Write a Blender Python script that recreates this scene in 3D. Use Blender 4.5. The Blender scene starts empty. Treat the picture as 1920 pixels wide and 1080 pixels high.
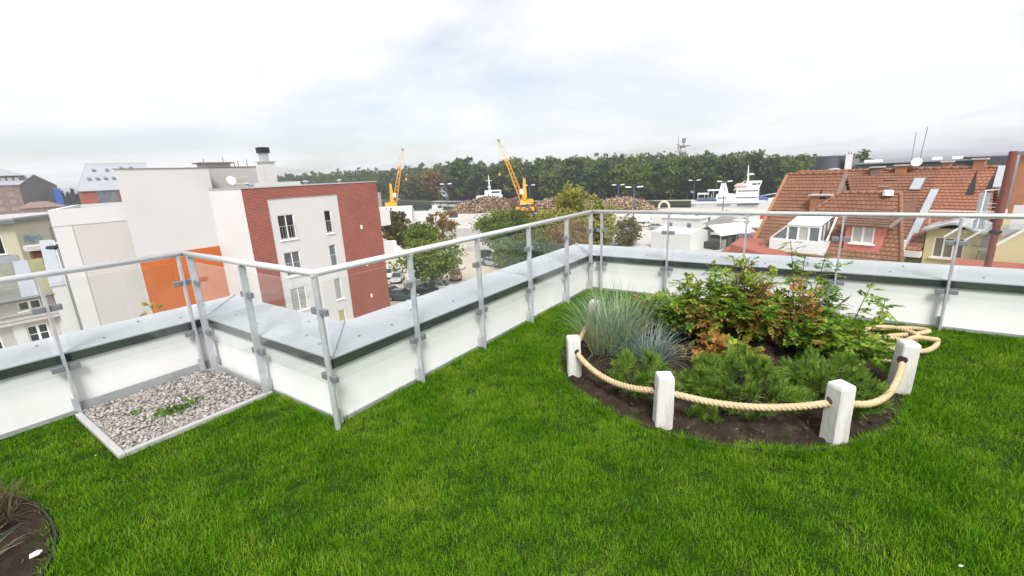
import bpy, bmesh, math, random
import numpy as np
from mathutils import Vector, Matrix

SC = bpy.context.scene
COL = SC.collection
R = math.radians
PI = math.pi

# ------------------------------------------------------------------ camera
cam_d = bpy.data.cameras.new('camera')
cam_d.sensor_width = 36.0
cam_d.lens = 836.69 * 36.0 / 1920.0
cam_d.clip_start = 0.05
cam_d.clip_end = 20000
cam = bpy.data.objects.new('camera', cam_d)
COL.objects.link(cam)
_p, _r, _y = R(14.462), R(-2.622), R(-35.189)
_fw = Vector((math.sin(_y) * math.cos(_p), math.cos(_y) * math.cos(_p), -math.sin(_p)))
_r0 = Vector((math.cos(_y), -math.sin(_y), 0))
_u0 = _r0.cross(_fw)
_rt = _r0 * math.cos(_r) + _u0 * math.sin(_r)
_up = -_r0 * math.sin(_r) + _u0 * math.cos(_r)
_m = Matrix((( _rt.x, _up.x, -_fw.x, 0), (_rt.y, _up.y, -_fw.y, 0), (_rt.z, _up.z, -_fw.z, 1.65), (0, 0, 0, 1)))
cam.matrix_world = _m
SC.camera = cam

# ------------------------------------------------------------------ light
SUN_AZ, SUN_EL = 140.0, 50.0          # azimuth from +Y towards +X
sun_d = bpy.data.lights.new('sun', 'SUN')
sun_d.energy = 3.3
sun_d.angle = R(20)
sun_d.color = (1.0, 0.975, 0.945)
sun = bpy.data.objects.new('sun', sun_d)
COL.objects.link(sun)
_s = Vector((math.sin(R(SUN_AZ)) * math.cos(R(SUN_EL)), math.cos(R(SUN_AZ)) * math.cos(R(SUN_EL)), math.sin(R(SUN_EL))))
sun.rotation_euler = (-_s).to_track_quat('-Z', 'Y').to_euler()

W = bpy.data.worlds.new('World')
SC.world = W
W.use_nodes = True
nt = W.node_tree
for n in list(nt.nodes):
    nt.nodes.remove(n)
def wn(t, **k):
    n = nt.nodes.new(t)
    for a, b in k.items():
        setattr(n, a, b)
    return n
def wl(a, b):
    nt.links.new(a, b)
w_out = wn('ShaderNodeOutputWorld')
w_bg = wn('ShaderNodeBackground')
w_sky = wn('ShaderNodeTexSky', sky_type='NISHITA')
w_sky.sun_disc = False
w_sky.sun_elevation = R(SUN_EL)
w_sky.sun_rotation = R(SUN_AZ)
w_sky.air_density = 1.0
w_sky.dust_density = 2.0
w_tc = wn('ShaderNodeTexCoord')
w_sep = wn('ShaderNodeSeparateXYZ')
wl(w_tc.outputs['Generated'], w_sep.inputs[0])
w_add = wn('ShaderNodeMath', operation='ADD'); w_add.inputs[1].default_value = 0.16
w_abs = wn('ShaderNodeMath', operation='MAXIMUM'); w_abs.inputs[1].default_value = 0.0
wl(w_sep.outputs[2], w_abs.inputs[0]); wl(w_abs.outputs[0], w_add.inputs[0])
w_dx = wn('ShaderNodeMath', operation='DIVIDE'); w_dy = wn('ShaderNodeMath', operation='DIVIDE')
wl(w_sep.outputs[0], w_dx.inputs[0]); wl(w_add.outputs[0], w_dx.inputs[1])
wl(w_sep.outputs[1], w_dy.inputs[0]); wl(w_add.outputs[0], w_dy.inputs[1])
w_cmb = wn('ShaderNodeCombineXYZ')
wl(w_dx.outputs[0], w_cmb.inputs[0]); wl(w_dy.outputs[0], w_cmb.inputs[1])
w_n1 = wn('ShaderNodeTexNoise', noise_dimensions='3D')
w_n1.inputs['Scale'].default_value = 0.45
w_n1.inputs['Detail'].default_value = 7
w_n1.inputs['Roughness'].default_value = 0.55
w_n1.inputs['Distortion'].default_value = 0.5
w_map = wn('ShaderNodeMapping'); w_map.inputs['Location'].default_value = (7.5, 1.0, 5.0)
wl(w_cmb.outputs[0], w_map.inputs[0]); wl(w_map.outputs[0], w_n1.inputs['Vector'])
w_rmp = wn('ShaderNodeValToRGB')               # cloud cover: thin places let the blue through
w_rmp.color_ramp.elements[0].position = 0.36; w_rmp.color_ramp.elements[0].color = (0.5, 0.5, 0.5, 1)
w_rmp.color_ramp.elements[1].position = 0.52; w_rmp.color_ramp.elements[1].color = (1, 1, 1, 1)
wl(w_n1.outputs['Fac'], w_rmp.inputs[0])
w_n2 = wn('ShaderNodeTexNoise', noise_dimensions='3D')
w_n2.inputs['Scale'].default_value = 1.1
w_n2.inputs['Detail'].default_value = 6
w_n2.inputs['Distortion'].default_value = 0.8
wl(w_map.outputs[0], w_n2.inputs['Vector'])
w_cr = wn('ShaderNodeValToRGB')                # cloud brightness
w_cr.color_ramp.elements[0].position = 0.32; w_cr.color_ramp.elements[0].color = (0.732, 0.740, 0.757, 1)
w_cr.color_ramp.elements[1].position = 0.62; w_cr.color_ramp.elements[1].color = (0.76, 0.765, 0.77, 1)
wl(w_n2.outputs['Fac'], w_cr.inputs[0])
w_sk = wn('ShaderNodeVectorMath', operation='SCALE'); w_sk.inputs['Scale'].default_value = 0.12
wl(w_sky.outputs[0], w_sk.inputs[0])
w_mix = wn('ShaderNodeMix', data_type='RGBA')
wl(w_rmp.outputs[0], w_mix.inputs['Factor'])
wl(w_sk.outputs[0], w_mix.inputs['A']); wl(w_cr.outputs[0], w_mix.inputs['B'])
wl(w_mix.outputs['Result'], w_bg.inputs[0])
w_bg.inputs[1].default_value = 1.0
wl(w_bg.outputs[0], w_out.inputs[0])

SC.view_settings.view_transform = 'Standard'
SC.view_settings.look = 'None'
SC.view_settings.exposure = 0.45
SC.view_settings.gamma = 1.0
SC.view_settings.use_curve_mapping = False
SC.cycles.max_bounces = 5
SC.cycles.diffuse_bounces = 3
SC.cycles.glossy_bounces = 2
SC.cycles.transmission_bounces = 2
SC.cycles.transparent_max_bounces = 24
SC.cycles.use_adaptive_sampling = True
SC.cycles.adaptive_threshold = 0.03
SC.cycles.caustics_reflective = False
SC.cycles.caustics_refractive = False

# ------------------------------------------------------------------ materials
MATS = {}
def mat(name, col=(0.5, 0.5, 0.5), rough=0.6, metal=0.0, var=0.0, vscale=6.0, col2=None, bump=0.0, bscale=40.0, spec=0.5,
        dirt=None, dscale=1.5, damount=0.5, coat=0.0, stretch=None):
    """A principled material: base colour broken up by noise towards col2, optional stains and fine relief."""
    m = bpy.data.materials.new(name)
    m.use_nodes = True
    t = m.node_tree
    b = t.nodes['Principled BSDF']
    b.inputs['Roughness'].default_value = rough
    b.inputs['Metallic'].default_value = metal
    b.inputs['Specular IOR Level'].default_value = spec
    if coat:
        b.inputs['Coat Weight'].default_value = coat
        b.inputs['Coat Roughness'].default_value = 0.08
    tc = t.nodes.new('ShaderNodeTexCoord')
    src = tc.outputs['Object']
    if stretch:
        mp = t.nodes.new('ShaderNodeMapping')
        mp.inputs['Scale'].default_value = stretch
        t.links.new(src, mp.inputs[0]); src = mp.outputs[0]
    c_out = None
    if var > 0 or col2 is not None:
        nz = t.nodes.new('ShaderNodeTexNoise')
        nz.inputs['Scale'].default_value = vscale
        nz.inputs['Detail'].default_value = 5
        t.links.new(src, nz.inputs['Vector'])
        rp = t.nodes.new('ShaderNodeValToRGB')
        rp.color_ramp.elements[0].position = 0.3
        rp.color_ramp.elements[1].position = 0.7
        c2 = col2 if col2 is not None else tuple(c * (1 - var) for c in col)
        rp.color_ramp.elements[0].color = (*c2, 1)
        rp.color_ramp.elements[1].color = (*col, 1)
        t.links.new(nz.outputs['Fac'], rp.inputs[0])
        c_out = rp.outputs[0]
    if dirt is not None:
        nd = t.nodes.new('ShaderNodeTexNoise')
        nd.inputs['Scale'].default_value = dscale
        nd.inputs['Detail'].default_value = 8
        nd.inputs['Roughness'].default_value = 0.65
        t.links.new(src, nd.inputs['Vector'])
        rd = t.nodes.new('ShaderNodeValToRGB')
        rd.color_ramp.elements[0].position = 0.52
        rd.color_ramp.elements[1].position = 0.72
        rd.color_ramp.elements[0].color = (0, 0, 0, 1)
        rd.color_ramp.elements[1].color = (damount, damount, damount, 1)
        t.links.new(nd.outputs['Fac'], rd.inputs[0])
        mx = t.nodes.new('ShaderNodeMix'); mx.data_type = 'RGBA'
        t.links.new(rd.outputs[0], mx.inputs['Factor'])
        if c_out is not None:
            t.links.new(c_out, mx.inputs['A'])
        else:
            mx.inputs['A'].default_value = (*col, 1)
        mx.inputs['B'].default_value = (*dirt, 1)
        c_out = mx.outputs['Result']
    if c_out is not None:
        t.links.new(c_out, b.inputs['Base Color'])
    else:
        b.inputs['Base Color'].default_value = (*col, 1)
    if bump > 0:
        nb = t.nodes.new('ShaderNodeTexNoise')
        nb.inputs['Scale'].default_value = bscale
        nb.inputs['Detail'].default_value = 4
        t.links.new(src, nb.inputs['Vector'])
        bp = t.nodes.new('ShaderNodeBump')
        bp.inputs['Strength'].default_value = bump
        bp.inputs['Distance'].default_value = 0.01
        t.links.new(nb.outputs['Fac'], bp.inputs['Height'])
        t.links.new(bp.outputs[0], b.inputs['Normal'])
    MATS[name] = m
    return m

def leaf_mat(name, cols, trans=0.35, nscale=1.2, rough=0.6, spread=0.55, spec=0.25, nw=1.7):
    """Leaf surface: every leaf takes its own tint from the list; nearby leaves drift together."""
    m = bpy.data.materials.new(name)
    m.use_nodes = True
    t = m.node_tree
    t.nodes.remove(t.nodes['Principled BSDF'])
    out = t.nodes['Material Output']
    geo = t.nodes.new('ShaderNodeNewGeometry')
    nz = t.nodes.new('ShaderNodeTexNoise')
    nz.inputs['Scale'].default_value = nscale
    nz.inputs['Detail'].default_value = 3
    t.links.new(geo.outputs['Position'], nz.inputs['Vector'])
    ad = t.nodes.new('ShaderNodeMath'); ad.operation = 'MULTIPLY_ADD'
    ad.inputs[1].default_value = spread
    t.links.new(geo.outputs['Random Per Island'], ad.inputs[0])
    sb = t.nodes.new('ShaderNodeMath'); sb.operation = 'MULTIPLY_ADD'
    sb.inputs[1].default_value = nw; sb.inputs[2].default_value = 0.5 - nw * 0.5 - spread * 0.5
    t.links.new(nz.outputs['Fac'], sb.inputs[0])
    t.links.new(sb.outputs[0], ad.inputs[2])
    rp = t.nodes.new('ShaderNodeValToRGB')
    k = len(cols)
    while len(rp.color_ramp.elements) < k:
        rp.color_ramp.elements.new(0.5)
    for i, c in enumerate(cols):
        rp.color_ramp.elements[i].position = i / (k - 1) if k > 1 else 0
        rp.color_ramp.elements[i].color = (*c, 1)
    t.links.new(ad.outputs[0], rp.inputs[0])
    pr = t.nodes.new('ShaderNodeBsdfPrincipled')
    pr.inputs['Roughness'].default_value = rough
    pr.inputs['Specular IOR Level'].default_value = spec
    tr = t.nodes.new('ShaderNodeBsdfTranslucent')
    mx = t.nodes.new('ShaderNodeMixShader'); mx.inputs[0].default_value = trans
    t.links.new(rp.outputs[0], pr.inputs['Base Color'])
    t.links.new(rp.outputs[0], tr.inputs['Color'])
    t.links.new(pr.outputs[0], mx.inputs[1]); t.links.new(tr.outputs[0], mx.inputs[2])
    t.links.new(mx.outputs[0], out.inputs[0])
    MATS[name] = m
    return m

def brick_mat(name, c1, c2, mortar, scale=1.0, swap=False, bw=0.25, rh=0.075, ms=0.012):
    m = bpy.data.materials.new(name)
    m.use_nodes = True
    t = m.node_tree
    b = t.nodes['Principled BSDF']
    b.inputs['Roughness'].default_value = 0.85
    tc = t.nodes.new('ShaderNodeTexCoord')
    sp = t.nodes.new('ShaderNodeSeparateXYZ'); t.links.new(tc.outputs['Object'], sp.inputs[0])
    ad = t.nodes.new('ShaderNodeMath'); ad.operation = 'ADD'
    t.links.new(sp.outputs[0], ad.inputs[0]); t.links.new(sp.outputs[1], ad.inputs[1])
    cb = t.nodes.new('ShaderNodeCombineXYZ')
    t.links.new(ad.outputs[0], cb.inputs[0]); t.links.new(sp.outputs[2], cb.inputs[1])
    bt = t.nodes.new('ShaderNodeTexBrick')
    bt.inputs['Scale'].default_value = scale
    bt.inputs['Brick Width'].default_value = bw
    bt.inputs['Row Height'].default_value = rh
    bt.inputs['Mortar Size'].default_value = ms
    bt.inputs['Color1'].default_value = (*c1, 1); bt.inputs['Color2'].default_value = (*c2, 1)
    bt.inputs['Mortar'].default_value = (*mortar, 1)
    t.links.new(cb.outputs[0], bt.inputs['Vector'])
    nz = t.nodes.new('ShaderNodeTexNoise'); nz.inputs['Scale'].default_value = 0.7; nz.inputs['Detail'].default_value = 6
    t.links.new(tc.outputs['Object'], nz.inputs['Vector'])
    mp = t.nodes.new('ShaderNodeMapRange'); mp.inputs[3].default_value = 0.78; mp.inputs[4].default_value = 1.2
    t.links.new(nz.outputs['Fac'], mp.inputs[0])
    vm = t.nodes.new('ShaderNodeVectorMath'); vm.operation = 'SCALE'
    t.links.new(bt.outputs['Color'], vm.inputs[0]); t.links.new(mp.outputs[0], vm.inputs['Scale'])
    t.links.new(vm.outputs[0], b.inputs['Base Color'])
    bp = t.nodes.new('ShaderNodeBump'); bp.inputs['Strength'].default_value = 0.5; bp.inputs['Distance'].default_value = 0.01
    bp.invert = True
    t.links.new(bt.outputs['Fac'], bp.inputs['Height']); t.links.new(bp.outputs[0], b.inputs['Normal'])
    MATS[name] = m
    return m

def glass_mat(name, tint=(0.93, 0.97, 0.955), dirt=0.018):
    """Clear sheet glass: straight-through transparency with a Fresnel reflection and a trace of dirt."""
    m = bpy.data.materials.new(name)
    m.use_nodes = True
    t = m.node_tree
    t.nodes.remove(t.nodes['Principled BSDF'])
    out = t.nodes['Material Output']
    tp = t.nodes.new('ShaderNodeBsdfTransparent'); tp.inputs[0].default_value = (*tint, 1)
    gl = t.nodes.new('ShaderNodeBsdfGlossy'); gl.inputs['Roughness'].default_value = 0.01
    gl.inputs['Color'].default_value = (0.95, 0.97, 0.96, 1)
    df = t.nodes.new('ShaderNodeBsdfDiffuse'); df.inputs[0].default_value = (0.62, 0.64, 0.6, 1)
    lw = t.nodes.new('ShaderNodeLayerWeight'); lw.inputs['Blend'].default_value = 0.5
    p5 = t.nodes.new('ShaderNodeMath'); p5.operation = 'POWER'; p5.inputs[1].default_value = 5.0
    t.links.new(lw.outputs['Facing'], p5.inputs[0])
    fr = t.nodes.new('ShaderNodeMath'); fr.operation = 'MULTIPLY_ADD'; fr.inputs[1].default_value = 0.93; fr.inputs[2].default_value = 0.03
    t.links.new(p5.outputs[0], fr.inputs[0])
    nz = t.nodes.new('ShaderNodeTexNoise'); nz.inputs['Scale'].default_value = 2.2; nz.inputs['Detail'].default_value = 8
    tc = t.nodes.new('ShaderNodeTexCoord'); t.links.new(tc.outputs['Object'], nz.inputs['Vector'])
    mr = t.nodes.new('ShaderNodeMapRange'); mr.inputs[1].default_value = 0.4; mr.inputs[2].default_value = 0.8
    mr.inputs[3].default_value = dirt * 0.3; mr.inputs[4].default_value = dirt * 2.2
    t.links.new(nz.outputs['Fac'], mr.inputs[0])
    m1 = t.nodes.new('ShaderNodeMixShader'); m2 = t.nodes.new('ShaderNodeMixShader')
    t.links.new(mr.outputs[0], m1.inputs[0]); t.links.new(tp.outputs[0], m1.inputs[1]); t.links.new(df.outputs[0], m1.inputs[2])
    t.links.new(fr.outputs[0], m2.inputs[0]); t.links.new(m1.outputs[0], m2.inputs[1]); t.links.new(gl.outputs[0], m2.inputs[2])
    t.links.new(m2.outputs[0], out.inputs[0])
    MATS[name] = m
    return m

# ------------------------------------------------------------------ mesh helpers
class MB:
    """Collects shapes; build() links them as one mesh object."""
    def __init__(s):
        s.v = []; s.f = []; s.mi = []
    def add(s, vs, fs, mi=0):
        o = len(s.v)
        s.v += [tuple(p) for p in vs]
        s.f += [tuple(i + o for i in f) for f in fs]
        s.mi += [mi] * len(fs)
        return s
    def box(s, x0, x1, y0, y1, z0, z1, mi=0):
        v = [(x0, y0, z0), (x1, y0, z0), (x1, y1, z0), (x0, y1, z0), (x0, y0, z1), (x1, y0, z1), (x1, y1, z1), (x0, y1, z1)]
        return s.add(v, [(0, 3, 2, 1), (4, 5, 6, 7), (0, 1, 5, 4), (1, 2, 6, 5), (2, 3, 7, 6), (3, 0, 4, 7)], mi)
    def obox(s, c, ax, ay, az, mi=0):
        """Oriented box: centre and three half-axis vectors."""
        c, ax, ay, az = Vector(c), Vector(ax), Vector(ay), Vector(az)
        v = [c + ax * i + ay * j + az * k for k in (-1, 1) for i, j in ((-1, -1), (1, -1), (1, 1), (-1, 1))]
        return s.add(v, [(0, 3, 2, 1), (4, 5, 6, 7), (0, 1, 5, 4), (1, 2, 6, 5), (2, 3, 7, 6), (3, 0, 4, 7)], mi)
    def bar(s, a, b, w, d=None, up=(0, 0, 1), mi=0):
        a, b = Vector(a), Vector(b)
        d = w if d is None else d
        t = (b - a)
        L = t.length
        t.normalize()
        u = Vector(up)
        if abs(t.dot(u)) > 0.95:
            u = Vector((0, 1, 0))
        x = t.cross(u).normalized()
        y = x.cross(t).normalized()
        return s.obox((a + b) / 2, x * w / 2, y * d / 2, t * L / 2, mi)
    def prism(s, poly, z0, z1, mi=0):
        """Horizontal polygon (counter-clockwise) extruded from z0 to z1; z may be a list per vertex."""
        n = len(poly)
        za = z0 if isinstance(z0, (list, tuple)) else [z0] * n
        zb = z1 if isinstance(z1, (list, tuple)) else [z1] * n
        v = [(p[0], p[1], za[i]) for i, p in enumerate(poly)] + [(p[0], p[1], zb[i]) for i, p in enumerate(poly)]
        f = [tuple(reversed(range(n))), tuple(range(n, 2 * n))]
        f += [(i, (i + 1) % n, n + (i + 1) % n, n + i) for i in range(n)]
        return s.add(v, f, mi)
    def poly3(s, pts, thick, mi=0):
        """Planar polygon in space given a thickness along minus its normal."""
        pts = [Vector(p) for p in pts]
        n = Vector((0, 0, 0))
        for i in range(len(pts)):
            n += pts[i].cross(pts[(i + 1) % len(pts)])
        n.normalize()
        k = len(pts)
        v = pts + [p - n * thick for p in pts]
        f = [tuple(range(k)), tuple(reversed(range(k, 2 * k)))]
        f += [(i, k + i, k + (i + 1) % k, (i + 1) % k) for i in range(k)]
        return s.add(v, f, mi)
    def tube(s, pts, rad, n=8, caps=True, mi=0):
        pts = [Vector(p) for p in pts]
        k = len(pts)
        rr = rad if isinstance(rad, (list, tuple)) else [rad] * k
        vs = []
        prev = None
        for i, p in enumerate(pts):
            t = (pts[min(i + 1, k - 1)] - pts[max(i - 1, 0)])
            if t.length < 1e-9:
                t = Vector((0, 0, 1))
            t.normalize()
            if prev is None:
                a = Vector((0, 0, 1)) if abs(t.z) < 0.9 else Vector((1, 0, 0))
                x = t.cross(a).normalized()
            else:
                x = (prev - t * prev.dot(t))
                x = x.normalized() if x.length > 1e-6 else t.orthogonal().normalized()
            prev = x
            y = t.cross(x)
            for j in range(n):
                an = 2 * PI * j / n
                vs.append(p + (x * math.cos(an) + y * math.sin(an)) * rr[i])
        fs = []
        for i in range(k - 1):
            for j in range(n):
                a0 = i * n + j; a1 = i * n + (j + 1) % n
                fs.append((a0, a1, a1 + n, a0 + n))
        if caps:
            fs.append(tuple(reversed(range(n))))
            fs.append(tuple(range((k - 1) * n, k * n)))
        return s.add(vs, fs, mi)
    def lathe(s, prof, n=16, c=(0, 0), mi=0):
        """Profile of (radius, z) turned about a vertical axis through c."""
        vs = []
        for r_, z in prof:
            for j in range(n):
                a = 2 * PI * j / n
                vs.append((c[0] + r_ * math.cos(a), c[1] + r_ * math.sin(a), z))
        fs = []
        k = len(prof)
        for i in range(k - 1):
            for j in range(n):
                a0 = i * n + j; a1 = i * n + (j + 1) % n
                fs.append((a0, a1, a1 + n, a0 + n))
        fs.append(tuple(reversed(range(n)))); fs.append(tuple(range((k - 1) * n, k * n)))
        return s.add(vs, fs, mi)
    def wall(s, o, u, W_, H_, holes=(), depth=0.15, n=None, mi=0, rmi=None):
        """Upright wall sheet from corner o along u (unit), W_ wide and H_ high, with rectangular openings
        (u0, u1, z0, z1) and reveals of the given depth going back along -n."""
        o, u = Vector(o), Vector(u)
        n = Vector(n) if n is not None else Vector((u.y, -u.x, 0))
        zz = Vector((0, 0, 1))
        us = sorted({0.0, W_, *[h[0] for h in holes], *[h[1] for h in holes]})
        zs = sorted({0.0, H_, *[h[2] for h in holes], *[h[3] for h in holes]})
        for i in range(len(us) - 1):
            for j in range(len(zs) - 1):
                cu, cz = (us[i] + us[i + 1]) / 2, (zs[j] + zs[j + 1]) / 2
                if any(h[0] < cu < h[1] and h[2] < cz < h[3] for h in holes):
                    continue
                q = [o + u * us[i] + zz * zs[j], o + u * us[i + 1] + zz * zs[j], o + u * us[i + 1] + zz * zs[j + 1], o + u * us[i] + zz * zs[j + 1]]
                s.add(q, [(0, 1, 2, 3)], mi)
        for (a, b, c, d) in holes:
            A = [o + u * a + zz * c, o + u * b + zz * c, o + u * b + zz * d, o + u * a + zz * d]
            B = [p - n * depth for p in A]
            s.add(A + B, [(0, 4, 5, 1), (1, 5, 6, 2), (2, 6, 7, 3), (3, 7, 4, 0)], mi if rmi is None else rmi)
        return s
    def build(s, name, m, parent=None, smooth=False, bevel=0.0):
        me = bpy.data.meshes.new(name)
        me.from_pydata(s.v, [], s.f)
        ms = m if isinstance(m, (list, tuple)) else [m]
        for q in ms:
            me.materials.append(MATS[q] if isinstance(q, str) else q)
        if len(ms) > 1:
            me.polygons.foreach_set('material_index', s.mi)
        if smooth:
            me.polygons.foreach_set('use_smooth', [True] * len(me.polygons))
        me.update()
        o = bpy.data.objects.new(name, me)
        COL.objects.link(o)
        if parent is not None:
            o.parent = parent
        if bevel > 0:
            md = o.modifiers.new('bevel', 'BEVEL')
            md.width = bevel; md.segments = 2; md.limit_method = 'ANGLE'
        return o

def np_mesh(name, v, f, m, parent=None, smooth=False):
    """Mesh object from numpy arrays: all faces with the same number of corners."""
    me = bpy.data.meshes.new(name)
    v = np.asarray(v, np.float32); f = np.asarray(f, np.int32)
    k = f.shape[1]
    me.vertices.add(len(v)); me.vertices.foreach_set('co', v.ravel())
    me.loops.add(f.size); me.loops.foreach_set('vertex_index', f.ravel())
    me.polygons.add(len(f))
    me.polygons.foreach_set('loop_start', np.arange(0, f.size, k, dtype=np.int32))
    if smooth:
        me.polygons.foreach_set('use_smooth', np.ones(len(f), bool))
    me.materials.append(MATS[m] if isinstance(m, str) else m)
    me.update(calc_edges=True)
    me.validate()
    o = bpy.data.objects.new(name, me)
    COL.objects.link(o)
    if parent is not None:
        o.parent = parent
    return o

def tag(o, label=None, cat=None, group=None, kind=None):
    if label: o['label'] = label
    if cat: o['category'] = cat
    if group: o['group'] = group
    if kind: o['kind'] = kind
    return o
def thing(name, label, cat, loc=(0, 0, 0), rz=0.0, group=None):
    o = bpy.data.objects.new(name, None)
    o.empty_display_size = 0.2
    COL.objects.link(o)
    o.location = loc
    o.rotation_euler = (0, 0, rz)
    return tag(o, label, cat, group)
def struct(name, mb, m, label=None):
    o = mb.build(name, m)
    o['kind'] = 'structure'
    if label: o['label'] = label
    return o
def copy_tree(o, parent=None):
    c = o.copy()
    COL.objects.link(c)
    c.parent = parent
    for ch in list(o.children):
        copy_tree(ch, c)
    return c

def leaf_quads(P, size, rng, up=0.35, aspect=1.5, jitter=0.35):
    """Small bent leaf-like quads at points P with random facing."""
    n = len(P)
    d = rng.normal(size=(n, 3)); d[:, 2] += up * rng.random(n)
    d /= np.linalg.norm(d, axis=1, keepdims=True) + 1e-9
    a = rng.normal(size=(n, 3))
    x = np.cross(d, a); x /= np.linalg.norm(x, axis=1, keepdims=True) + 1e-9
    y = np.cross(d, x)
    s = size * (1 + jitter * rng.normal(size=(n, 1))).clip(0.4, 2)
    hx, hy = x * s * 0.5 * aspect, y * s * 0.5
    v = np.empty((n, 4, 3))
    v[:, 0] = P - hx; v[:, 1] = P - hy + d * s * 0.12; v[:, 2] = P + hx; v[:, 3] = P + hy + d * s * 0.12
    f = np.arange(n * 4).reshape(n, 4)
    return v.reshape(-1, 3), f

def crown_points(rng, c, rx, ry, rz, clumps, per, cr=0.3, flat=0.0, shell=0.62):
    """Leaf positions: clumps spread through an ellipsoid, mostly near its surface."""
    d = rng.normal(size=(clumps, 3)); d /= np.linalg.norm(d, axis=1, keepdims=True)
    if flat > 0:
        d[:, 2] = np.where(d[:, 2] < -flat, -flat * rng.random(clumps), d[:, 2])
    r_ = shell + (1 - shell) * rng.random((clumps, 1)) ** 0.6
    r_ *= 1 + 0.16 * rng.normal(size=(clumps, 1))
    cc = d * r_ * np.array([rx, ry, rz]) + np.array(c)
    pts = []
    for k in range(clumps):
        q = rng.normal(size=(per, 3)) * cr * (0.6 + 0.7 * rng.random())
        q *= np.array([rx, ry, (rx + ry) * 0.36])
        pts.append(cc[k] + q)
    return np.concatenate(pts)
# ------------------------------------------------------------------ material list
mat('plaster_white', (0.86, 0.86, 0.855), 0.85, var=0.05, vscale=1.3, bump=0.12, bscale=160, dirt=(0.70, 0.69, 0.67), dscale=1.6, damount=0.28, stretch=(2.6, 2.6, 0.45))
mat('facade_white', (0.555, 0.552, 0.55), 0.9, var=0.04, vscale=0.35, dirt=(0.49, 0.483, 0.475), dscale=0.25, damount=0.3)
mat('facade_light', (0.61, 0.607, 0.605), 0.9, var=0.04, vscale=0.35, dirt=(0.54, 0.525, 0.51), dscale=0.25, damount=0.3)
mat('facade_beige', (0.52, 0.50, 0.48), 0.9, var=0.05, vscale=0.3, dirt=(0.47, 0.44, 0.41), dscale=0.3, damount=0.35)
mat('facade_grey', (0.45, 0.43, 0.42), 0.9, var=0.05, vscale=0.3)
mat('facade_old', (0.50, 0.475, 0.445), 0.9, var=0.08, vscale=0.8, dirt=(0.34, 0.32, 0.29), dscale=0.6, damount=0.5)
mat('facade_cream', (0.58, 0.56, 0.42), 0.9, var=0.06, vscale=0.5, dirt=(0.50, 0.48, 0.37), dscale=0.4, damount=0.35)
mat('facade_yellow', (0.66, 0.58, 0.34), 0.9, var=0.06, vscale=0.5, dirt=(0.57, 0.51, 0.33), dscale=0.4, damount=0.35)
mat('panel_orange', (0.50, 0.115, 0.014), 0.5, var=0.16, vscale=0.5, dirt=(0.40, 0.12, 0.03), dscale=0.5, damount=0.5)
mat('pink_wall', (0.62, 0.20, 0.17), 0.85, var=0.1, vscale=2.0)
mat('white_paint', (0.80, 0.80, 0.79), 0.45, var=0.04, vscale=2)
mat('white_frame', (0.82, 0.82, 0.81), 0.4)
mat('dark_glass', (0.035, 0.042, 0.05), 0.06, spec=0.8, var=0.5, vscale=0.9)
mat('mid_glass', (0.16, 0.18, 0.20), 0.08, spec=0.7, var=0.5, vscale=1.5)
mat('blind', (0.40, 0.40, 0.395), 0.7)
mat('blind_yellow', (0.46, 0.43, 0.20), 0.7)
mat('curtain', (0.55, 0.53, 0.50), 0.9, var=0.3, vscale=6, stretch=(6, 6, 0.4))
mat('shutter_brown', (0.22, 0.17, 0.13), 0.7, var=0.2, vscale=2)
mat('galvanised', (0.58, 0.60, 0.62), 0.42, 0.35, var=0.16, vscale=14, col2=(0.44, 0.46, 0.485), bump=0.06, bscale=60)
mat('rail_steel', (0.74, 0.745, 0.75), 0.3, 0.4, var=0.1, vscale=10)
mat('clamp_steel', (0.25, 0.265, 0.285), 0.5, 0.35, var=0.15, vscale=20)
mat('coping_sheet', (0.485, 0.505, 0.532), 0.42, 0.12, var=0.07, vscale=1.6, dirt=(0.38, 0.39, 0.40), dscale=2.6, damount=0.6)
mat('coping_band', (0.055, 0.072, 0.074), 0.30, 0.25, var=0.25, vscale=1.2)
mat('screw', (0.25, 0.26, 0.27), 0.5, 0.6)
mat('base_strip', (0.42, 0.43, 0.44), 0.6, 0.3, var=0.2, vscale=5)
mat('concrete', (0.50, 0.49, 0.47), 0.9, var=0.14, vscale=5, dirt=(0.32, 0.31, 0.28), dscale=6, damount=0.5, bump=0.2, bscale=90)
mat('kerb', (0.46, 0.45, 0.435), 0.9, var=0.14, vscale=7, dirt=(0.36, 0.33, 0.28), dscale=7, damount=0.45, bump=0.25, bscale=120)
mat('lawn_soil', (0.025, 0.06, 0.008), 1.0, var=0.4, vscale=9, col2=(0.02, 0.036, 0.008), bump=0.6, bscale=60, spec=0.0)
mat('soil', (0.052, 0.038, 0.028), 1.0, col2=(0.024, 0.017, 0.013), vscale=9, bump=1.0, bscale=55, dirt=(0.10, 0.08, 0.062), dscale=14, damount=0.6, spec=0.05)
mat('edging', (0.016, 0.016, 0.016), 0.5)
mat('rope', (0.66, 0.50, 0.30), 0.85, var=0.22, vscale=25, bump=0.5, bscale=220)
mat('post_wood', (0.70, 0.68, 0.65), 0.8, var=0.14, vscale=8, dirt=(0.30, 0.26, 0.22), dscale=5, damount=0.95, bump=0.4, bscale=60, stretch=(1, 1, 0.25))
mat('hole_dark', (0.05, 0.035, 0.025), 0.9)
mat('yard', (0.56, 0.53, 0.49), 0.95, var=0.14, vscale=0.035, dirt=(0.36, 0.34, 0.31), dscale=0.06, damount=0.75, bump=0.2, bscale=4)
mat('street', (0.50, 0.44, 0.36), 0.95, var=0.1, vscale=0.08, dirt=(0.34, 0.31, 0.27), dscale=0.12, damount=0.5)
mat('tarmac', (0.06, 0.06, 0.062), 0.9, var=0.2, vscale=0.3)
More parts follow.
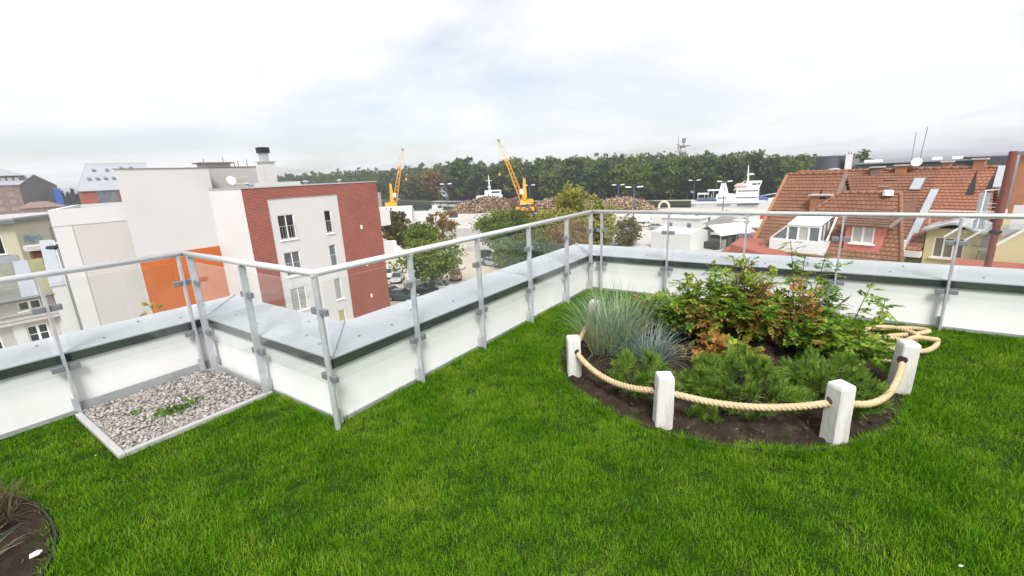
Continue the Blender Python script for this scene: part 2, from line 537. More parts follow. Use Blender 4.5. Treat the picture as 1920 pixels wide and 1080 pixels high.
mat('far_land', (0.07, 0.085, 0.035), 1.0, var=0.4, vscale=0.02)
mat('quay_wall', (0.17, 0.155, 0.14), 0.9, var=0.35, vscale=0.3)
mat('quay_pale', (0.58, 0.55, 0.48), 0.9, var=0.15, vscale=0.1)
mat('bark', (0.10, 0.08, 0.06), 0.95, var=0.4, vscale=6, bump=0.6, bscale=12)
mat('roof_grey', (0.20, 0.21, 0.235), 0.7, var=0.15, vscale=0.5)
mat('roof_slate_pale', (0.36, 0.37, 0.41), 0.6, var=0.1, vscale=0.4)
mat('roof_dark', (0.055, 0.06, 0.072), 0.7, var=0.2, vscale=0.5)
mat('roof_felt', (0.20, 0.205, 0.18), 0.9, var=0.25, vscale=0.7, dirt=(0.25, 0.25, 0.14), dscale=0.35, damount=0.7)
mat('roof_moss', (0.27, 0.26, 0.13), 0.95, var=0.25, vscale=0.6)
mat('metal_pale', (0.45, 0.48, 0.51), 0.4, 0.2, var=0.1, vscale=1)
mat('flue_rust', (0.20, 0.062, 0.042), 0.65, 0.1, var=0.3, vscale=3, dirt=(0.10, 0.05, 0.04), dscale=3, damount=0.6)
mat('timber', (0.45, 0.30, 0.17), 0.9, var=0.25, vscale=4)
mat('black', (0.012, 0.012, 0.014), 0.6)
mat('blue_paint', (0.03, 0.10, 0.40), 0.5, var=0.15, vscale=2)
mat('sky_blue_paint', (0.13, 0.36, 0.60), 0.7)
mat('lamp_blue', (0.07, 0.13, 0.26), 0.5)
mat('crane_yellow', (0.78, 0.36, 0.02), 0.45, var=0.12, vscale=0.8)
mat('crane_pale', (0.70, 0.62, 0.45), 0.5, var=0.15, vscale=0.6)
mat('ship_white', (0.80, 0.80, 0.80), 0.4, var=0.05, vscale=0.3)
mat('ship_blue', (0.06, 0.11, 0.34), 0.5)
mat('lifeboat', (0.72, 0.44, 0.40), 0.5)
mat('tent_white', (0.68, 0.68, 0.68), 0.6, var=0.05, vscale=0.3)
mat('tent_cream', (0.76, 0.70, 0.48), 0.7)
mat('stall_orange', (0.72, 0.36, 0.10), 0.7)
mat('stall_grey', (0.25, 0.235, 0.225), 0.8, var=0.2, vscale=0.6)
mat('red_canvas', (0.50, 0.045, 0.05), 0.7)
mat('roof_red_flat', (0.36, 0.115, 0.08), 0.75, var=0.12, vscale=0.7)
mat('green_cloth', (0.10, 0.32, 0.16), 0.7)
mat('tyre', (0.015, 0.015, 0.016), 0.8)
mat('rim', (0.45, 0.46, 0.47), 0.35, 0.7)
mat('head_lamp', (0.75, 0.76, 0.78), 0.15)
mat('tail_lamp', (0.35, 0.01, 0.01), 0.25)
mat('skin_dark', (0.10, 0.07, 0.055), 0.8)
for nm_, c_ in (('white', (0.74, 0.75, 0.76)), ('black', (0.018, 0.02, 0.023)), ('silver', (0.42, 0.43, 0.45)), ('red', (0.30, 0.055, 0.03)), ('teal', (0.04, 0.075, 0.08)), ('crimson', (0.42, 0.02, 0.03))):
    mat('car_' + nm_, c_, 0.28, 0.25, coat=0.6)
mat('log_bark', (0.26, 0.17, 0.115), 0.95, var=0.5, vscale=0.5)
brick_mat('brick_red', (0.27, 0.048, 0.028), (0.19, 0.034, 0.021), (0.33, 0.175, 0.145), bw=0.29, rh=0.10, ms=0.014)
brick_mat('brick_old', (0.24, 0.155, 0.13), (0.19, 0.12, 0.105), (0.27, 0.21, 0.19), bw=0.5, rh=0.2, ms=0.02)
brick_mat('brick_orange', (0.42, 0.16, 0.07), (0.36, 0.13, 0.06), (0.36, 0.24, 0.16), bw=0.26, rh=0.085)
mat('render_brown', (0.17, 0.155, 0.135), 0.95, var=0.2, vscale=0.12, dirt=(0.12, 0.10, 0.085), dscale=0.2, damount=0.6)
mat('window_haze', (0.30, 0.24, 0.21), 0.6)
glass_mat('rail_glass', (0.980, 0.988, 0.984), 0.018)

def tile_mat(name, c1, c2, pitch=0.23):
    """Clay pantiles: each tile its own tint, rounded across its width (courses are real steps)."""
    m = bpy.data.materials.new(name); m.use_nodes = True
    t = m.node_tree; b = t.nodes['Principled BSDF']; b.inputs['Roughness'].default_value = 0.8
    tc = t.nodes.new('ShaderNodeTexCoord')
    sp = t.nodes.new('ShaderNodeSeparateXYZ'); t.links.new(tc.outputs['UV'], sp.inputs[0])
    dv = t.nodes.new('ShaderNodeMath'); dv.operation = 'DIVIDE'; dv.inputs[1].default_value = pitch
    t.links.new(sp.outputs[0], dv.inputs[0])
    fl = t.nodes.new('ShaderNodeMath'); fl.operation = 'FLOOR'; t.links.new(dv.outputs[0], fl.inputs[0])
    cb = t.nodes.new('ShaderNodeCombineXYZ'); t.links.new(fl.outputs[0], cb.inputs[0]); t.links.new(sp.outputs[1], cb.inputs[1])
    wh = t.nodes.new('ShaderNodeTexWhiteNoise'); wh.noise_dimensions = '2D'; t.links.new(cb.outputs[0], wh.inputs['Vector'])
    nz = t.nodes.new('ShaderNodeTexNoise'); nz.inputs['Scale'].default_value = 0.8; nz.inputs['Detail'].default_value = 6
    t.links.new(tc.outputs['Object'], nz.inputs['Vector'])
    av = t.nodes.new('ShaderNodeMath'); av.operation = 'MULTIPLY_ADD'; av.inputs[1].default_value = 0.3
    t.links.new(wh.outputs['Value'], av.inputs[0])
    sc_ = t.nodes.new('ShaderNodeMath'); sc_.operation = 'MULTIPLY_ADD'; sc_.inputs[1].default_value = 1.5; sc_.inputs[2].default_value = -0.5
    t.links.new(nz.outputs['Fac'], sc_.inputs[0]); t.links.new(sc_.outputs[0], av.inputs[2])
    rp = t.nodes.new('ShaderNodeValToRGB')
    rp.color_ramp.elements[0].color = (*c2, 1); rp.color_ramp.elements[1].color = (*c1, 1)
    t.links.new(av.outputs[0], rp.inputs[0]); t.links.new(rp.outputs[0], b.inputs['Base Color'])
    fr = t.nodes.new('ShaderNodeMath'); fr.operation = 'FRACT'; t.links.new(dv.outputs[0], fr.inputs[0])
    sn = t.nodes.new('ShaderNodeMath'); sn.operation = 'SINE'
    ml = t.nodes.new('ShaderNodeMath'); ml.operation = 'MULTIPLY'; ml.inputs[1].default_value = PI
    t.links.new(fr.outputs[0], ml.inputs[0]); t.links.new(ml.outputs[0], sn.inputs[0])
    bp = t.nodes.new('ShaderNodeBump'); bp.inputs['Distance'].default_value = 0.03; bp.inputs['Strength'].default_value = 0.9
    t.links.new(sn.outputs[0], bp.inputs['Height']); t.links.new(bp.outputs[0], b.inputs['Normal'])
    MATS[name] = m
tile_mat('tile_orange', (0.29, 0.135, 0.078), (0.18, 0.078, 0.046))
tile_mat('tile_red', (0.35, 0.15, 0.09), (0.24, 0.092, 0.055))
tile_mat('tile_brown', (0.22, 0.115, 0.076), (0.14, 0.07, 0.046))
mat('ridge_clay', (0.29, 0.135, 0.08), 0.85, var=0.3, vscale=3)

def water_mat():
    m = bpy.data.materials.new('water'); m.use_nodes = True
    t = m.node_tree; b = t.nodes['Principled BSDF']
    b.inputs['Base Color'].default_value = (0.014, 0.018, 0.018, 1)
    b.inputs['Roughness'].default_value = 0.35; b.inputs['Specular IOR Level'].default_value = 0.12
    geo = t.nodes.new('ShaderNodeNewGeometry')
    nz = t.nodes.new('ShaderNodeTexNoise'); nz.inputs['Scale'].default_value = 0.5; nz.inputs['Detail'].default_value = 4
    t.links.new(geo.outputs['Position'], nz.inputs['Vector'])
    bp = t.nodes.new('ShaderNodeBump'); bp.inputs['Distance'].default_value = 0.12; bp.inputs['Strength'].default_value = 0.5
    t.links.new(nz.outputs['Fac'], bp.inputs['Height']); t.links.new(bp.outputs[0], b.inputs['Normal'])
    MATS['water'] = m
water_mat()

leaf_mat('leaf_green', [(0.035, 0.07, 0.013), (0.07, 0.125, 0.02), (0.12, 0.175, 0.028)], nscale=0.5)
leaf_mat('leaf_bright', [(0.065, 0.12, 0.014), (0.14, 0.205, 0.025), (0.25, 0.28, 0.04)], nscale=0.6)
leaf_mat('leaf_olive', [(0.08, 0.085, 0.022), (0.15, 0.135, 0.03), (0.22, 0.17, 0.045)], nscale=0.6)
leaf_mat('leaf_willow', [(0.19, 0.21, 0.03), (0.31, 0.31, 0.05), (0.42, 0.39, 0.09)], nscale=0.5)
leaf_mat('leaf_autumn', [(0.13, 0.10, 0.025), (0.23, 0.145, 0.035), (0.32, 0.18, 0.05)], nscale=0.4)
leaf_mat('leaf_dark', [(0.035, 0.065, 0.018), (0.06, 0.10, 0.025), (0.10, 0.135, 0.03)], nscale=0.15)
leaf_mat('wood_mix', [(0.040, 0.072, 0.021), (0.078, 0.12, 0.027), (0.135, 0.17, 0.034), (0.20, 0.16, 0.045)], nscale=0.035, spread=0.3)
leaf_mat('leaf_hazed', [(0.05, 0.08, 0.075), (0.08, 0.115, 0.105), (0.11, 0.145, 0.125)], nscale=0.1)  # leaf greens shifted to blue, standing in for haze over distance
leaf_mat('grass_blade', [(0.032, 0.115, 0.003), (0.075, 0.215, 0.005), (0.135, 0.305, 0.010), (0.29, 0.38, 0.04)], trans=0.35, nscale=2.6, spread=0.85, nw=1.25, rough=0.75, spec=0.06)
leaf_mat('rose_green', [(0.05, 0.14, 0.014), (0.12, 0.26, 0.020), (0.25, 0.39, 0.04), (0.44, 0.45, 0.08)], trans=0.4, nscale=3.5, spread=0.8)
leaf_mat('rose_turning', [(0.15, 0.22, 0.03), (0.38, 0.31, 0.07), (0.48, 0.24, 0.07), (0.36, 0.14, 0.045)], trans=0.35, nscale=4, spread=1.0)
leaf_mat('pine_needle', [(0.055, 0.135, 0.016), (0.14, 0.265, 0.03), (0.32, 0.45, 0.07)], trans=0.25, nscale=9, spread=0.6)
leaf_mat('lyme_blade', [(0.13, 0.235, 0.155), (0.21, 0.33, 0.22), (0.32, 0.42, 0.26), (0.48, 0.46, 0.25)], trans=0.35, nscale=4, spread=0.9)
leaf_mat('fescue_blade', [(0.15, 0.25, 0.22), (0.26, 0.37, 0.33), (0.40, 0.48, 0.43)], trans=0.3, nscale=4, spread=0.9)
leaf_mat('sedge_blade', [(0.045, 0.03, 0.018), (0.10, 0.065, 0.035), (0.16, 0.12, 0.06)], trans=0.25, nscale=4, spread=0.9)
leaf_mat('dry_blade', [(0.16, 0.11, 0.05), (0.30, 0.22, 0.11), (0.40, 0.32, 0.18)], trans=0.3, nscale=4, spread=0.9)
leaf_mat('leaf_yellow', [(0.30, 0.22, 0.03), (0.44, 0.32, 0.05), (0.50, 0.40, 0.08)], nscale=2)
leaf_mat('weed_leaf', [(0.07, 0.16, 0.02), (0.15, 0.25, 0.03)], trans=0.4, nscale=5)
leaf_mat('pebble', [(0.17, 0.15, 0.135), (0.32, 0.295, 0.275), (0.48, 0.455, 0.43), (0.26, 0.225, 0.20)], trans=0.0, nscale=7, rough=0.8, spread=1.1)
leaf_mat('log_end', [(0.16, 0.10, 0.065), (0.34, 0.22, 0.13), (0.62, 0.47, 0.31)], trans=0.0, nscale=0.3, rough=0.9, spread=1.2)
leaf_mat('bark_chip', [(0.035, 0.025, 0.018), (0.07, 0.05, 0.036), (0.15, 0.11, 0.08)], trans=0.0, nscale=5, rough=0.9, spread=1.0)

# ------------------------------------------------------------------ the wide setting
GZ = -14.0       # street and quay level
WZ = -16.4       # water level
mb = MB(); mb.add([(-9000, -9000, WZ), (9000, -9000, WZ), (9000, 9000, WZ), (-9000, 9000, WZ)], [(0, 1, 2, 3)])
struct('water', mb, 'water')
QUAY = [(-2500, -400), (-420, 30), (-240, 118), (-150, 152), (-95, 166), (-47, 174), (60, 176), (2500, 230)]
mb = MB(); mb.prism([(-2500, -3000), (2500, -3000)] + QUAY[::-1], -22.0, GZ)
struct('ground', mb, 'yard')
mb = MB()
for a, b in zip(QUAY[1:-2], QUAY[2:-1]):                # stone coping along the quay edge
    d = Vector((b[0] - a[0], b[1] - a[1], 0)).normalized(); n = Vector((-d.y, d.x, 0))
    a3, b3 = Vector((*a, GZ + 0.1)), Vector((*b, GZ + 0.1))
    mb.obox((a3 + b3) / 2 - n * 0.35, d * ((b3 - a3).length / 2), n * 0.5, Vector((0, 0, 0.18)))
struct('quay_kerb', mb, 'quay_pale')
mb = MB(); mb.prism([(-70, 28), (-36, 28), (-36, 62), (-46, 78), (-66, 74), (-88, 62)], GZ + 0.004, GZ + 0.012)
struct('parking_lot', mb, 'street')
FAR = [(-2500, 330), (-640, 300), (-400, 250), (-215, 213), (-90, 215), (10, 216), (48, 240), (60, 330), (30, 700), (-2500, 1500)]
mb = MB(); mb.prism(FAR, -22.0, -14.4)
struct('far_bank', mb, 'far_land')
mb = MB(); mb.prism([(-214, 214.5), (-90, 216.5), (8, 217.5), (40, 241), (38, 246), (5, 226), (-90, 224), (-214, 222)], -14.38, -14.33)
struct('bank_path', mb, 'quay_pale')
# ------------------------------------------------------------------ our own roof terrace
AX, BY, CX, DY = -4.60, 1.60, -2.655, 5.70          # inner faces of the four parapets
AO, BO, CO, DO = -5.12, 2.08, -3.20, 6.36           # their outer edges
# the roof slab with the building below it
mb = MB(); mb.prism([(AO + 0.04, -9), (9, -9), (9, DO - 0.04), (CO + 0.04, DO - 0.04), (CO + 0.04, BO - 0.04), (AO + 0.04, BO - 0.04)], GZ, -0.06)
o = mb.build('terrace_building', 'plaster_white'); tag(o, 'white building whose flat roof carries the lawn', 'building')
BC = (-0.68, 3.87); BR = 1.29                      # big round bed
CC = (-3.2, -1.0); CR = 1.2                        # second bed in the lower left corner
mb = MB(); mb.prism([(AX, -9), (8.9, -9), (8.9, DY), (CX, DY), (CX, BY), (AX, BY)], -0.058, -0.004)
struct('lawn', mb, 'lawn_soil')

def miter(name, label, inner, outer, face_box, n_sheets, band, length_axis):
    """One parapet: plastered upstand, folded sheet coping in lengths, dark drip band, base strip."""
    t = thing(name, label, 'parapet wall', (face_box[0], face_box[2], 0))
    ox, oy = face_box[0], face_box[2]
    loc = lambda p: (p[0] - ox, p[1] - oy)
    b_ = MB(); b_.box(0, face_box[1] - ox, 0, face_box[3] - oy, -0.05, 0.478); b_.build('upstand', 'plaster_white', t)
    ia, ib, oa, ob = (Vector((*p, 0)) for p in (inner[0], inner[1], outer[0], outer[1]))
    dr = (ib - ia).normalized(); wd = (oa - ia) - dr * (oa - ia).dot(dr)
    L_ = (ib - ia).length
    cuts = [(ia, oa)] + [(ia + dr * c, ia + dr * c + wd) for c in n_sheets] + [(ib, ob)]
    for i in range(len(cuts) - 1):
        g0 = dr * (0.001 if i else 0.0); g1 = dr * (0.001 if i < len(cuts) - 2 else 0.0)
        q = [cuts[i][0] + g0, cuts[i + 1][0] - g1, cuts[i + 1][1] - g1, cuts[i][1] + g0]
        pts = [loc((p.x, p.y)) for p in q]
        za = [0.481, 0.481, 0.503, 0.503]; zb = [0.490, 0.490, 0.512, 0.512]
        area = sum(pts[k][0] * pts[(k + 1) % 4][1] - pts[(k + 1) % 4][0] * pts[k][1] for k in range(4))
        if area < 0:
            pts, za, zb = pts[::-1], za[::-1], zb[::-1]
        c_ = MB(); c_.prism(pts, za, zb); c_.build('coping_sheet', 'coping_sheet', t)
        if i:                                           # folded seam between lengths
            a, b = cuts[i]
            s_ = MB(); s_.bar((a.x - ox, a.y - oy, 0.4915), (b.x - ox, b.y - oy, 0.5135), 0.022, 0.008); s_.build('seam', 'coping_sheet', t)
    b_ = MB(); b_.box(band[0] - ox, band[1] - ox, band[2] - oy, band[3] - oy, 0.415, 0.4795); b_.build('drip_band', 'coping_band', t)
    return t, ox, oy

def extras(t, ox, oy, strip, seams, screws):
    b_ = MB(); b_.box(strip[0] - ox, strip[1] - ox, strip[2] - oy, strip[3] - oy, -0.003, 0.03); b_.build('base_strip', 'base_strip', t)
    for a, b in seams:
        s_ = MB(); s_.bar((a[0] - ox, a[1] - oy, 0.497), (b[0] - ox, b[1] - oy, 0.519), 0.028, 0.016); s_.build('seam', 'galvanised', t)
    first = None
    for (x, y, z) in screws:
        if first is None:
            m_ = MB(); m_.lathe([(0.011, 0), (0.011, 0.004), (0.006, 0.007)], 8)
            sc_ = first = m_.build('screw', 'screw', t)
        else:
            sc_ = first.copy(); COL.objects.link(sc_); sc_.parent = t
        sc_.location = (x - ox, y - oy, z)

g_ = 0.02
rs = random.Random(4)
def scr(x0, x1, y0, y1, k):
    out = []
    for i in range(k):
        out.append((rs.uniform(x0, x1), rs.uniform(y0, y1), 0.500))
    return out
# A: left, towards the camera; B: short return; C: long middle; D: back right
t, ox, oy = miter('parapet', 'white parapet wall at the far left behind the gravel bed', ((AX + g_, -6), (AX + g_, BY - g_)), ((AO, -6), (AO, BO)), (AO + 0.04, AX, -6, BO - 0.04), (4.0,), (AX, AX + g_ - 0.002, -6, BY - g_ - 0.001), 1)
extras(t, ox, oy, (AX, AX + 0.012, -6, BY - 0.02), [((AX + g_, BY - g_), (AO, BO))], [(-4.72, 0.3, .4955), (-4.95, .55, .505), (-4.72, .9, .4955), (-4.97, 1.2, .506), (-4.75, 1.45, .497), (-5.0, 1.75, .507)])
t, ox, oy = miter('parapet', 'short white parapet wall between gravel bed and outer railing corner', ((AX + g_, BY - g_), (CX + g_, BY - g_)), ((AO, BO), (CO, BO)), (AX, CX, BY, BO - 0.04), (), (AX + g_, CX + g_, BY - g_, BY - 0.001), 0)
extras(t, ox, oy, (AX + 0.014, CX, BY - 0.012, BY - 0.0005), [], [(-4.35, 1.75, .4955), (-3.9, 1.72, .4955), (-3.5, 1.95, .505), (-3.2, 1.75, .4955), (-2.95, 1.7, .494)])
t, ox, oy = miter('parapet', 'long white parapet wall with grey sheet coping running away beside the lawn', ((CX + g_, BY - g_), (CX + g_, DY - g_)), ((CO, BO), (CO, DO)), (CO + 0.04, CX, BO - 0.04, DO - 0.04), (2.65,), (CX + 0.0005, CX + g_, BY - g_ + 0.0005, DY - g_ - 0.001), 1)
extras(t, ox, oy, (CX, CX + 0.012, BY, DY - 0.02), [((CX + g_, BY - g_), (CO, BO)), ((CX + g_, DY - g_), (CO, DO))], [(-2.82, 1.95, .497), (-2.8, 2.25, .496), (-2.95, 2.6, .502), (-2.8, 3.0, .496), (-2.9, 3.5, .5), (-2.8, 4.4, .496), (-2.9, 5.0, .5)])
t, ox, oy = miter('parapet', 'white parapet wall along the right behind the round flower bed', ((CX + g_, DY - g_), (7.0, DY - g_)), ((CO, DO), (7.0, DO)), (CX, 7.0, DY, DO - 0.04), (2.72, 5.9), (CX + g_, 7.0, DY - g_, DY - 0.001), 0)
extras(t, ox, oy, (CX + 0.014, 7.0, DY - 0.012, DY - 0.0005), [], [(-1.9, 5.85, .496), (-1.2, 6.1, .505), (-.5, 5.84, .496), (.1, 6.05, .503), (.62, 5.85, .496), (.75, 6.15, .507), (1.3, 5.86, .496)])
# C's upstand stops short of its near end: plain plaster corner block carries the outer corner
# ------------------------------------------------------------------ railing
RH = 1.095
def rail_run(name, label, pts, posts, axis, cap_ends=True, skip=(), round_post=None):
    """Handrail tube along pts, flat posts with clamps and brackets, glass panes between the posts."""
    t = thing(name, label, 'railing', (pts[0][0], pts[0][1], 0))
    ox, oy = pts[0]
    a, b = Vector((0, 0, RH)), Vector((pts[1][0] - ox, pts[1][1] - oy, RH))
    h = MB(); h.tube([a, b], 0.0235, 14); h.build('handrail', 'rail_steel', t, smooth=True)
    d = (b - a).normalized(); n = Vector((-d.y, d.x, 0))      # n points away from the lawn
    for k, (px_, py_) in enumerate(posts):
        if k in skip:                                   # the corner post belongs to the neighbouring run
            continue
        c = Vector((px_ - ox, py_ - oy, 0))
        p_ = MB()
        if k == round_post:
            p_.tube([c + Vector((0, 0, -0.04)), c + Vector((0, 0, RH - 0.02))], 0.020, 14)
        else:
            p_.obox(c + Vector((0, 0, RH / 2 - 0.03)), d * 0.0085, n * 0.0245, Vector((0, 0, RH / 2 + 0.008)))
        p_.obox(c + Vector((0, 0, RH - 0.018)), d * 0.02, n * 0.022, Vector((0, 0, 0.004)))
        po = p_.build('post', 'galvanised', t)
        for z in (0.385, 0.845):
            for s in (-1, 1):
                if not cap_ends and ((k == 0 and s < 0) or (k == len(posts) - 1 and s > 0)):
                    continue
                q = MB(); q.obox(c + d * (0.045 * s) + Vector((0, 0, z)), d * 0.034, n * 0.014, Vector((0, 0, 0.022)))
                q.build('clamp', 'clamp_steel', po, bevel=0.004)
        q = MB(); q.obox(c + n * 0.030 - d * 0.016 + Vector((0, 0, 0.075)), d * 0.008, n * 0.022, Vector((0, 0, 0.055)))
        q.build('bracket', 'galvanised', po)
    for k in range(len(posts) - 1):
        p, q = Vector((posts[k][0] - ox, posts[k][1] - oy, 0)), Vector((posts[k + 1][0] - ox, posts[k + 1][1] - oy, 0))
        if (q - p).length < 0.3:
            continue
        L = (q - p).length / 2 - 0.045
        g = MB(); g.obox((p + q) / 2 + Vector((0, 0, (0.335 + 1.03) / 2)), d * L, n * 0.004, Vector((0, 0, (1.03 - 0.335) / 2)))
        g.build('glass_panel', 'rail_glass', t)
    return t
RA, RB, RC, RD = -4.554, 1.530, -2.593, 5.637
rail_run('railing', 'glass and steel railing at the far left, ending at the gravel bed corner', [(RA, -3.1), (RA, RB)], [(RA, y) for y in (-2.83, -1.98, -1.12, -0.25, 0.616, 1.475)], 1)
rail_run('railing', 'short glass railing section between the gravel bed and the outer corner post', [(RA, RB), (RC, RB)], [(x, RB) for x in (-4.46, -3.539, -2.593)], 0, cap_ends=True, round_post=2)
rail_run('railing', 'glass railing section running away from the outer corner along the lawn', [(RC, RB), (RC, RD)], [(RC, RB + 0.0)] + [(RC, y) for y in (2.329, 3.158, 4.032, 4.899, 5.60)], 1, skip=(0,))
rail_run('railing', 'glass railing section along the right behind the round flower bed', [(RC, RD), (6.0, RD)], [(x, RD) for x in (-2.45, -1.569, -0.706, 0.17, 1.029, 1.89, 2.75, 3.61, 4.47)], 0)
# ------------------------------------------------------------------ grass
rng = np.random.default_rng(11)
GX0, GX1, GY0, GY1 = -4.5, -3.56, 0.62, 1.55        # gravel bed
def lawn_free(x, y, pad=0.0):
    ok = (y < DY - 0.025) & (x > AX + 0.03)
    ok &= (x > CX + 0.03) | (y < BY - 0.03)
    ok &= (x - BC[0]) ** 2 + (y - BC[1]) ** 2 > (BR + 0.0 + pad) ** 2
    ok &= (x - CC[0]) ** 2 + (y - CC[1]) ** 2 > (CR + 0.0 + pad) ** 2
    ok &= ~((x < GX1 + 0.03) & (y > GY0 - 0.05) & (y < BY))
    return ok
def blades(n, rad, lmin, lmax, wid, lean, rng, segs=2, curl=0.5, hang=0.0):
    """Tapering bent blades rising from a disc; returns vertices and triangles as separate islands."""
    a = rng.random(n) * 2 * PI; r_ = rad * np.sqrt(rng.random(n))
    base = np.stack([r_ * np.cos(a), r_ * np.sin(a), np.zeros(n)], 1)
    az = a + rng.normal(size=n) * 0.9
    L = lmin + (lmax - lmin) * rng.random(n)
    th = np.abs(rng.normal(size=n)) * lean + 0.05
    side = np.stack([-np.sin(az), np.cos(az), np.zeros(n)], 1)
    rows = []
    p = base.copy()
    w = wid * (0.7 + 0.6 * rng.random((n, 1)))
    for k in range(segs + 1):
        f = k / segs
        ww = w * (1 - f) ** 0.6 if k < segs else w * 0
        rows.append((p - side * ww / 2, p + side * ww / 2))
        t = th + curl * f * (0.5 + rng.random(n)) + hang * f * f
        d = np.stack([np.cos(az) * np.sin(t), np.sin(az) * np.sin(t), np.cos(t)], 1)
        p = p + d * (L / segs)[:, None]
    per = 2 * segs + 1
    v = np.empty((n, per, 3))
    for k in range(segs):
        v[:, 2 * k], v[:, 2 * k + 1] = rows[k]
    v[:, per - 1] = rows[segs][0]
    tri = []
    for k in range(segs - 1):
        tri += [(2 * k, 2 * k + 1, 2 * k + 3), (2 * k, 2 * k + 3, 2 * k + 2)]
    tri.append((2 * segs - 2, 2 * segs - 1, per - 1))
    tri = np.array(tri)
    f = (np.arange(n) * per)[:, None, None] + tri[None]
    return v.reshape(-1, 3), f.reshape(-1, 3)

tufts = bpy.data.collections.new('grass_tufts')       # blade clumps the lawn is grown from
for k in range(7):
    if k < 5:
        v, f = blades(34, 0.045, 0.016, 0.038, 0.0027, 0.6, rng, 2, 0.9)
    else:
        v, f = blades(16, 0.035, 0.030, 0.058, 0.0030, 0.55, rng, 3, 1.0)
    me = bpy.data.meshes.new('tuft')
    me.from_pydata(v.tolist(), [], f.tolist()); me.materials.append(MATS['grass_blade'])
    tufts.objects.link(bpy.data.objects.new('tuft', me))
def scatter(x0, x1, y0, y1, dens):
    n = int((x1 - x0) * (y1 - y0) * dens)
    return rng.uniform(x0, x1, n), rng.uniform(y0, y1, n)
px, py = scatter(-4.55, 4.2, -0.9, 5.68, 1250)
d_ = np.hypot(px, py)
az_ = np.degrees(np.arctan2(px, py))
keep = lawn_free(px, py) & (rng.random(len(px)) < np.where(d_ < 3.4, 1.0, 0.72)) & (d_ > 0.7) & (az_ > -108) & (az_ < 34)
px, py = px[keep], py[keep]
# longer uncut tufts along the edging and the walls
ea = rng.random(1300) * 2 * PI
ex, ey = BC[0] + (BR - 0.01 + 0.05 * rng.random(1300)) * np.cos(ea), BC[1] + (BR - 0.01 + 0.05 * rng.random(1300)) * np.sin(ea)
wx = np.concatenate([np.full(260, CX + 0.04), rng.uniform(CX, 3, 420), rng.uniform(-3.5, CX, 90)])
wy = np.concatenate([rng.uniform(BY, DY, 260), np.full(420, DY - 0.035), np.full(90, BY - 0.035)])
ex, ey = np.concatenate([ex, wx]), np.concatenate([ey, wy])
n0, n1 = len(px), len(ex)
gx, gy = np.concatenate([px, ex]), np.concatenate([py, ey])
var_ = np.concatenate([np.where(rng.random(n0) < 0.93, rng.integers(0, 5, n0), rng.integers(5, 7, n0)), rng.integers(5, 7, n1)])
clump = np.sin(gx * 5.1 + 1.3 * np.sin(gy * 3.7)) * np.sin(gy * 4.3 + 1.7 * np.sin(gx * 2.9))
scl = (0.95 + 0.20 * clump + 0.20 * rng.normal(size=n0 + n1)).clip(0.5, 1.5)
me = bpy.data.meshes.new('grass')
me.vertices.add(n0 + n1)
co = np.stack([gx, gy, np.full(n0 + n1, -0.006)], 1)
me.vertices.foreach_set('co', co.astype(np.float32).ravel())
for nm_, ty, dat in (('variant', 'INT', var_.astype(np.int32)), ('size', 'FLOAT', scl.astype(np.float32)), ('turn', 'FLOAT', (rng.random(n0 + n1) * 2 * PI).astype(np.float32))):
    at_ = me.attributes.new(nm_, ty, 'POINT'); at_.data.foreach_set('value', dat)
me.materials.append(MATS['grass_blade'])
grass = bpy.data.objects.new('grass', me); COL.objects.link(grass)
tag(grass, 'short mown bright green lawn grass on the roof', 'grass', kind='stuff')
ng = bpy.data.node_groups.new('grow_grass', 'GeometryNodeTree')
ng.interface.new_socket('Geometry', in_out='INPUT', socket_type='NodeSocketGeometry')
ng.interface.new_socket('Geometry', in_out='OUTPUT', socket_type='NodeSocketGeometry')
gi, go = ng.nodes.new('NodeGroupInput'), ng.nodes.new('NodeGroupOutput')
ci = ng.nodes.new('GeometryNodeCollectionInfo'); ci.inputs['Collection'].default_value = tufts
ci.inputs['Separate Children'].default_value = True; ci.inputs['Reset Children'].default_value = True
ip = ng.nodes.new('GeometryNodeInstanceOnPoints'); ip.inputs['Pick Instance'].default_value = True
def nattr(nm_, ty):
    n_ = ng.nodes.new('GeometryNodeInputNamedAttribute'); n_.data_type = ty; n_.inputs['Name'].default_value = nm_
    return n_.outputs['Attribute']
cx_ = ng.nodes.new('ShaderNodeCombineXYZ')
ng.links.new(nattr('turn', 'FLOAT'), cx_.inputs[2])
ng.links.new(gi.outputs[0], ip.inputs['Points']); ng.links.new(ci.outputs[0], ip.inputs['Instance'])
ng.links.new(nattr('variant', 'INT'), ip.inputs['Instance Index'])
ng.links.new(cx_.outputs[0], ip.inputs['Rotation'])
ng.links.new(nattr('size', 'FLOAT'), ip.inputs['Scale'])
ng.links.new(ip.outputs[0], go.inputs[0])
md = grass.modifiers.new('grow', 'NODES'); md.node_group = ng

# ------------------------------------------------------------------ gravel bed by the left corner
for (x0, x1, y0, y1, lab) in ((GX0 - 0.02, GX1 + 0.04, GY0 - 0.04, GY0, 'pale concrete kerb along the near side of the gravel bed'),
                              (GX1, GX1 + 0.04, GY0, BY - 0.03, 'pale concrete kerb between gravel bed and lawn')):
    mb = MB(); mb.box(x0, x1, y0, y1, -0.05, 0.028)
    o = mb.build('kerb_stone', 'kerb', bevel=0.006); tag(o, lab, 'kerb')
mb = MB(); mb.box(GX0 - 0.08, GX0 - 0.065, GY0, BY - 0.03, -0.004, 0.085); mb.box(GX0 - 0.064, GX1, BY - 0.05, BY - 0.035, -0.004, 0.06)
o = mb.build('flashing_strip', 'base_strip'); tag(o, 'grey upstand strip at the foot of the walls round the gravel', 'flashing')
mb = MB(); mb.box(GX0 - 0.06, GX1, GY0, BY - 0.052, -0.0035, 0.004)
struct('gravel_base', mb, 'concrete')
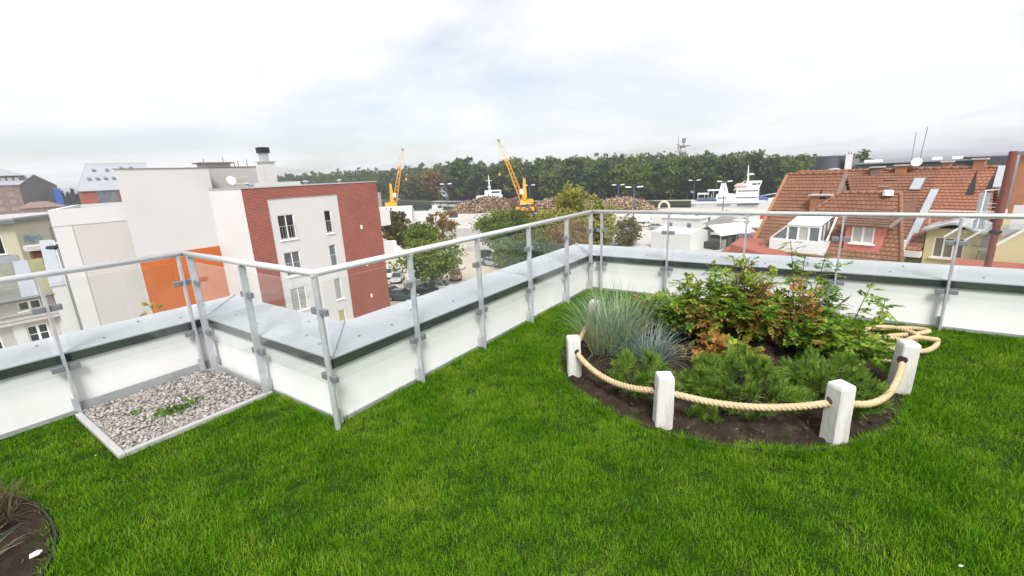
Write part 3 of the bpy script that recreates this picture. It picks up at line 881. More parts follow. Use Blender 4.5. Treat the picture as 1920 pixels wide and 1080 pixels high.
ico = bmesh.new(); bmesh.ops.create_icosphere(ico, subdivisions=1, radius=1.0)
iv = np.array([v.co[:] for v in ico.verts]); if_ = np.array([[v.index for v in f.verts] for f in ico.faces]); ico.free()
n = 5200
px, py = rng.uniform(GX0 - 0.045, GX1 - 0.015, n), rng.uniform(GY0 + 0.015, BY - 0.065, n)
pz = 0.004 + 0.022 * rng.random(n)
s = (0.0080 + 0.0062 * rng.random(n))[:, None, None]
an = rng.random(n) * 2 * PI
sh = np.stack([0.8 + 0.7 * rng.random(n), 0.7 + 0.4 * rng.random(n), 0.5 + 0.35 * rng.random(n)], 1)[:, None, :]
pv = iv[None] * sh * (1 + 0.12 * rng.normal(size=(n, len(iv), 1))) * s
ca, sa = np.cos(an)[:, None], np.sin(an)[:, None]
pv = np.stack([pv[..., 0] * ca - pv[..., 1] * sa, pv[..., 0] * sa + pv[..., 1] * ca, pv[..., 2]], -1) + np.stack([px, py, pz], 1)[:, None, :]
pf = (np.arange(n) * len(iv))[:, None, None] + if_[None]
o = np_mesh('gravel', pv.reshape(-1, 3), pf.reshape(-1, 3), 'pebble'); tag(o, 'pale mixed pebbles filling the corner bed', 'gravel', kind='stuff')
for (x, y, k, lab) in ((-3.90, 1.03, 60, 'bright green weed patch growing in the gravel'), (-4.12, 0.83, 9, 'tiny weed sprig in the gravel near the kerb')):
    w = thing('weed', lab, 'plant', (x, y, 0.02))
    P = rng.normal(size=(k * 3, 3)) * np.array([0.055, 0.08, 0.006]) * (1 if k > 50 else 0.4); P[:, 2] = np.abs(P[:, 2]) + 0.008
    v, f = leaf_quads(P, 0.018, rng, up=1.5)
    np_mesh('leaves', v, f, 'weed_leaf', w)

# ------------------------------------------------------------------ round flower bed
def soil_disc(name, c, r_, h, seed):
    rg = np.random.default_rng(seed)
    rings, seg = 26, 96
    vs = [(c[0], c[1], h)]
    fs = []
    for i in range(1, rings + 1):
        q = i / rings
        for j in range(seg):
            a = 2 * PI * j / seg
            z = h * (1 - q ** 2.4) + 0.006 + 0.014 * rg.normal() * (0.9 if q < 0.97 else 0.1)
            vs.append((c[0] + r_ * q * math.cos(a), c[1] + r_ * q * math.sin(a), z))
    for j in range(seg):
        fs.append((0, 1 + j, 1 + (j + 1) % seg))
    for i in range(rings - 1):
        for j in range(seg):
            a0 = 1 + i * seg + j; a1 = 1 + i * seg + (j + 1) % seg
            fs.append((a0, a0 + seg, a1 + seg, a1))
    m_ = MB(); m_.add(vs, fs)
    o = m_.build(name, 'soil', smooth=True); o['kind'] = 'structure'
    return o
soil_disc('soil_bed', BC, BR - 0.008, 0.06, 2)
soil_disc('soil_bed', CC, CR - 0.008, 0.05, 3)
def edging(c, r_, lab):
    m_ = MB()
    seg = 90
    vs = []; fs = []
    for j in range(seg):
        a = 2 * PI * j / seg
        k = 1 + 0.006 * math.sin(5 * a + 1) + 0.004 * math.sin(11 * a)
        for rr, z in ((r_ * k - 0.006, -0.03), (r_ * k - 0.006, 0.014), (r_ * k + 0.004, 0.014), (r_ * k + 0.004, -0.03)):
            vs.append((c[0] + rr * math.cos(a), c[1] + rr * math.sin(a), z))
    for j in range(seg):
        for i in range(3):
            a0 = j * 4 + i; b0 = ((j + 1) % seg) * 4 + i
            fs.append((a0, a0 + 1, b0 + 1, b0))
    m_.add(vs, fs)
    o = m_.build('bed_edging', 'edging'); tag(o, lab, 'edging')
edging(BC, BR, 'black plastic edging round the large flower bed')
edging(CC, CR, 'black plastic edging of the bed in the lower left corner')
n = 1500
a = rng.random(n) * 2 * PI; rr = BR * 0.98 * np.sqrt(rng.random(n))
P = np.stack([BC[0] + rr * np.cos(a), BC[1] + rr * np.sin(a), 0.06 * (1 - (rr / BR) ** 2.4) + 0.010 + 0.012 * rng.random(n)], 1)
a2 = rng.random(500) * 2 * PI; r2 = CR * np.sqrt(rng.random(500))
P = np.concatenate([P, np.stack([CC[0] + r2 * np.cos(a2), CC[1] + r2 * np.sin(a2), 0.05 * (1 - (r2 / CR) ** 2.4) + 0.01 * rng.random(500)], 1)])
v, f = leaf_quads(P, 0.011, rng, up=2.0, aspect=2.2)
o = np_mesh('mulch', v, f, 'bark_chip'); tag(o, 'bark chips and dead leaf litter on the dark soil', 'mulch', kind='stuff')

POSTS = [(-1.84, 4.05, 0.35, 0.2), (-1.565, 3.06, 0.345, 0.62), (-0.73, 2.68, 0.362, 0.52), (0.19, 3.02, 0.378, 0.85), (0.57, 3.94, 0.388, 0.35)]
PLAB = ['whitewashed rope post half hidden by the tall grass at the back of the bed', 'whitewashed rope post on the left edge of the round bed', 'whitewashed rope post at the front of the bed, left of the pair',
        'whitewashed rope post at the front right of the bed, nearest and largest', 'whitewashed rope post on the right edge beside the coiled rope']
def rope_post(x, y, h, rz, lab, tilt):
    t = thing('rope_post', lab, 'post', (x, y, 0), rz, 'white posts round the flower bed')
    t.rotation_euler = (tilt[0], tilt[1], rz)
    bm = bmesh.new()
    w = 0.053
    rg = random.Random(int(x * 1000))
    lv = [(-0.12, 1.0), (0.0, 1.02), (h * 0.35, 1.0), (h * 0.7, 0.985), (h - 0.020, 0.975), (h - 0.006, 0.92), (h, 0.80)]
    rows = []
    ch = 0.86                                           # chamfered corners: eight-sided section
    for z, k in lv:
        ring = []
        for (sx, sy) in ((1, ch), (ch, 1), (-ch, 1), (-1, ch), (-1, -ch), (-ch, -1), (ch, -1), (1, -ch)):
            ring.append(bm.verts.new((sx * w * k + rg.uniform(-.0015, .0015), sy * w * k + rg.uniform(-.0015, .0015), z + (rg.uniform(-.004, .004) if z > 0 else 0))))
        rows.append(ring)
    for i in range(len(rows) - 1):
        for j in range(8):
            bm.faces.new((rows[i][j], rows[i][(j + 1) % 8], rows[i + 1][(j + 1) % 8], rows[i + 1][j]))
    top = bm.verts.new((0, 0, h + 0.004))
    for j in range(8):
        bm.faces.new((rows[-1][j], rows[-1][(j + 1) % 8], top))
    me = bpy.data.meshes.new('timber'); bm.to_mesh(me); bm.free()
    me.materials.append(MATS['post_wood'])
    o = bpy.data.objects.new('timber', me); COL.objects.link(o); o.parent = t
    return t
for (x, y, h, rz), lab, tl in zip(POSTS, PLAB, ((0.02, 0.03), (0.02, -0.02), (0, 0.01), (0.01, -0.01), (0.02, 0.03))):
    t = rope_post(x, y, h, rz, lab, tl)
    k = POSTS.index((x, y, h, rz))
    ends = ([POSTS[k - 1][:2]] if k else []) + [POSTS[k + 1][:2] if k < 4 else (0.60, 4.2)]
    hb = MB()
    for ex_, ey_ in ends:                                  # dark drilled mouth on each side the rope leaves by
        a_ = math.atan2(ey_ - y, ex_ - x) - rz
        dv_ = Vector((math.cos(a_), math.sin(a_), 0)); reach = 0.0545 / max(abs(dv_.x), abs(dv_.y))
        hb.tube([Vector((0, 0, h - 0.115)), dv_ * reach + Vector((0, 0, h - 0.117))], 0.028, 14)
    hb.build('rope_hole', 'hole_dark', t)

# thick three-strand rope
def strand_rope(name, path, rad, lab, cat='rope', pitch=0.085, group=None):
    """Three helical strands laid round a smooth path."""
    P = [Vector(p) for p in path]
    # resample evenly
    segs = [0.0]
    for i in range(1, len(P)):
        segs.append(segs[-1] + (P[i] - P[i - 1]).length)
    L = segs[-1]; n_ = int(L / 0.0115)
    pts = []; j = 0
    for i in range(n_ + 1):
        d = L * i / n_
        while j < len(segs) - 2 and segs[j + 1] < d:
            j += 1
        k = (d - segs[j]) / max(1e-9, segs[j + 1] - segs[j])
        pts.append(P[j].lerp(P[j + 1], k))
    t = thing(name, lab, cat, (0, 0, 0), 0, group)
    frames = []; prev = None
    for i, p in enumerate(pts):
        tg = (pts[min(i + 1, n_)] - pts[max(i - 1, 0)]).normalized()
        if prev is None:
            x = tg.cross(Vector((0, 0, 1)))
            x = x.normalized() if x.length > 0.1 else Vector((1, 0, 0))
        else:
            x = (prev - tg * prev.dot(tg)).normalized()
        prev = x
        frames.append((x, tg.cross(x)))
    for s in range(3):
        sp = []
        for i, p in enumerate(pts):
            a = 2 * PI * (i * L / n_ / pitch + s / 3)
            sp.append(p + (frames[i][0] * math.cos(a) + frames[i][1] * math.sin(a)) * rad * 0.48)
        m_ = MB(); m_.tube(sp, rad * 0.56, 7)
        m_.build('strand', 'rope', t, smooth=True)
    return t
def sag(a, b, drop, n_=14):
    a, b = Vector(a), Vector(b)
    return [a.lerp(b, i / n_) - Vector((0, 0, drop * 4 * (i / n_) * (1 - i / n_))) for i in range(n_ + 1)]
hz = [p[2] - 0.115 for p in POSTS]
path = []
outw = lambda p, k: (BC[0] + (p[0] - BC[0]) * k, BC[1] + (p[1] - BC[1]) * k)
for i in range(4):
    a, b = POSTS[i], POSTS[i + 1]
    q = sag((a[0], a[1], hz[i]), (b[0], b[1], hz[i + 1]), (0.05, 0.085, 0.045, 0.12)[i])
    mid = Vector(((a[0] + b[0]) / 2 - BC[0], (a[1] + b[1]) / 2 - BC[1], 0)).normalized()
    for k, p in enumerate(q):
        p += mid * (0.02, 0.05, 0.06, 0.07)[i] * 4 * (k / 14) * (1 - k / 14)
    path += q if i == 0 else q[1:]
def smooth(path, it=3):
    for _ in range(it):
        out = [path[0]]
        for i in range(1, len(path) - 1):
            out.append((path[i - 1] + path[i] * 2 + path[i + 1]) / 4)
        path = out + [path[-1]]
    return path
strand_rope('rope', smooth(path, 2), 0.0225, 'thick beige rope slung through the white posts round the bed')
# spare length thrown in loops on the grass behind the right post
lp = []
ctrl = [(0.57, 3.94, 0.27), (0.60, 4.2, 0.13), (0.55, 4.42, 0.045), (0.40, 4.62, 0.03), (0.36, 4.86, 0.035), (0.55, 5.04, 0.05), (0.80, 5.22, 0.06), (0.92, 5.40, 0.05), (0.82, 5.47, 0.04), (0.60, 5.36, 0.035),
        (0.42, 5.20, 0.035), (0.40, 5.02, 0.05), (0.58, 4.93, 0.085), (0.74, 4.92, 0.085), (0.80, 5.10, 0.09), (0.66, 5.26, 0.085), (0.48, 5.18, 0.08), (0.42, 4.96, 0.08), (0.56, 4.78, 0.07), (0.78, 4.80, 0.04), (0.90, 4.98, 0.035), (0.95, 5.18, 0.04), (0.90, 5.06, 0.08), (0.74, 4.90, 0.12), (0.60, 4.72, 0.06), (0.46, 4.66, 0.035)]
ctrl = [Vector(c) for c in ctrl]
for i in range(len(ctrl) - 1):
    p0, p1, p2, p3 = ctrl[max(i - 1, 0)], ctrl[i], ctrl[i + 1], ctrl[min(i + 2, len(ctrl) - 1)]
    for k in range(8):
        u = k / 8
        lp.append(0.5 * ((2 * p1) + (p2 - p0) * u + (2 * p0 - 5 * p1 + 4 * p2 - p3) * u * u + (3 * p1 - p0 - 3 * p2 + p3) * u ** 3))
strand_rope('rope', smooth(lp, 2), 0.022, 'spare loops of beige rope lying in a tangle on the grass by the right post')

# ------------------------------------------------------------------ plants in the bed
def grass_clump(name, loc, n_, rad, l0, l1, wid, lean, m, label, dry=0, curl=0.5, hang=0.5, seed=1):
    rg = np.random.default_rng(seed)
    t = thing(name, label, 'plant', loc)
    v, f = blades(n_, rad, l0, l1, wid, lean, rg, 6, curl, hang)
    np_mesh('blades', v, f, m, t)
    if dry:
        v, f = blades(dry, rad * 1.1, l0 * 0.5, l1 * 0.8, wid * 0.8, lean * 1.5, rg, 5, curl * 1.4, hang * 1.3)
        np_mesh('dry_blades', v, f, 'dry_blade', t)
    return t
grass_clump('lyme_grass', (-1.47, 3.66, 0.03), 740, 0.22, 0.30, 0.72, 0.0075, 0.40, 'lyme_blade', 'tall arching grey green ornamental grass clump at the left of the bed', 150, 0.30, 0.5, 5)
grass_clump('blue_fescue', (-1.07, 3.50, 0.04), 300, 0.09, 0.20, 0.44, 0.006, 0.50, 'fescue_blade', 'smaller silvery blue grass tuft beside the tall clump', 40, 0.45, 0.7, 6)

def pine(loc, rx, ry, h, shoots, label, seed):
    rg = np.random.default_rng(seed)
    t = thing('mountain_pine', label, 'pine shrub', loc, 0, 'dwarf pines at the front of the bed')
    tw = MB()
    V_, F_ = [], []
    off = 0
    for k in range(shoots):
        a = rg.random() * 2 * PI; q = math.sqrt(rg.random())
        x, y = rx * q * math.cos(a), ry * q * math.sin(a)
        z = h * (1 - 0.75 * q * q) * (0.62 + 0.45 * rg.random())
        tip = np.array([x, y, z])
        d = np.array([x * 1.5 + 0.13 * rg.normal(), y * 1.5 + 0.13 * rg.normal(), 0.34 + 0.25 * rg.random()]); d /= np.linalg.norm(d)
        Ls = 0.08 + 0.06 * rg.random()
        st = tip - d * Ls
        tw.tube([(x * 0.15, y * 0.15, 0.0), tuple((st * 0.6 + np.array([x * .2, y * .2, 0]))), tuple(st), tuple(tip)], [0.007, 0.005, 0.004, 0.003], 5)
        nn = 120
        s_ = rg.random(nn) ** 0.8
        bp = st + d * Ls * s_[:, None]
        az = rg.random(nn) * 2 * PI
        e1 = np.cross(d, [0.3, 0.2, 0.93]); e1 /= np.linalg.norm(e1); e2 = np.cross(d, e1)
        spread = 1.15 - 0.75 * s_ + 0.14 * rg.normal(size=nn)
        nd = d * np.cos(spread)[:, None] + (e1 * np.cos(az)[:, None] + e2 * np.sin(az)[:, None]) * np.sin(spread)[:, None]
        L = (0.042 + 0.03 * rg.random(nn))[:, None]
        sd = np.cross(nd, rg.normal(size=(nn, 3))); sd /= np.linalg.norm(sd, axis=1, keepdims=True)
        w = 0.0019
        v = np.stack([bp - sd * w, bp + sd * w, bp + nd * L + sd * w * 0.4, bp + nd * L - sd * w * 0.4], 1)
        V_.append(v.reshape(-1, 3)); F_.append(np.arange(nn * 4).reshape(nn, 4) + off); off += nn * 4
    tw.build('twigs', 'bark', t)
    np_mesh('needles', np.concatenate(V_), np.concatenate(F_), 'pine_needle', t)
    return t
pine((-1.00, 3.03, 0.03), 0.26, 0.20, 0.31, 42, 'small dwarf pine at the front left, behind the drooping rope', 21)
pine((-0.34, 3.20, 0.03), 0.42, 0.27, 0.38, 92, 'largest and brightest dwarf pine at the centre front of the bed', 22)
pine((0.14, 3.55, 0.03), 0.34, 0.32, 0.32, 66, 'dark spreading dwarf pine between the two right hand posts', 23)
pine((-0.52, 2.86, 0.0), 0.10, 0.07, 0.14, 10, 'low pine sprig on the bare soil under the front rope', 24)

def rose(loc, rx, ry, h, stems, leaves, label, seed, green=0.6, tall=()):
    """Rugosa rose: arching stems carrying compound leaves of seven leaflets, part of them turning yellow and rust."""
    rg = np.random.default_rng(seed)
    t = thing('rose_bush', label, 'shrub', loc, 0, 'rose bushes in the round bed')
    st = MB()
    LV = {'rose_green': [], 'rose_turning': []}
    lines = []
    for k in range(stems):
        if k < len(tall):
            x, y, z = tall[k]
        else:
            a = rg.random() * 2 * PI; q = math.sqrt(rg.random())
            x, y = rx * q * math.cos(a), ry * q * math.sin(a)
            z = h * (1 - 0.45 * q * q) * (0.55 + 0.5 * rg.random())
        p0 = np.array([x * 0.25, y * 0.25, 0.0]); p2 = np.array([x, y, z]); p1 = np.array([x * 0.5 + 0.05 * rg.normal(), y * 0.5 + 0.05 * rg.normal(), z * 0.6])
        ps = [(1 - u) ** 2 * p0 + 2 * u * (1 - u) * p1 + u * u * p2 for u in np.linspace(0, 1, 7)]
        st.tube([tuple(p) for p in ps], [0.006 - 0.0006 * i for i in range(7)], 5)
        lines.append(np.array(ps))
    for k in range(leaves):
        ln = lines[rg.integers(0, len(lines))]
        u = 0.35 + 0.65 * rg.random() ** 0.7
        i = min(int(u * 6), 5); fr = u * 6 - i
        b = ln[i] * (1 - fr) + ln[i + 1] * fr
        a = rg.random() * 2 * PI
        el = 0.15 + 0.5 * rg.normal()
        d = np.array([math.cos(a) * math.cos(el), math.sin(a) * math.cos(el), math.sin(el)])
        s = np.cross(d, [0, 0, 1.0]); s /= np.linalg.norm(s) + 1e-9
        n_ = np.cross(s, d)
        Lr = 0.06 + 0.04 * rg.random()
        zone = math.sin(b[0] * 9 + seed) + math.sin(b[1] * 8 + 2.0 * seed) + 0.9 * rg.normal() - (b[2] - 0.4) * 2.4
        key = 'rose_turning' if zone > (green - 0.5) * 4 else 'rose_green'
        sz = 0.0135 + 0.009 * rg.random()
        droop = 0.02 * rg.random()
        for (q, sd) in ((0.4, 1), (0.4, -1), (0.65, 1), (0.65, -1), (0.88, 1), (0.88, -1), (1.0, 0)):
            base = b + d * Lr * q - np.array([0, 0, droop * q * q])
            dr = (s * sd * 0.9 + d * 0.5) if sd else d
            dr = dr / np.linalg.norm(dr)
            sd2 = np.cross(dr, n_)
            tip = base + dr * sz * 2.0 + n_ * sz * (0.2 * rg.normal() - 0.15)
            m = base + dr * sz * 0.9
            LV[key].append((base, m + sd2 * sz * 0.62 + n_ * sz * 0.18, tip, m - sd2 * sz * 0.62 + n_ * sz * 0.18))
    st.build('stems', 'bark', t)
    for key, L in LV.items():
        if L:
            v = np.array(L).reshape(-1, 3)
            np_mesh('green_leaves' if key == 'rose_green' else 'turning_leaves', v, np.arange(len(v)).reshape(-1, 4), key, t)
    hips = MB()
    for k in range(7):
        p = lines[rg.integers(0, len(lines))][-1]
        q = p + np.array([0.02 * rg.normal(), 0.02 * rg.normal(), -0.01])
        hips.lathe([(0.002, q[2] - 0.012), (0.011, q[2] - 0.004), (0.012, q[2] + 0.004), (0.004, q[2] + 0.012)], 8, (q[0], q[1]))
    hips.build('rose_hips', 'roof_red_flat', t, smooth=True)
    return t
rose((-0.98, 4.20, 0.03), 0.48, 0.36, 0.68, 56, 860, 'rust and yellow turning rose bush at the left back of the bed', 31, 0.60)
rose((-0.55, 4.35, 0.03), 0.48, 0.38, 0.82, 54, 1000, 'dense rose bush with rusty leaves in the middle of the bed', 32, 0.74, [(-0.1, 0.1, 0.80), (0.05, 0.0, 0.78)])
rose((-0.10, 4.50, 0.03), 0.42, 0.38, 0.70, 40, 640, 'tall open rose bush with upright leafy shoots at the back', 33, 0.72, [(-0.12, 0.12, 0.93), (0.16, 0.15, 0.88), (0.26, 0.0, 0.76), (0.0, 0.22, 0.80)])
rose((0.17, 4.18, 0.03), 0.34, 0.34, 0.50, 36, 640, 'fresh green rose bush at the right of the bed', 34, 0.85, [(0.20, 0.15, 0.68), (0.28, 0.05, 0.58)])
rose((-0.55, 3.72, 0.04), 0.42, 0.22, 0.24, 26, 300, 'low mixed green and rust rose growth in front of the taller bushes', 35, 0.55)
# ------------------------------------------------------------------ corner bed, lower left
grass_clump('sedge', (-3.40, -0.12, 0.03), 700, 0.24, 0.08, 0.24, 0.006, 0.8, 'sedge_blade', 'brown withered grass clump in the lower left corner bed', 0, 0.6, 0.7, 8)
grass_clump('sedge', (-3.02, -0.08, 0.02), 60, 0.08, 0.10, 0.22, 0.006, 0.7, 'lyme_blade', 'thin green tuft at the edge of the corner bed', 20, 0.6, 0.7, 9)
mb = MB(); mb.prism([(-2.850, 0.085), (-2.822, 0.080), (-2.818, 0.112), (-2.835, 0.126), (-2.854, 0.112)], 0.04, 0.046)
o = mb.build('plant_label', 'white_frame'); o.rotation_euler = (0, 0, 0); tag(o, 'small white plastic tag at the edge of the corner bed', 'plant tag')

for (x, y, lab) in ((0.60, 2.20, 'tiny white scrap lying on the lawn at the lower right'), (-3.66, 0.50, 'small pale scrap on the lawn beside the gravel kerb')):
    mb = MB(); mb.prism([(0, 0), (0.022, -0.004), (0.03, 0.008), (0.012, 0.014)], [0.026, 0.028, 0.034, 0.030], [0.028, 0.030, 0.036, 0.032])
    o = mb.build('paper_scrap', 'white_frame'); o.location = (x, y, 0.008); o.scale = (0.5, 0.5, 0.7); tag(o, lab, 'litter')
# ------------------------------------------------------------------ windows for the buildings
def window(parent, o, u, w, h, n=None, cols=2, pane='dark_glass', frame=0.07, sill=True, bars=0, recess=0.1, rail=False, blind=None, mullion=None):
    """Window set into a wall opening whose lower left corner is o (local), along u, facing n:
    frame with mullions, a pane per light, optional sill, balcony rail or lowered slatted blind."""
    o, u = Vector(o), Vector(u)
    n = Vector(n) if n is not None else Vector((u.y, -u.x, 0))
    zz = Vector((0, 0, 1))
    f = MB()
    def seg(a0, a1, z0, z1, d=0.03, out=0.0):
        f.obox(o + u * ((a0 + a1) / 2) + zz * ((z0 + z1) / 2) - n * (recess - out), u * ((a1 - a0) / 2), n * d, zz * ((z1 - z0) / 2))
    seg(0, frame, 0, h); seg(w - frame, w, 0, h); seg(frame, w - frame, 0, frame); seg(frame, w - frame, h - frame, h)
    mw = mullion if mullion is not None else frame * 1.3
    iw = (w - 2 * frame - (cols - 1) * mw) / cols
    for c in range(1, cols):
        a = frame + c * iw + (c - 1) * mw
        seg(a, a + mw, frame, h - frame)
    for k in range(bars):
        z = frame + (h - 2 * frame) * (k + 1) / (bars + 1)
        seg(frame, w - frame, z - 0.02, z + 0.02, 0.026)
    fo = f.build('window', 'white_frame', parent)
    for c in range(cols):
        a = frame + c * (iw + mw)
        g = MB(); g.obox(o + u * (a + iw / 2) + zz * (h / 2) - n * (recess + 0.005), u * (iw / 2 + 0.004), n * 0.006, zz * (h / 2 - frame + 0.004))
        g.build('pane', pane, fo)
        if blind:
            k = int((h - 2 * frame) / 0.13)
            for q in range(k):
                b_ = MB(); z = h - frame - (q + 0.5) * 0.13
                b_.obox(o + u * (a + iw / 2) + zz * z - n * (recess - 0.016), u * (iw / 2 - 0.01), n * 0.012 + zz * 0.014, zz * 0.036 - n * 0.006)
                b_.build('slat', blind, fo)
    if sill:
        s = MB(); s.obox(o + u * (w / 2) - zz * 0.045 + n * 0.0, u * (w / 2 + 0.1), n * 0.09, zz * 0.04); s.build('sill', 'white_frame', fo)
    if rail:
        r_ = MB()
        for z in (0.12, 1.02):
            r_.obox(o + u * (w / 2) + zz * z + n * 0.05, u * (w / 2 + 0.05), n * 0.012, zz * 0.014)
        k = max(3, int(w / 0.2))
        for q in range(k + 1):
            r_.obox(o + u * (w * q / k) + zz * 0.57 + n * 0.05, u * 0.006, n * 0.006, zz * 0.45)
        r_.build('window_rail', 'rail_steel', fo)
    return fo

# ------------------------------------------------------------------ apartment block with the brick wing, left of centre
FX = -33.0
apt = thing('apartment_building', 'white apartment block with red brick wing and orange panel', 'building', (FX, 15.2, GZ))
h_top = 1.41 - GZ
# brick wing front (local x = 0 plane facing +x, y along the facade)
PY0, PY1 = 1.63, 7.38                        # white panel in the brick front
pz1 = (0.59 - GZ)
mb = MB(); mb.wall((0, 0, 0), (0, 1, 0), 11.45, h_top, [(PY0, PY1, 0.0, pz1)], 0.06, n=(1, 0, 0))
mb.build('brick_front', 'brick_red', apt)
WIN = []
for k, zt in enumerate((-0.62, -3.42, -6.22, -9.02)):
    zb = zt - 1.84
    WIN.append((0.55, 1.80, zb - GZ, zt - GZ, 2, k)); WIN.append((4.36, 4.98, zb - GZ, zt - GZ, 1, k))
mb = MB(); mb.wall((-0.06, PY0, 0), (0, 1, 0), PY1 - PY0, pz1, [w[:4] for w in WIN], 0.16, n=(1, 0, 0))
mb.build('white_panel', 'facade_white', apt)
for (a, b, c, d, cols, k) in WIN:
    bl = None
    if k == 2: bl = 'blind'
    if k == 3: bl = 'blind_yellow'
    window(apt, (-0.06, PY0 + a, c), (0, 1, 0), b - a, d - c, (1, 0, 0), cols, 'dark_glass' if k == 0 else 'mid_glass', 0.055, True, 0, 0.09, rail=(k < 2), blind=bl)
mb = MB(); mb.wall((-5, 0, 0), (1, 0, 0), 5, h_top - 0.004, n=(0, -1, 0)); mb.build('side_wall', 'facade_light', apt)
mb = MB(); mb.wall((0, 11.45, 0), (-1, 0, 0), 14, h_top, n=(0, 1, 0)); mb.build('end_wall', 'brick_red', apt)
mb = MB(); mb.box(-13.5, -0.25, 0.25, 11.2, h_top - 0.35, h_top - 0.3); mb.build('roof_deck', 'roof_felt', apt)
mb = MB()
mb.box(-0.28, 0.05, -0.05, 11.5, h_top + 0.001, h_top + 0.07); mb.box(-13.9, -0.281, 11.2, 11.5, h_top + 0.001, h_top + 0.07); mb.box(-4.88, -0.281, -0.05, 0.28, h_top + 0.001, h_top + 0.07)
mb.build('parapet_cap', 'metal_pale', apt)
mb = MB(); mb.box(-4.7, -0.3, 0.3, 0.33, h_top - 0.32, h_top); mb.box(-0.33, -0.3, 0.33, 11.1, h_top - 0.32, h_top); mb.build('parapet_inside', 'facade_light', apt)
for (y, x, r_, hh) in ((1.2, -1.5, 0.12, 0.5), (1.8, -2.2, 0.09, 0.4), (6.0, -2.0, 0.13, 0.45), (6.6, -3.0, 0.10, 0.38), (9.0, -1.8, 0.12, 0.42)):
    v_ = MB(); v_.lathe([(r_, h_top - 0.3), (r_, h_top + hh * 0.6), (r_ * 1.9, h_top + hh * 0.62), (r_ * 1.6, h_top + hh * 0.8), (0.02, h_top + hh * 0.84)], 10, (x, y)); v_.build('roof_vent', 'metal_pale', apt)
mb = MB(); mb.box(-3.4, -1.4, 2.6, 5.2, h_top - 0.3, h_top + 0.35); mb.build('roof_hatch', 'facade_light', apt)
for (y, z) in ((9.2, 11.5), (9.3, 8.2), (9.35, 5.3)):
    v_ = MB(); v_.box(0.003, 0.12, y, y + 0.14, z, z + 0.34); v_.build('wall_lamp', 'head_lamp', apt, bevel=0.02)
mb = MB(); mb.box(-1.2, 0.1, 11.47, 12.5, 11.5, 12.9); mb.build('balcony_box', 'facade_light', apt)
mb = MB(); mb.box(-1.2, 0.1, 11.47, 12.5, 8.6, 10.0); mb.build('balcony_box', 'facade_light', apt)
# tall white block behind: face at x = -5
t_top = 3.0 - GZ
mb = MB(); mb.wall((-5, -5.2, 0), (0, 1, 0), 5.2, t_top, n=(1, 0, 0)); mb.build('tall_wall', 'facade_white', apt)
mb = MB(); mb.wall((-5, -0.0, h_top - 0.5), (0, 1, 0), 0.30, t_top - h_top + 0.5, n=(1, 0, 0)); mb.build('tall_wall_edge', 'facade_white', apt)
mb = MB(); mb.add([(-5, -5.2, 0), (-5, -5.2, t_top), (-12, -3.1, t_top), (-12, -3.1, 0)], [(0, 1, 2, 3)]); mb.build('tall_side_wall', 'facade_light', apt)
mb = MB(); mb.wall((-6.0, 0.3, h_top - 0.5), (0, 1, 0), 5.2, t_top - h_top + 0.56, n=(1, 0, 0)); mb.build('stair_tower_wall', 'facade_grey', apt)
mb = MB(); mb.wall((-5, 0.3, h_top - 0.5), (-1, 0, 0), 1.0, t_top - h_top + 0.5, n=(0, 1, 0)); mb.build('tower_return', 'facade_grey', apt)
mb = MB(); mb.prism([(-5.02, -5.1), (-5.02, 0.28), (-12, 0.28), (-12, -3.0)], t_top - 0.35, t_top - 0.3); mb.box(-12, -6.02, 0.29, 5.4, t_top - 0.35, t_top - 0.3); mb.build('tall_roof', 'roof_felt', apt)
mb = MB(); mb.box(-5.28, -4.95, -5.25, 0.35, t_top + 0.001, t_top + 0.05); mb.prism([(-5.281, -5.14), (-5.281, -4.84), (-12, -2.8), (-12, -3.1)], t_top + 0.001, t_top + 0.05); mb.box(-6.25, -5.95, 0.351, 5.5, t_top + 0.062, t_top + 0.11); mb.build('tall_cap', 'shutter_brown', apt)
mb = MB(); mb.box(-6.3, -5.5, 4.6, 5.6, h_top - 0.4, t_top + 0.42); mb.box(-6.1, -5.46, 4.25, 4.6, h_top - 0.4, t_top + 0.2); mb.build('chimney_stack', 'facade_light', apt)
mb = MB(); mb.box(-6.4, -5.4, 4.45, 5.75, t_top + 0.421, t_top + 0.50); mb.build('stack_cap', 'concrete', apt)
mb = MB(); mb.box(-6.15, -5.65, 4.72, 5.3, t_top + 0.50, t_top + 1.15); mb.build('stack_pot', 'metal_pale', apt)
mb = MB(); mb.box(-6.25, -5.55, 4.62, 5.4, t_top + 1.151, t_top + 1.6); mb.build('stack_cowl', 'black', apt)
mb = MB(); mb.box(-7.6, -6.6, 0.6, 2.6, t_top - 0.3, t_top + 0.38); mb.build('roof_box', 'facade_light', apt)
mb = MB(); mb.box(-7.8, -6.4, 0.35, 2.85, t_top + 0.381, t_top + 0.47); mb.build('roof_box_cap', 'shutter_brown', apt)
for y, hh in ((0.8, 0.75), (2.2, 0.85), (3.0, 0.5), (3.3, 0.6), (4.0, 0.7)):
    v_ = MB(); v_.tube([(-6.8, y, t_top - 0.3), (-6.8, y, t_top + hh)], 0.03, 6); v_.build('aerial', 'clamp_steel', apt)
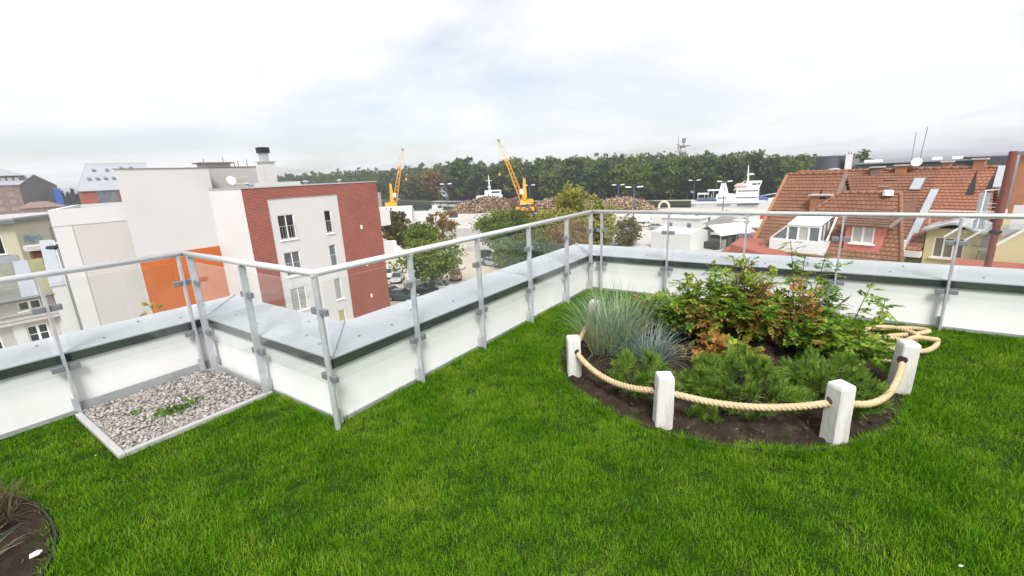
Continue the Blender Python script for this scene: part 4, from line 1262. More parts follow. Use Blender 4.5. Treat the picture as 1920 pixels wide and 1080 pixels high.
# aerials and a dish on the wing roof in front of the tower
mb = MB(); mb.tube([(-2.5, 0.8, h_top), (-2.5, 0.8, h_top + 1.0)], 0.03, 6); mb.bar((-2.5, 0.3, h_top + 0.75), (-2.5, 1.9, h_top + 0.85), 0.04); mb.box(-2.7, -2.3, 0.6, 1.4, h_top + 0.35, h_top + 0.42); mb.build('aerial_rack', 'crane_pale', apt)
mb = MB(); mb.lathe([(0.02, 0), (0.22, 0.05), (0.32, 0.14), (0.30, 0.14), (0.02, 0.03)], 14)
o = mb.build('satellite_dish', 'white_paint', apt, smooth=True); o.location = (-1.6, 0.15, h_top + 0.55); o.rotation_euler = (0.3, 1.2, 0.4)
# orange cladding on the tall wall
mb = MB(); mb.wall((-4.97, -5.12, 0), (0, 1, 0), 5.06, -2.78 - GZ, n=(1, 0, 0)); mb.add([(-4.97, -5.12, -2.78 - GZ), (-4.97, -0.06, -2.78 - GZ), (-5.0, -0.06, -2.78 - GZ), (-5.0, -5.12, -2.78 - GZ)], [(0, 1, 2, 3)]); mb.build('orange_panel', 'panel_orange', apt)
for y in (-3.4, -1.7):
    v_ = MB(); v_.box(-4.969, -4.955, y, y + 0.03, 0, -2.8 - GZ); v_.build('panel_joint', 'panel_orange', apt)
# lower beige block to the left
b_top = 0.69 - GZ
mb = MB(); mb.wall((-6, -8.6, 0), (0, 1, 0), 3.85, b_top - 1.0, n=(1, 0, 0)); mb.add([(-6, -8.6, 0), (-6, -8.6, b_top - 1), (-17.5, -5.15, b_top - 1), (-17.5, -5.15, 0)], [(0, 1, 2, 3)]); mb.build('beige_wall', 'facade_beige', apt)
mb = MB(); mb.prism([(-5.97, -8.63), (-5.97, -4.86), (-6.32, -4.86), (-6.32, -8.50)], b_top - 1.0, b_top)
mb.prism([(-6.325, -8.52), (-6.325, -8.12), (-17.5, -4.77), (-17.5, -5.17)], b_top - 1.0, b_top)
mb.prism([(-17.51, -5.17), (-17.51, 0.2), (-17.9, 0.2), (-17.9, -5.05)], b_top - 1.0, b_top); mb.build('beige_parapet', 'facade_light', apt)
mb = MB(); mb.prism([(-6.33, -8.1), (-6.33, -5.22), (-17.5, 0.1), (-17.5, -4.75)], b_top - 0.75, b_top - 0.7); mb.build('low_roof', 'facade_grey', apt)
mb = MB(); mb.box(-5.995, -5.96, -8.61, -7.75, 0, b_top - 1.05); mb.build('light_strip', 'facade_light', apt)

# ------------------------------------------------------------------ old white townhouse at the far left
TX = -40.0
th = thing('townhouse', 'old cream plastered townhouse with felt roof at the left edge', 'house', (TX, 6.55, GZ))
def tz(z20): return (z20 - 1.65) * 2 + 1.65 - GZ        # from the measuring plane
Wd = 14.0
holes = []
for k in range(4):
    y1 = -1.35 - k * 2.05
    holes.append((Wd + y1 - 0.92, Wd + y1, tz(-2.87), tz(-2.31)))
    holes.append((Wd + y1 - 0.98, Wd + y1 + 0.02, tz(-1.80), tz(-1.52)))
    holes.append((Wd + y1 - 0.92, Wd + y1, tz(-4.0), tz(-3.35)))
mb = MB(); mb.wall((0, -Wd, 0), (0, 1, 0), Wd, tz(-1.36), holes, 0.14, n=(1, 0, 0)); mb.build('front_wall', 'facade_old', th)
for i, (a, b, c, d) in enumerate(holes):
    window(th, (0, -Wd + a, c), (0, 1, 0), b - a, d - c, (1, 0, 0), 2, 'dark_glass', 0.06, True, 0 if i % 3 == 1 else 1, 0.08, mullion=0.12)
for (z, d, hh) in ((tz(-2.16), 0.30, 0.16), (tz(-2.06), 0.16, 0.12), (tz(-3.05), 0.14, 0.12), (tz(-1.90), 0.10, 0.08)):
    v_ = MB(); v_.box(0.003, d, -Wd, 0.0, z, z + hh); v_.build('cornice', 'facade_old', th)
for k in range(5):
    y = -0.35 - k * 2.05
    v_ = MB(); v_.box(0.003, 0.06, y - 0.45, y + 0.1, tz(-3.0), tz(-2.2)); v_.build('pilaster', 'facade_light', th)
mb = MB(); mb.poly3([(0.35, -Wd, tz(-1.37)), (0.35, -0.75, tz(-1.37)), (-6.5, 0.30, tz(-0.60)), (-6.5, -Wd, tz(-0.60))], 0.08); mb.build('roof', 'roof_felt', th)
mb = MB(); mb.poly3([(0.36, -2.1, tz(-1.355)), (0.36, -1.35, tz(-1.355)), (-6.5, -0.5, tz(-0.585)), (-6.5, -1.2, tz(-0.585))], 0.04); mb.build('pale_roof_strip', 'roof_slate_pale', th)
mb = MB(); mb.poly3([(0.36, -1.34, tz(-1.355)), (0.36, -0.76, tz(-1.355)), (-6.5, 0.28, tz(-0.585)), (-6.5, -0.49, tz(-0.585))], 0.04); mb.build('mossy_roof_strip', 'roof_moss', th)
mb = MB(); mb.tube([(0.42, -Wd, tz(-1.40)), (0.42, -0.7, tz(-1.40))], 0.08, 8); mb.build('gutter', 'clamp_steel', th)
mb = MB(); mb.box(0.004, 0.33, -Wd, -0.76, tz(-1.47), tz(-1.42)); mb.build('eaves_board', 'shutter_brown', th)
# firewall gable against the apartment block, capped with sheet metal
mb = MB(); mb.prism([(0.45, -0.74), (0.45, 0.0), (-8, 1.42), (-8, 0.68)], 0, [tz(-1.2), tz(-1.2), tz(-0.55) + 1.0, tz(-0.55) + 1.0]); mb.build('firewall', 'facade_light', th)
mb = MB(); mb.poly3([(0.5, -0.80, tz(-1.2) + 0.06), (0.5, -0.1, tz(-1.2) + 0.06), (-8, 1.3, tz(-0.55) + 1.06), (-8, 0.62, tz(-0.55) + 1.06)], 0.06); mb.build('firewall_cap', 'metal_pale', th)
mb = MB(); mb.tube([(0.5, 0.1, 0), (0.5, 0.1, tz(-1.25)), (-6, 1.15, tz(-0.7) + 0.8)], 0.06, 6); mb.build('downpipe', 'clamp_steel', th)
q = -2.35 - GZ
mb = MB(); mb.lathe([(0.30, q - 0.3), (0.42, q - 0.2), (0.42, q + 0.2), (0.3, q + 0.32), (0.05, q + 0.35)], 12, (-6.3, 0.95)); mb.build('roof_cowl', 'black', th)
mb = MB(); mb.box(-9.2, -8.3, 0.1, 3.2, q - 1.2, q - 0.05); mb.build('brown_shed', 'flue_rust', th)
mb = MB(); mb.box(-9.5, -8.1, -0.1, 3.2, q - 0.049, q + 0.3); mb.build('shed_roof', 'facade_beige', th)

# ------------------------------------------------------------------ yellow house with the painted name
yh = thing('yellow_house', 'pale yellow flat roofed house with blue painted name', 'house', (-62, 7.9, GZ))
yt = -0.85 - GZ
# two faces meeting at the corner near the camera
A0, A1, A2 = Vector((0, -9, 0)), Vector((0, 0, 0)), Vector((-10.5, 6.6, 0))
u1 = (A1 - A0).normalized(); u2 = (A2 - A1).normalized()
L1, L2 = (A1 - A0).length, (A2 - A1).length
hl = [(L1 - 2.15, L1 - 0.95, yt - 2.7, yt - 0.6), (L1 - 1.9, L1 - 0.6, yt - 5.0, yt - 4.1)]
mb = MB(); mb.wall(A0, u1, L1, yt, hl, 0.15, n=(1, 0, 0)); mb.build('front_wall', 'facade_cream', yh)
for (a, b, c, d) in hl:
    window(yh, A0 + u1 * a + Vector((0, 0, c)), u1, b - a, d - c, (1, 0, 0), 2, 'dark_glass', 0.06)
mb = MB(); mb.box(0.01, 0.05, -2.6, -0.35, yt - 4.0, yt - 2.85); mb.build('blue_panel', 'metal_pale', yh)
n2 = Vector((u2.y, -u2.x, 0)); n2 = n2 if n2.x > 0 else -n2
mb = MB(); mb.wall(A1, u2, L2, yt, n=n2); mb.build('side_wall', 'facade_cream', yh)
mb = MB(); mb.prism([(0.5, -9), (0.5, 0.1), (-10.3, 7.2), (-14.5, 2), (-9, -9)], yt + 0.001, yt + 0.35); mb.build('roof_edge', 'roof_grey', yh)
mb = MB(); mb.prism([(0.35, -9), (0.35, 0.05), (-10.3, 7.0), (-14.2, 2), (-9, -9)], yt + 0.351, yt + 0.5); mb.build('roof', 'facade_grey', yh)
fc = bpy.data.curves.new('name_text', 'FONT'); fc.body = 'Magda'; fc.size = 0.95; fc.shear = 0.35; fc.offset = 0.0; fc.extrude = 0.01
fo = bpy.data.objects.new('name_text', fc); COL.objects.link(fo)
bpy.context.view_layer.update()
tm = bpy.data.meshes.new_from_object(fo.evaluated_get(bpy.context.evaluated_depsgraph_get()))
bpy.data.objects.remove(fo)
tm.materials.clear(); tm.materials.append(MATS['sky_blue_paint'])
fo = bpy.data.objects.new('painted_name', tm); COL.objects.link(fo); fo.parent = yh
xa = u2; za = Vector((0, 0, 1)); ya_ = xa.cross(za) * -1
fo.matrix_local = Matrix(((xa.x, 0.10 * xa.x, n2.x, A1.x + u2.x * 0.9 + n2.x * 0.05), (xa.y, 0.10 * xa.y, n2.y, A1.y + u2.y * 0.9 + n2.y * 0.05), (0.10, 1, 0, yt - 1.9), (0, 0, 0, 1)))
mb = MB(); mb.obox(A1 + u2 * 6.3 + n2 * 0.06 + Vector((0, 0, yt - 2.4)), u2 * 0.35, n2 * 0.05, Vector((0, 0, 1.5))); mb.build('pipe_duct', 'facade_grey', yh)
mb = MB(); mb.obox(A1 + u2 * 9.8 + n2 * 1.0 + Vector((0, 0, yt - 2.6)), u2 * 3.0, n2 * 0.9, Vector((0, 0, 0.9))); mb.build('dormer_box', 'facade_beige', yh)
for p0, p1 in (((2.2, -3.3), (4.6, -3.6)), ((5.2, -3.1), (7.2, -3.9))):
    v_ = MB(); v_.bar(A1 + u2 * p0[0] + n2 * 0.05 + Vector((0, 0, yt + p0[1])), A1 + u2 * p1[0] + n2 * 0.05 + Vector((0, 0, yt + p1[1])), 0.1, 0.14); v_.build('name_flourish', 'black', yh)

# ------------------------------------------------------------------ old brick factory, far left
fa = thing('brick_factory', 'old brown brick factory with lantern roof in the distance', 'factory', (-297, 43.3, GZ))
e_ = 6.5 - GZ - 0.2
mb = MB()
fw_holes = []
for i in range(9):
    for j in range(6):
        fw_holes.append((2.0 + i * 4.2, 4.4 + i * 4.2, 3.0 + j * 3.1, 5.0 + j * 3.1))
mb.wall((0, -40, 0), (0, 1, 0), 40, e_, fw_holes, 0.3, n=(1, 0, 0)); mb.build('brick_wall', 'brick_old', fa)
for (a, b, c, d) in fw_holes[-30:]:
    v_ = MB(); v_.obox((-0.25, -40 + (a + b) / 2, (c + d) / 2), (0, (b - a) / 2, 0), (0.05, 0, 0), (0, 0, (d - c) / 2)); v_.build('window', 'window_haze', fa)
mb = MB(); mb.add([(0, 0, 0), (-14, 15, 0), (-14, 15, e_ - 0.6), (-6, 6.6, e_ + 4.4), (0, 0, e_)], [(0, 1, 2, 3, 4)]); mb.build('gable_wall', 'render_brown', fa)
mb = MB(); mb.poly3([(0.6, -40, e_), (0.6, 0.3, e_), (-6, 6.9, e_ + 4.5), (-6, -40, e_ + 4.5)], 0.3); mb.build('roof', 'roof_slate_pale', fa)
mb = MB(); mb.poly3([(-6, -40, e_ + 4.5), (-6, 6.9, e_ + 4.5), (-14.5, 15.2, e_ - 0.6), (-14.5, -40, e_ - 0.6)], 0.3); mb.build('rear_roof', 'roof_slate_pale', fa)
mb = MB(); mb.box(-8, -2, -8, 2.5, e_ + 0.5, e_ + 4.0); mb.build('lantern', 'render_brown', fa)
for k in range(4):
    v_ = MB(); v_.box(-1.99, -1.9, -6.6 + k * 2.1, -5.2 + k * 2.1, e_ + 1.6, e_ + 3.2); v_.build('lantern_window', 'blind', fa)
mb = MB(); c_ = (-5, -2.75, e_ + 7.2); q = [(-1.2, -9, e_ + 4.0), (-1.2, 3.5, e_ + 4.0), (-8.8, 3.5, e_ + 4.0), (-8.8, -9, e_ + 4.0)]
mb.add(q + [c_], [(0, 1, 4), (1, 2, 4), (2, 3, 4), (3, 0, 4), (3, 2, 1, 0)]); mb.build('lantern_roof', 'roof_slate_pale', fa)
bg = thing('brick_outbuilding', 'low ruined brick building in front of the factory gable', 'building', (-255, 36.5, GZ))
mb = MB(); mb.box(-8, 0, 0, 12, 0, 10.6); mb.build('wall', 'brick_old', bg)
mb = MB(); mb.add([(0.4, -0.4, 10.61), (0.4, 12.4, 10.61), (-8, 12.4, 10.61), (-8, -0.4, 10.61), (-4, 3, 12.9), (-4, 8, 12.9)], [(0, 1, 5, 4), (1, 2, 5), (2, 3, 4, 5), (3, 0, 4)]); mb.build('roof', 'brick_old', bg)
for j in range(2):
    for i in range(4):
        v_ = MB(); v_.box(0.003, 0.08, 1.2 + i * 3.0, 3.0 + i * 3.0, 2.5 + j * 4, 5.0 + j * 4); v_.build('window', 'window_haze', bg)
bt = thing('blue_silo', 'bright blue sheet metal tower beside the factory', 'tower', (-300, 54.6, GZ))
mb = MB(); mb.box(-4, 0, 0, 2.4, 0, 17.6); mb.build('cladding', 'blue_paint', bt)
mb = MB(); mb.box(-4.2, 0.2, -0.2, 2.6, 17.601, 18.0); mb.build('roof', 'roof_grey', bt)
# ------------------------------------------------------------------ grey roofed granary with roof vents
gr = thing('granary', 'red brick granary with steep pale grey roof and vent hatches', 'building', (-155, 33.0, GZ))
ge, grz = 2.15 - GZ, 8.9 - GZ
D_ = Vector((0.16, 1, 0)).normalized()          # along the ridge
Nn = Vector((D_.y, -D_.x, 0))
Lg = 14.8
def gp(s, t, z): return D_ * s + Nn * t + Vector((0, 0, z))
mb = MB(); mb.add([gp(0, 0, 0), gp(Lg, 0, 0), gp(Lg, 0, ge), gp(0, 0, ge), gp(0, -9, 0), gp(Lg, -9, 0), gp(Lg, -9, ge), gp(0, -9, ge)], [(0, 1, 2, 3), (4, 0, 3, 7), (1, 5, 6, 2)]); mb.build('brick_wall', 'brick_red', gr)
mb = MB(); mb.poly3([gp(-0.3, 0.4, ge - 0.2), gp(Lg + 0.3, 0.4, ge - 0.2), gp(Lg + 0.3, -4.5, grz), gp(2.6, -4.5, grz)], 0.2); mb.build('roof', 'roof_slate_pale', gr)
mb = MB(); mb.add([gp(Lg, 0, ge), gp(Lg, -9, ge), gp(Lg, -4.5, grz - 0.1)], [(0, 1, 2)]); mb.build('gable', 'render_brown', gr)
mb = MB(); mb.poly3([gp(2.6, -4.5, grz), gp(Lg + 0.3, -4.5, grz), gp(Lg + 0.3, -9.4, ge - 0.2), gp(-0.3, -9.4, ge - 0.2)], 0.2); mb.build('rear_roof', 'roof_slate_pale', gr)
mb = MB(); mb.add([gp(-0.3, 0.4, ge - 0.2), gp(2.6, -4.5, grz), gp(-0.3, -9.4, ge - 0.2)], [(0, 1, 2)]); mb.build('hip', 'roof_slate_pale', gr)
mb = MB(); mb.obox(gp(5.0, 0.03, ge - 2.0), D_ * 2.1, Nn * 0.03, Vector((0, 0, 1.8))); mb.build('glazed_bay', 'mid_glass', gr)
for (s, k) in ((2.4, .36), (4.0, .36), (5.6, .36), (7.2, .36), (3.8, .68), (6.4, .68), (9.5, .75), (11.5, .75)):
    z = ge + (grz - ge) * k; t_ = 0.4 - 4.9 * k
    v_ = MB(); v_.add([gp(s - .35, t_ + .1, z + .05), gp(s + .35, t_ + .1, z + .05), gp(s + .35, t_ + .1, z + .5), gp(s - .35, t_ + .1, z + .5), gp(s - .35, t_ - .6, z + .75), gp(s + .35, t_ - .6, z + .75)], [(0, 1, 2, 3), (3, 2, 5, 4), (0, 3, 4), (1, 5, 2)]); v_.build('vent_hatch', 'roof_grey', gr)
# ------------------------------------------------------------------ red roofed houses on the right (street turned 20 degrees)
HU = Vector((0.93969, -0.34202, 0)); HV = Vector((0.34202, 0.93969, 0))
def hp(s, t, z): return HU * s + HV * t + Vector((0, 0, z))
HR = R(-20)
def tiled(name, corners, mat_name, parent, course=0.27, lift=0.05, under=0.05):
    """Tiled slope from a planar quad or triangle (eave left, eave right, ridge right, ridge left) in the parent's
    frame: each course is a stepped strip overlapping the one below, with UVs along the course."""
    el, er, rr, rl = [Vector(c) for c in corners]
    n = (er - el).cross(rl - el)
    if n.length < 1e-6: n = (er - el).cross(rr - el)
    n.normalize()
    if n.z < 0: n = -n
    up = (((rr + rl) / 2) - ((el + er) / 2))
    k = max(3, int(up.length / course))
    vs, fs, uv = [], [], []
    ax = (er - el).normalized()
    for i in range(k):
        f0, f1 = i / k, min(1.0, (i + 1) / k + 0.15 / k)
        a, b = el.lerp(rl, f0), er.lerp(rr, f0)
        c, d = er.lerp(rr, f1), el.lerp(rl, f1)
        o = len(vs)
        vs += [a + n * lift, b + n * lift, c + n * 0.004, d + n * 0.004, a - n * under, b - n * under]
        fs += [(o, o + 1, o + 2, o + 3), (o + 4, o + 5, o + 1, o)]
        sh = 0.13 * (i % 2)
        for p in (a, b, c, d): uv.append(((p - el).dot(ax) + sh, float(i)))
        for p in (a, b, b, a): uv.append(((p - el).dot(ax) + sh, float(i)))
    me = bpy.data.meshes.new(name)
    me.from_pydata([tuple(v) for v in vs], [], fs)
    ul = me.uv_layers.new(name='UVMap')
    ul.data.foreach_set('uv', [c for q in uv for c in q])
    me.materials.append(MATS[mat_name]); me.update()
    o = bpy.data.objects.new(name, me); COL.objects.link(o); o.parent = parent
    return o
def ridge(parent, a, b, r_=0.10, step=0.38, m='ridge_clay'):
    """Row of half-round ridge tiles, each its own piece."""
    a, b = Vector(a), Vector(b)
    L = (b - a).length; k = max(2, int(L / step)); d = (b - a) / k
    pr = MB(); pr.tube([Vector((0, 0, 0)), d * 0.5, d * 1.06], [r_, r_ * 1.0, r_ * 1.1], 8)
    first = pr.build('ridge_tile', m, parent, smooth=True); first.location = a
    for i in range(1, k):
        c = first.copy(); COL.objects.link(c); c.parent = parent; c.location = a + d * i
def house(name, label, s0, t0, cat='house'):
    p = hp(s0, t0, GZ)
    t = thing(name, label, cat, p, HR)
    return t, (lambda s, tt, z: Vector((s - s0, tt - t0, z - GZ)))

# --- front house with hipped roof, pink dormer and white conservatory dormer
F, fl = house('tiled_house', 'red tiled hip roofed house with pink dormer and glazed roof room', -10.5, 29.0)
ez, rz_ = -3.85, -0.40
EL, ER_, RL, RR_ = (-14.3, 29.0), (-6.80, 29.0), (-10.86, 31.85), (-8.04, 31.85)
tiled('roof', [fl(*EL, ez), fl(*ER_, ez), fl(*RR_, rz_), fl(*RL, rz_)], 'tile_orange', F, 0.27)
tiled('hip_slope', [fl(*ER_, ez), fl(-7.9, 33.4, ez), fl(*RR_, rz_), fl(*RR_, rz_)], 'tile_brown', F, 0.27)
tiled('hip_slope', [fl(-14.3, 34.7, ez), fl(*EL, ez), fl(*RL, rz_), fl(*RL, rz_)], 'tile_orange', F, 0.27)
tiled('rear_slope', [fl(-7.9, 33.4, ez), fl(-14.3, 34.7, ez), fl(*RL, rz_), fl(*RR_, rz_)], 'tile_orange', F, 0.27)
ridge(F, fl(*RL, rz_ + 0.03), fl(*RR_, rz_ + 0.03)); ridge(F, fl(*EL, ez + 0.03), fl(*RL, rz_ + 0.03)); ridge(F, fl(*ER_, ez + 0.03), fl(*RR_, rz_ + 0.03))
ridge(F, fl(-14.6, 28.9, ez - 0.12), fl(-6.9, 28.9, ez - 0.12), 0.12, 0.62, 'ridge_clay')
mb = MB(); mb.prism([(-3.6, 0.2), (3.5, 0.2), (2.4, 4.3), (-3.6, 5.5)], 0, ez - GZ - 0.1); mb.build('walls', 'facade_yellow', F)
mb = MB(); mb.lathe([(0.26, 0), (0.24, 0.28), (0.16, 0.3)], 10, tuple(fl(-8.55, 31.7, 0)[:2])); o = mb.build('roof_vent', 'white_paint', F); o.location = (0, 0, rz_ - GZ - 0.1)
# pink dormer
dz = -GZ
mb = MB(); f0 = fl(-9.55, 29.40, 0); 
mb.wall((f0.x, f0.y, -3.35 + dz), (1, 0, 0), 1.62, 1.46, [(0.30, 1.32, 0.44, 1.42)], 0.1, n=(0, -1, 0)); mb.build('dormer_front', 'pink_wall', F)
window(F, (f0.x + 0.30, f0.y, -2.91 + dz), (1, 0, 0), 1.02, 0.98, (0, -1, 0), 2, 'curtain', 0.07, True, 0, 0.04, mullion=0.1)
for x in (f0.x, f0.x + 1.62):
    v_ = MB(); v_.add([(x, f0.y, -3.35 + dz), (x, f0.y, -1.90 + dz), (x, f0.y + 1.3, -1.90 + dz)], [(0, 1, 2)]); v_.build('dormer_cheek', 'pink_wall', F)
tiled('dormer_roof', [(f0.x - 0.35, f0.y - 0.28, -1.96 + dz), (f0.x + 1.97, f0.y - 0.28, -1.96 + dz), (f0.x + 1.5, f0.y + 1.7, -1.15 + dz), (f0.x + 0.2, f0.y + 1.7, -1.15 + dz)], 'tile_brown', F, 0.26)
for (a, b) in (((f0.x + 1.95, f0.y - 0.26, -1.97 + dz), (f0.x + 2.0, f0.y + 1.2, -1.62 + dz)), ((f0.x - 0.35, f0.y - 0.26, -1.97 + dz), (f0.x - 0.2, f0.y + 0.9, -1.7 + dz))):
    v_ = MB(); v_.bar(a, b, 0.22, 0.06); v_.build('barge_board', 'shutter_brown', F)
# glazed roof room
c0 = fl(-12.42, 29.15, 0); cw, ch0, ch1 = 1.72, -2.98 + dz, -2.22 + dz
mb = MB(); mb.prism([(c0.x - 0.95, c0.y - 0.1), (c0.x + cw + 0.42, c0.y - 0.1), (c0.x + cw + 0.42, c0.y + 1.2), (c0.x - 0.95, c0.y + 1.2)], [ez + dz - 0.3] * 4, [ch0, ch0, ch0 + 0.03, ch0 + 0.03]); mb.build('roof_room_base', 'white_paint', F)
fr = MB()
for i in range(4):
    x = c0.x + cw * i / 3
    fr.box(x - 0.05, x + 0.05, c0.y, c0.y + 0.1, ch0 + 0.001, ch1)
fr.box(c0.x - 0.06, c0.x + cw + 0.06, c0.y - 0.01, c0.y + 0.11, ch1 + 0.001, ch1 + 0.10)
for x in (c0.x, c0.x + cw):
    for k in range(1, 3):
        fr.box(x - 0.04, x + 0.04, c0.y + 0.5 * k, c0.y + 0.5 * k + 0.08, ch0, ch1 + 0.16 * k)
for i in range(4):
    x = c0.x + cw * i / 3
    fr.bar((x, c0.y - 0.05, ch1 + 0.13), (x + 0.02, c0.y + 1.55, ch1 + 0.60), 0.07, 0.06)
fr.bar((c0.x - 0.9, c0.y, ch0 + 0.05), (c0.x - 0.05, c0.y, ch1 + 0.05), 0.07); fr.bar((c0.x + cw + 0.40, c0.y, ch0 + 0.05), (c0.x + cw + 0.25, c0.y + 1.4, ch1 + 0.5), 0.09)
ro = fr.build('glazed_room', 'white_frame', F)
for i in range(3):
    x = c0.x + cw * i / 3
    v_ = MB(); v_.box(x + 0.051, x + cw / 3 - 0.051, c0.y + 0.04, c0.y + 0.06, ch0 + 0.002, ch1 - 0.001); v_.build('pane', ('mid_glass', 'curtain', 'mid_glass')[i], ro)
    v_ = MB(); v_.poly3([(x + 0.04, c0.y - 0.06, ch1 + 0.125), (x + cw / 3 - 0.03, c0.y - 0.06, ch1 + 0.125), (x + cw / 3 - 0.01, c0.y + 1.55, ch1 + 0.585), (x + 0.06, c0.y + 1.55, ch1 + 0.585)], 0.02); v_.build('roof_pane', 'tent_white', ro)
for x in (c0.x, c0.x + cw):
    v_ = MB(); v_.poly3([(x, c0.y + 0.1, ch0 + 0.02), (x, c0.y + 1.4, ch0 + 0.02), (x, c0.y + 1.4, ch1 + 0.45), (x, c0.y + 0.1, ch1)], 0.02); v_.build('side_pane', 'mid_glass', ro)
mb = MB(); mb.add([(c0.x - 0.85, c0.y + 0.02, ch0 + 0.03), (c0.x - 0.06, c0.y + 0.02, ch0 + 0.03), (c0.x - 0.06, c0.y + 0.02, ch1)], [(0, 1, 2)]); mb.build('corner_pane', 'mid_glass', ro)
# brick ledge with red capping below it
mb = MB(); q = [fl(-15.6, 28.6, 0), fl(-12.2, 28.2, 0), fl(-12.2, 29.0, 0), fl(-15.6, 29.6, 0)]
mb.prism([(p.x, p.y) for p in q], 2.0, [-3.55 + dz, -4.05 + dz, -3.75 + dz, -3.30 + dz]); mb.build('red_capped_wall', 'roof_red_flat', F)
mb = MB(); q = [fl(-16.7, 29.2, 0), fl(-15.0, 28.4, 0), fl(-14.2, 30.2, 0), fl(-15.8, 30.8, 0)]
mb.prism([(p.x, p.y) for p in q], 2.0, [-4.3 + dz, -4.3 + dz, -3.3 + dz, -3.3 + dz]); mb.build('lean_to_roof', 'roof_red_flat', F)

# --- left house behind it
L_, ll = house('tiled_house', 'steep orange tiled gable roof house at the left of the red roofs', -14.0, 31.0)
lez, lrz = -5.2, 0.66
tiled('roof', [ll(-15.25, 29.5, lez), ll(-11.4, 29.5, lez), ll(-11.66, 34.55, lrz), ll(-15.12, 34.55, lrz)], 'tile_orange', L_, 0.27)
tiled('rear_slope', [ll(-11.4, 39.6, lez), ll(-15.25, 39.6, lez), ll(-15.12, 34.55, lrz), ll(-11.66, 34.55, lrz)], 'tile_orange', L_, 0.27)
mb = MB(); mb.add([ll(-15.1, 29.6, GZ), ll(-15.1, 39.5, GZ), ll(-15.1, 39.5, lez), ll(-15.1, 34.55, lrz - .1), ll(-15.1, 29.6, lez)], [(0, 1, 2, 3, 4)]); mb.build('gable_wall', 'brick_old', L_)
mb = MB(); mb.add([ll(-11.75, 29.6, GZ), ll(-11.75, 39.5, GZ), ll(-11.75, 39.5, lez), ll(-11.75, 34.55, lrz - .1), ll(-11.75, 29.6, lez)], [(4, 3, 2, 1, 0)]); mb.build('gable_wall', 'shutter_brown', L_)
mb = MB(); mb.wall(ll(-15.1, 29.75, GZ), (1, 0, 0), 3.3, lez - GZ, n=(0, -1, 0)); mb.build('front_wall', 'facade_old', L_)
ridge(L_, ll(-15.2, 34.55, lrz + 0.04), ll(-11.6, 34.55, lrz + 0.04)); 
mb = MB(); mb.bar(ll(-15.25, 29.5, lez + 0.02), ll(-15.14, 34.55, lrz + 0.02), 0.2, 0.1); mb.build('verge', 'brick_orange', L_)
mb = MB(); mb.bar(ll(-11.50, 32.6, -1.6), ll(-11.62, 34.55, lrz + 0.02), 0.24, 0.1); mb.build('verge', 'shutter_brown', L_)
mb = MB(); q = ll(-12.25, 32.7, 0); mb.box(q.x - 0.42, q.x + 0.48, q.y - 0.3, q.y + 0.3, -2.0 + dz, -0.62 + dz); mb.build('chimney', 'brick_orange', L_)
mb = MB(); mb.box(q.x - 0.55, q.x + 0.62, q.y - 0.4, q.y + 0.4, -0.62 + dz, -0.54 + dz); mb.build('chimney_cap', 'concrete', L_)
mb = MB(); mb.box(q.x - 0.02, q.x + 0.04, q.y - 0.02, q.y + 0.04, -0.54 + dz, -0.25 + dz); mb.box(q.x + 0.1, q.x + 0.42, q.y - 0.302, q.y - 0.29, -0.82 + dz, -0.66 + dz); mb.build('chimney_flues', 'black', L_)

# --- long back roof
M_, ml = house('tiled_house', 'long orange tiled roof with skylight and metal flashing behind the others', -10.0, 35.0)
mtz, mt = 0.66, 40.1
sl = 0.84
mz = lambda t: mtz + sl * (t - mt)
te = 34.2
tiled('roof', [ml(-17.0, te, mz(te)), ml(-8.25, te, mz(te)), ml(-8.25, mt, mtz), ml(-16.8, mt, mtz)], 'tile_orange', M_, 0.27)
tiled('roof', [ml(-7.85, te, mz(te)), ml(-4.6, te, mz(te)), ml(-5.75, mt, mtz), ml(-7.85, mt, mtz)], 'tile_red', M_, 0.27)
tiled('rear_slope', [ml(-5.75, 46, -4.3), ml(-17.0, 46, -4.3), ml(-16.8, mt, mtz), ml(-5.75, mt, mtz)], 'tile_orange', M_, 0.27)
tiled('roof_strip', [ml(-8.245, 38.4, mz(38.4)), ml(-7.855, 38.4, mz(38.4)), ml(-7.855, mt, mtz), ml(-8.245, mt, mtz)], 'tile_red', M_, 0.27)
ridge(M_, ml(-16.8, mt, mtz + 0.04), ml(-5.75, mt, mtz + 0.04), 0.11, 0.42)
mb = MB(); mb.box(-6.8, 4.9, 0.3, 10.0, 0, mz(te) - GZ - 0.1); mb.build('walls', 'facade_yellow', M_)
mb = MB(); mb.poly3([ml(-8.24, te - 0.3, mz(te - 0.3) + 0.16), ml(-7.86, te - 0.3, mz(te - 0.3) + 0.16), ml(-7.86, 38.5, mz(38.5) + 0.16), ml(-8.24, 38.5, mz(38.5) + 0.16)], 0.3); mb.build('flashing', 'metal_pale', M_)
mb = MB(); n_ = Vector((0, -sl, 1)).normalized()
c = ml(-9.05, 38.97, mz(38.97)) + n_ * 0.06; ax = Vector((1, 0, 0)); ay = Vector((0, 1, sl)).normalized()
mb.obox(c, ax * 0.32, ay * 0.58, n_ * 0.05); sk = mb.build('skylight', 'shutter_brown', M_)
mb = MB(); mb.obox(c + n_ * 0.052, ax * 0.26, ay * 0.5, n_ * 0.01); mb.build('pane', 'metal_pale', sk)
for (s_, t_) in ((-10.6, 39.3), (-10.75, 38.75), (-11.6, 38.3)):
    v_ = MB(); v_.obox(ml(s_, t_, mz(t_)) + n_ * 0.06, ax * 0.3, ay * 0.06, n_ * 0.05); v_.build('snow_guard', 'brick_old', M_)
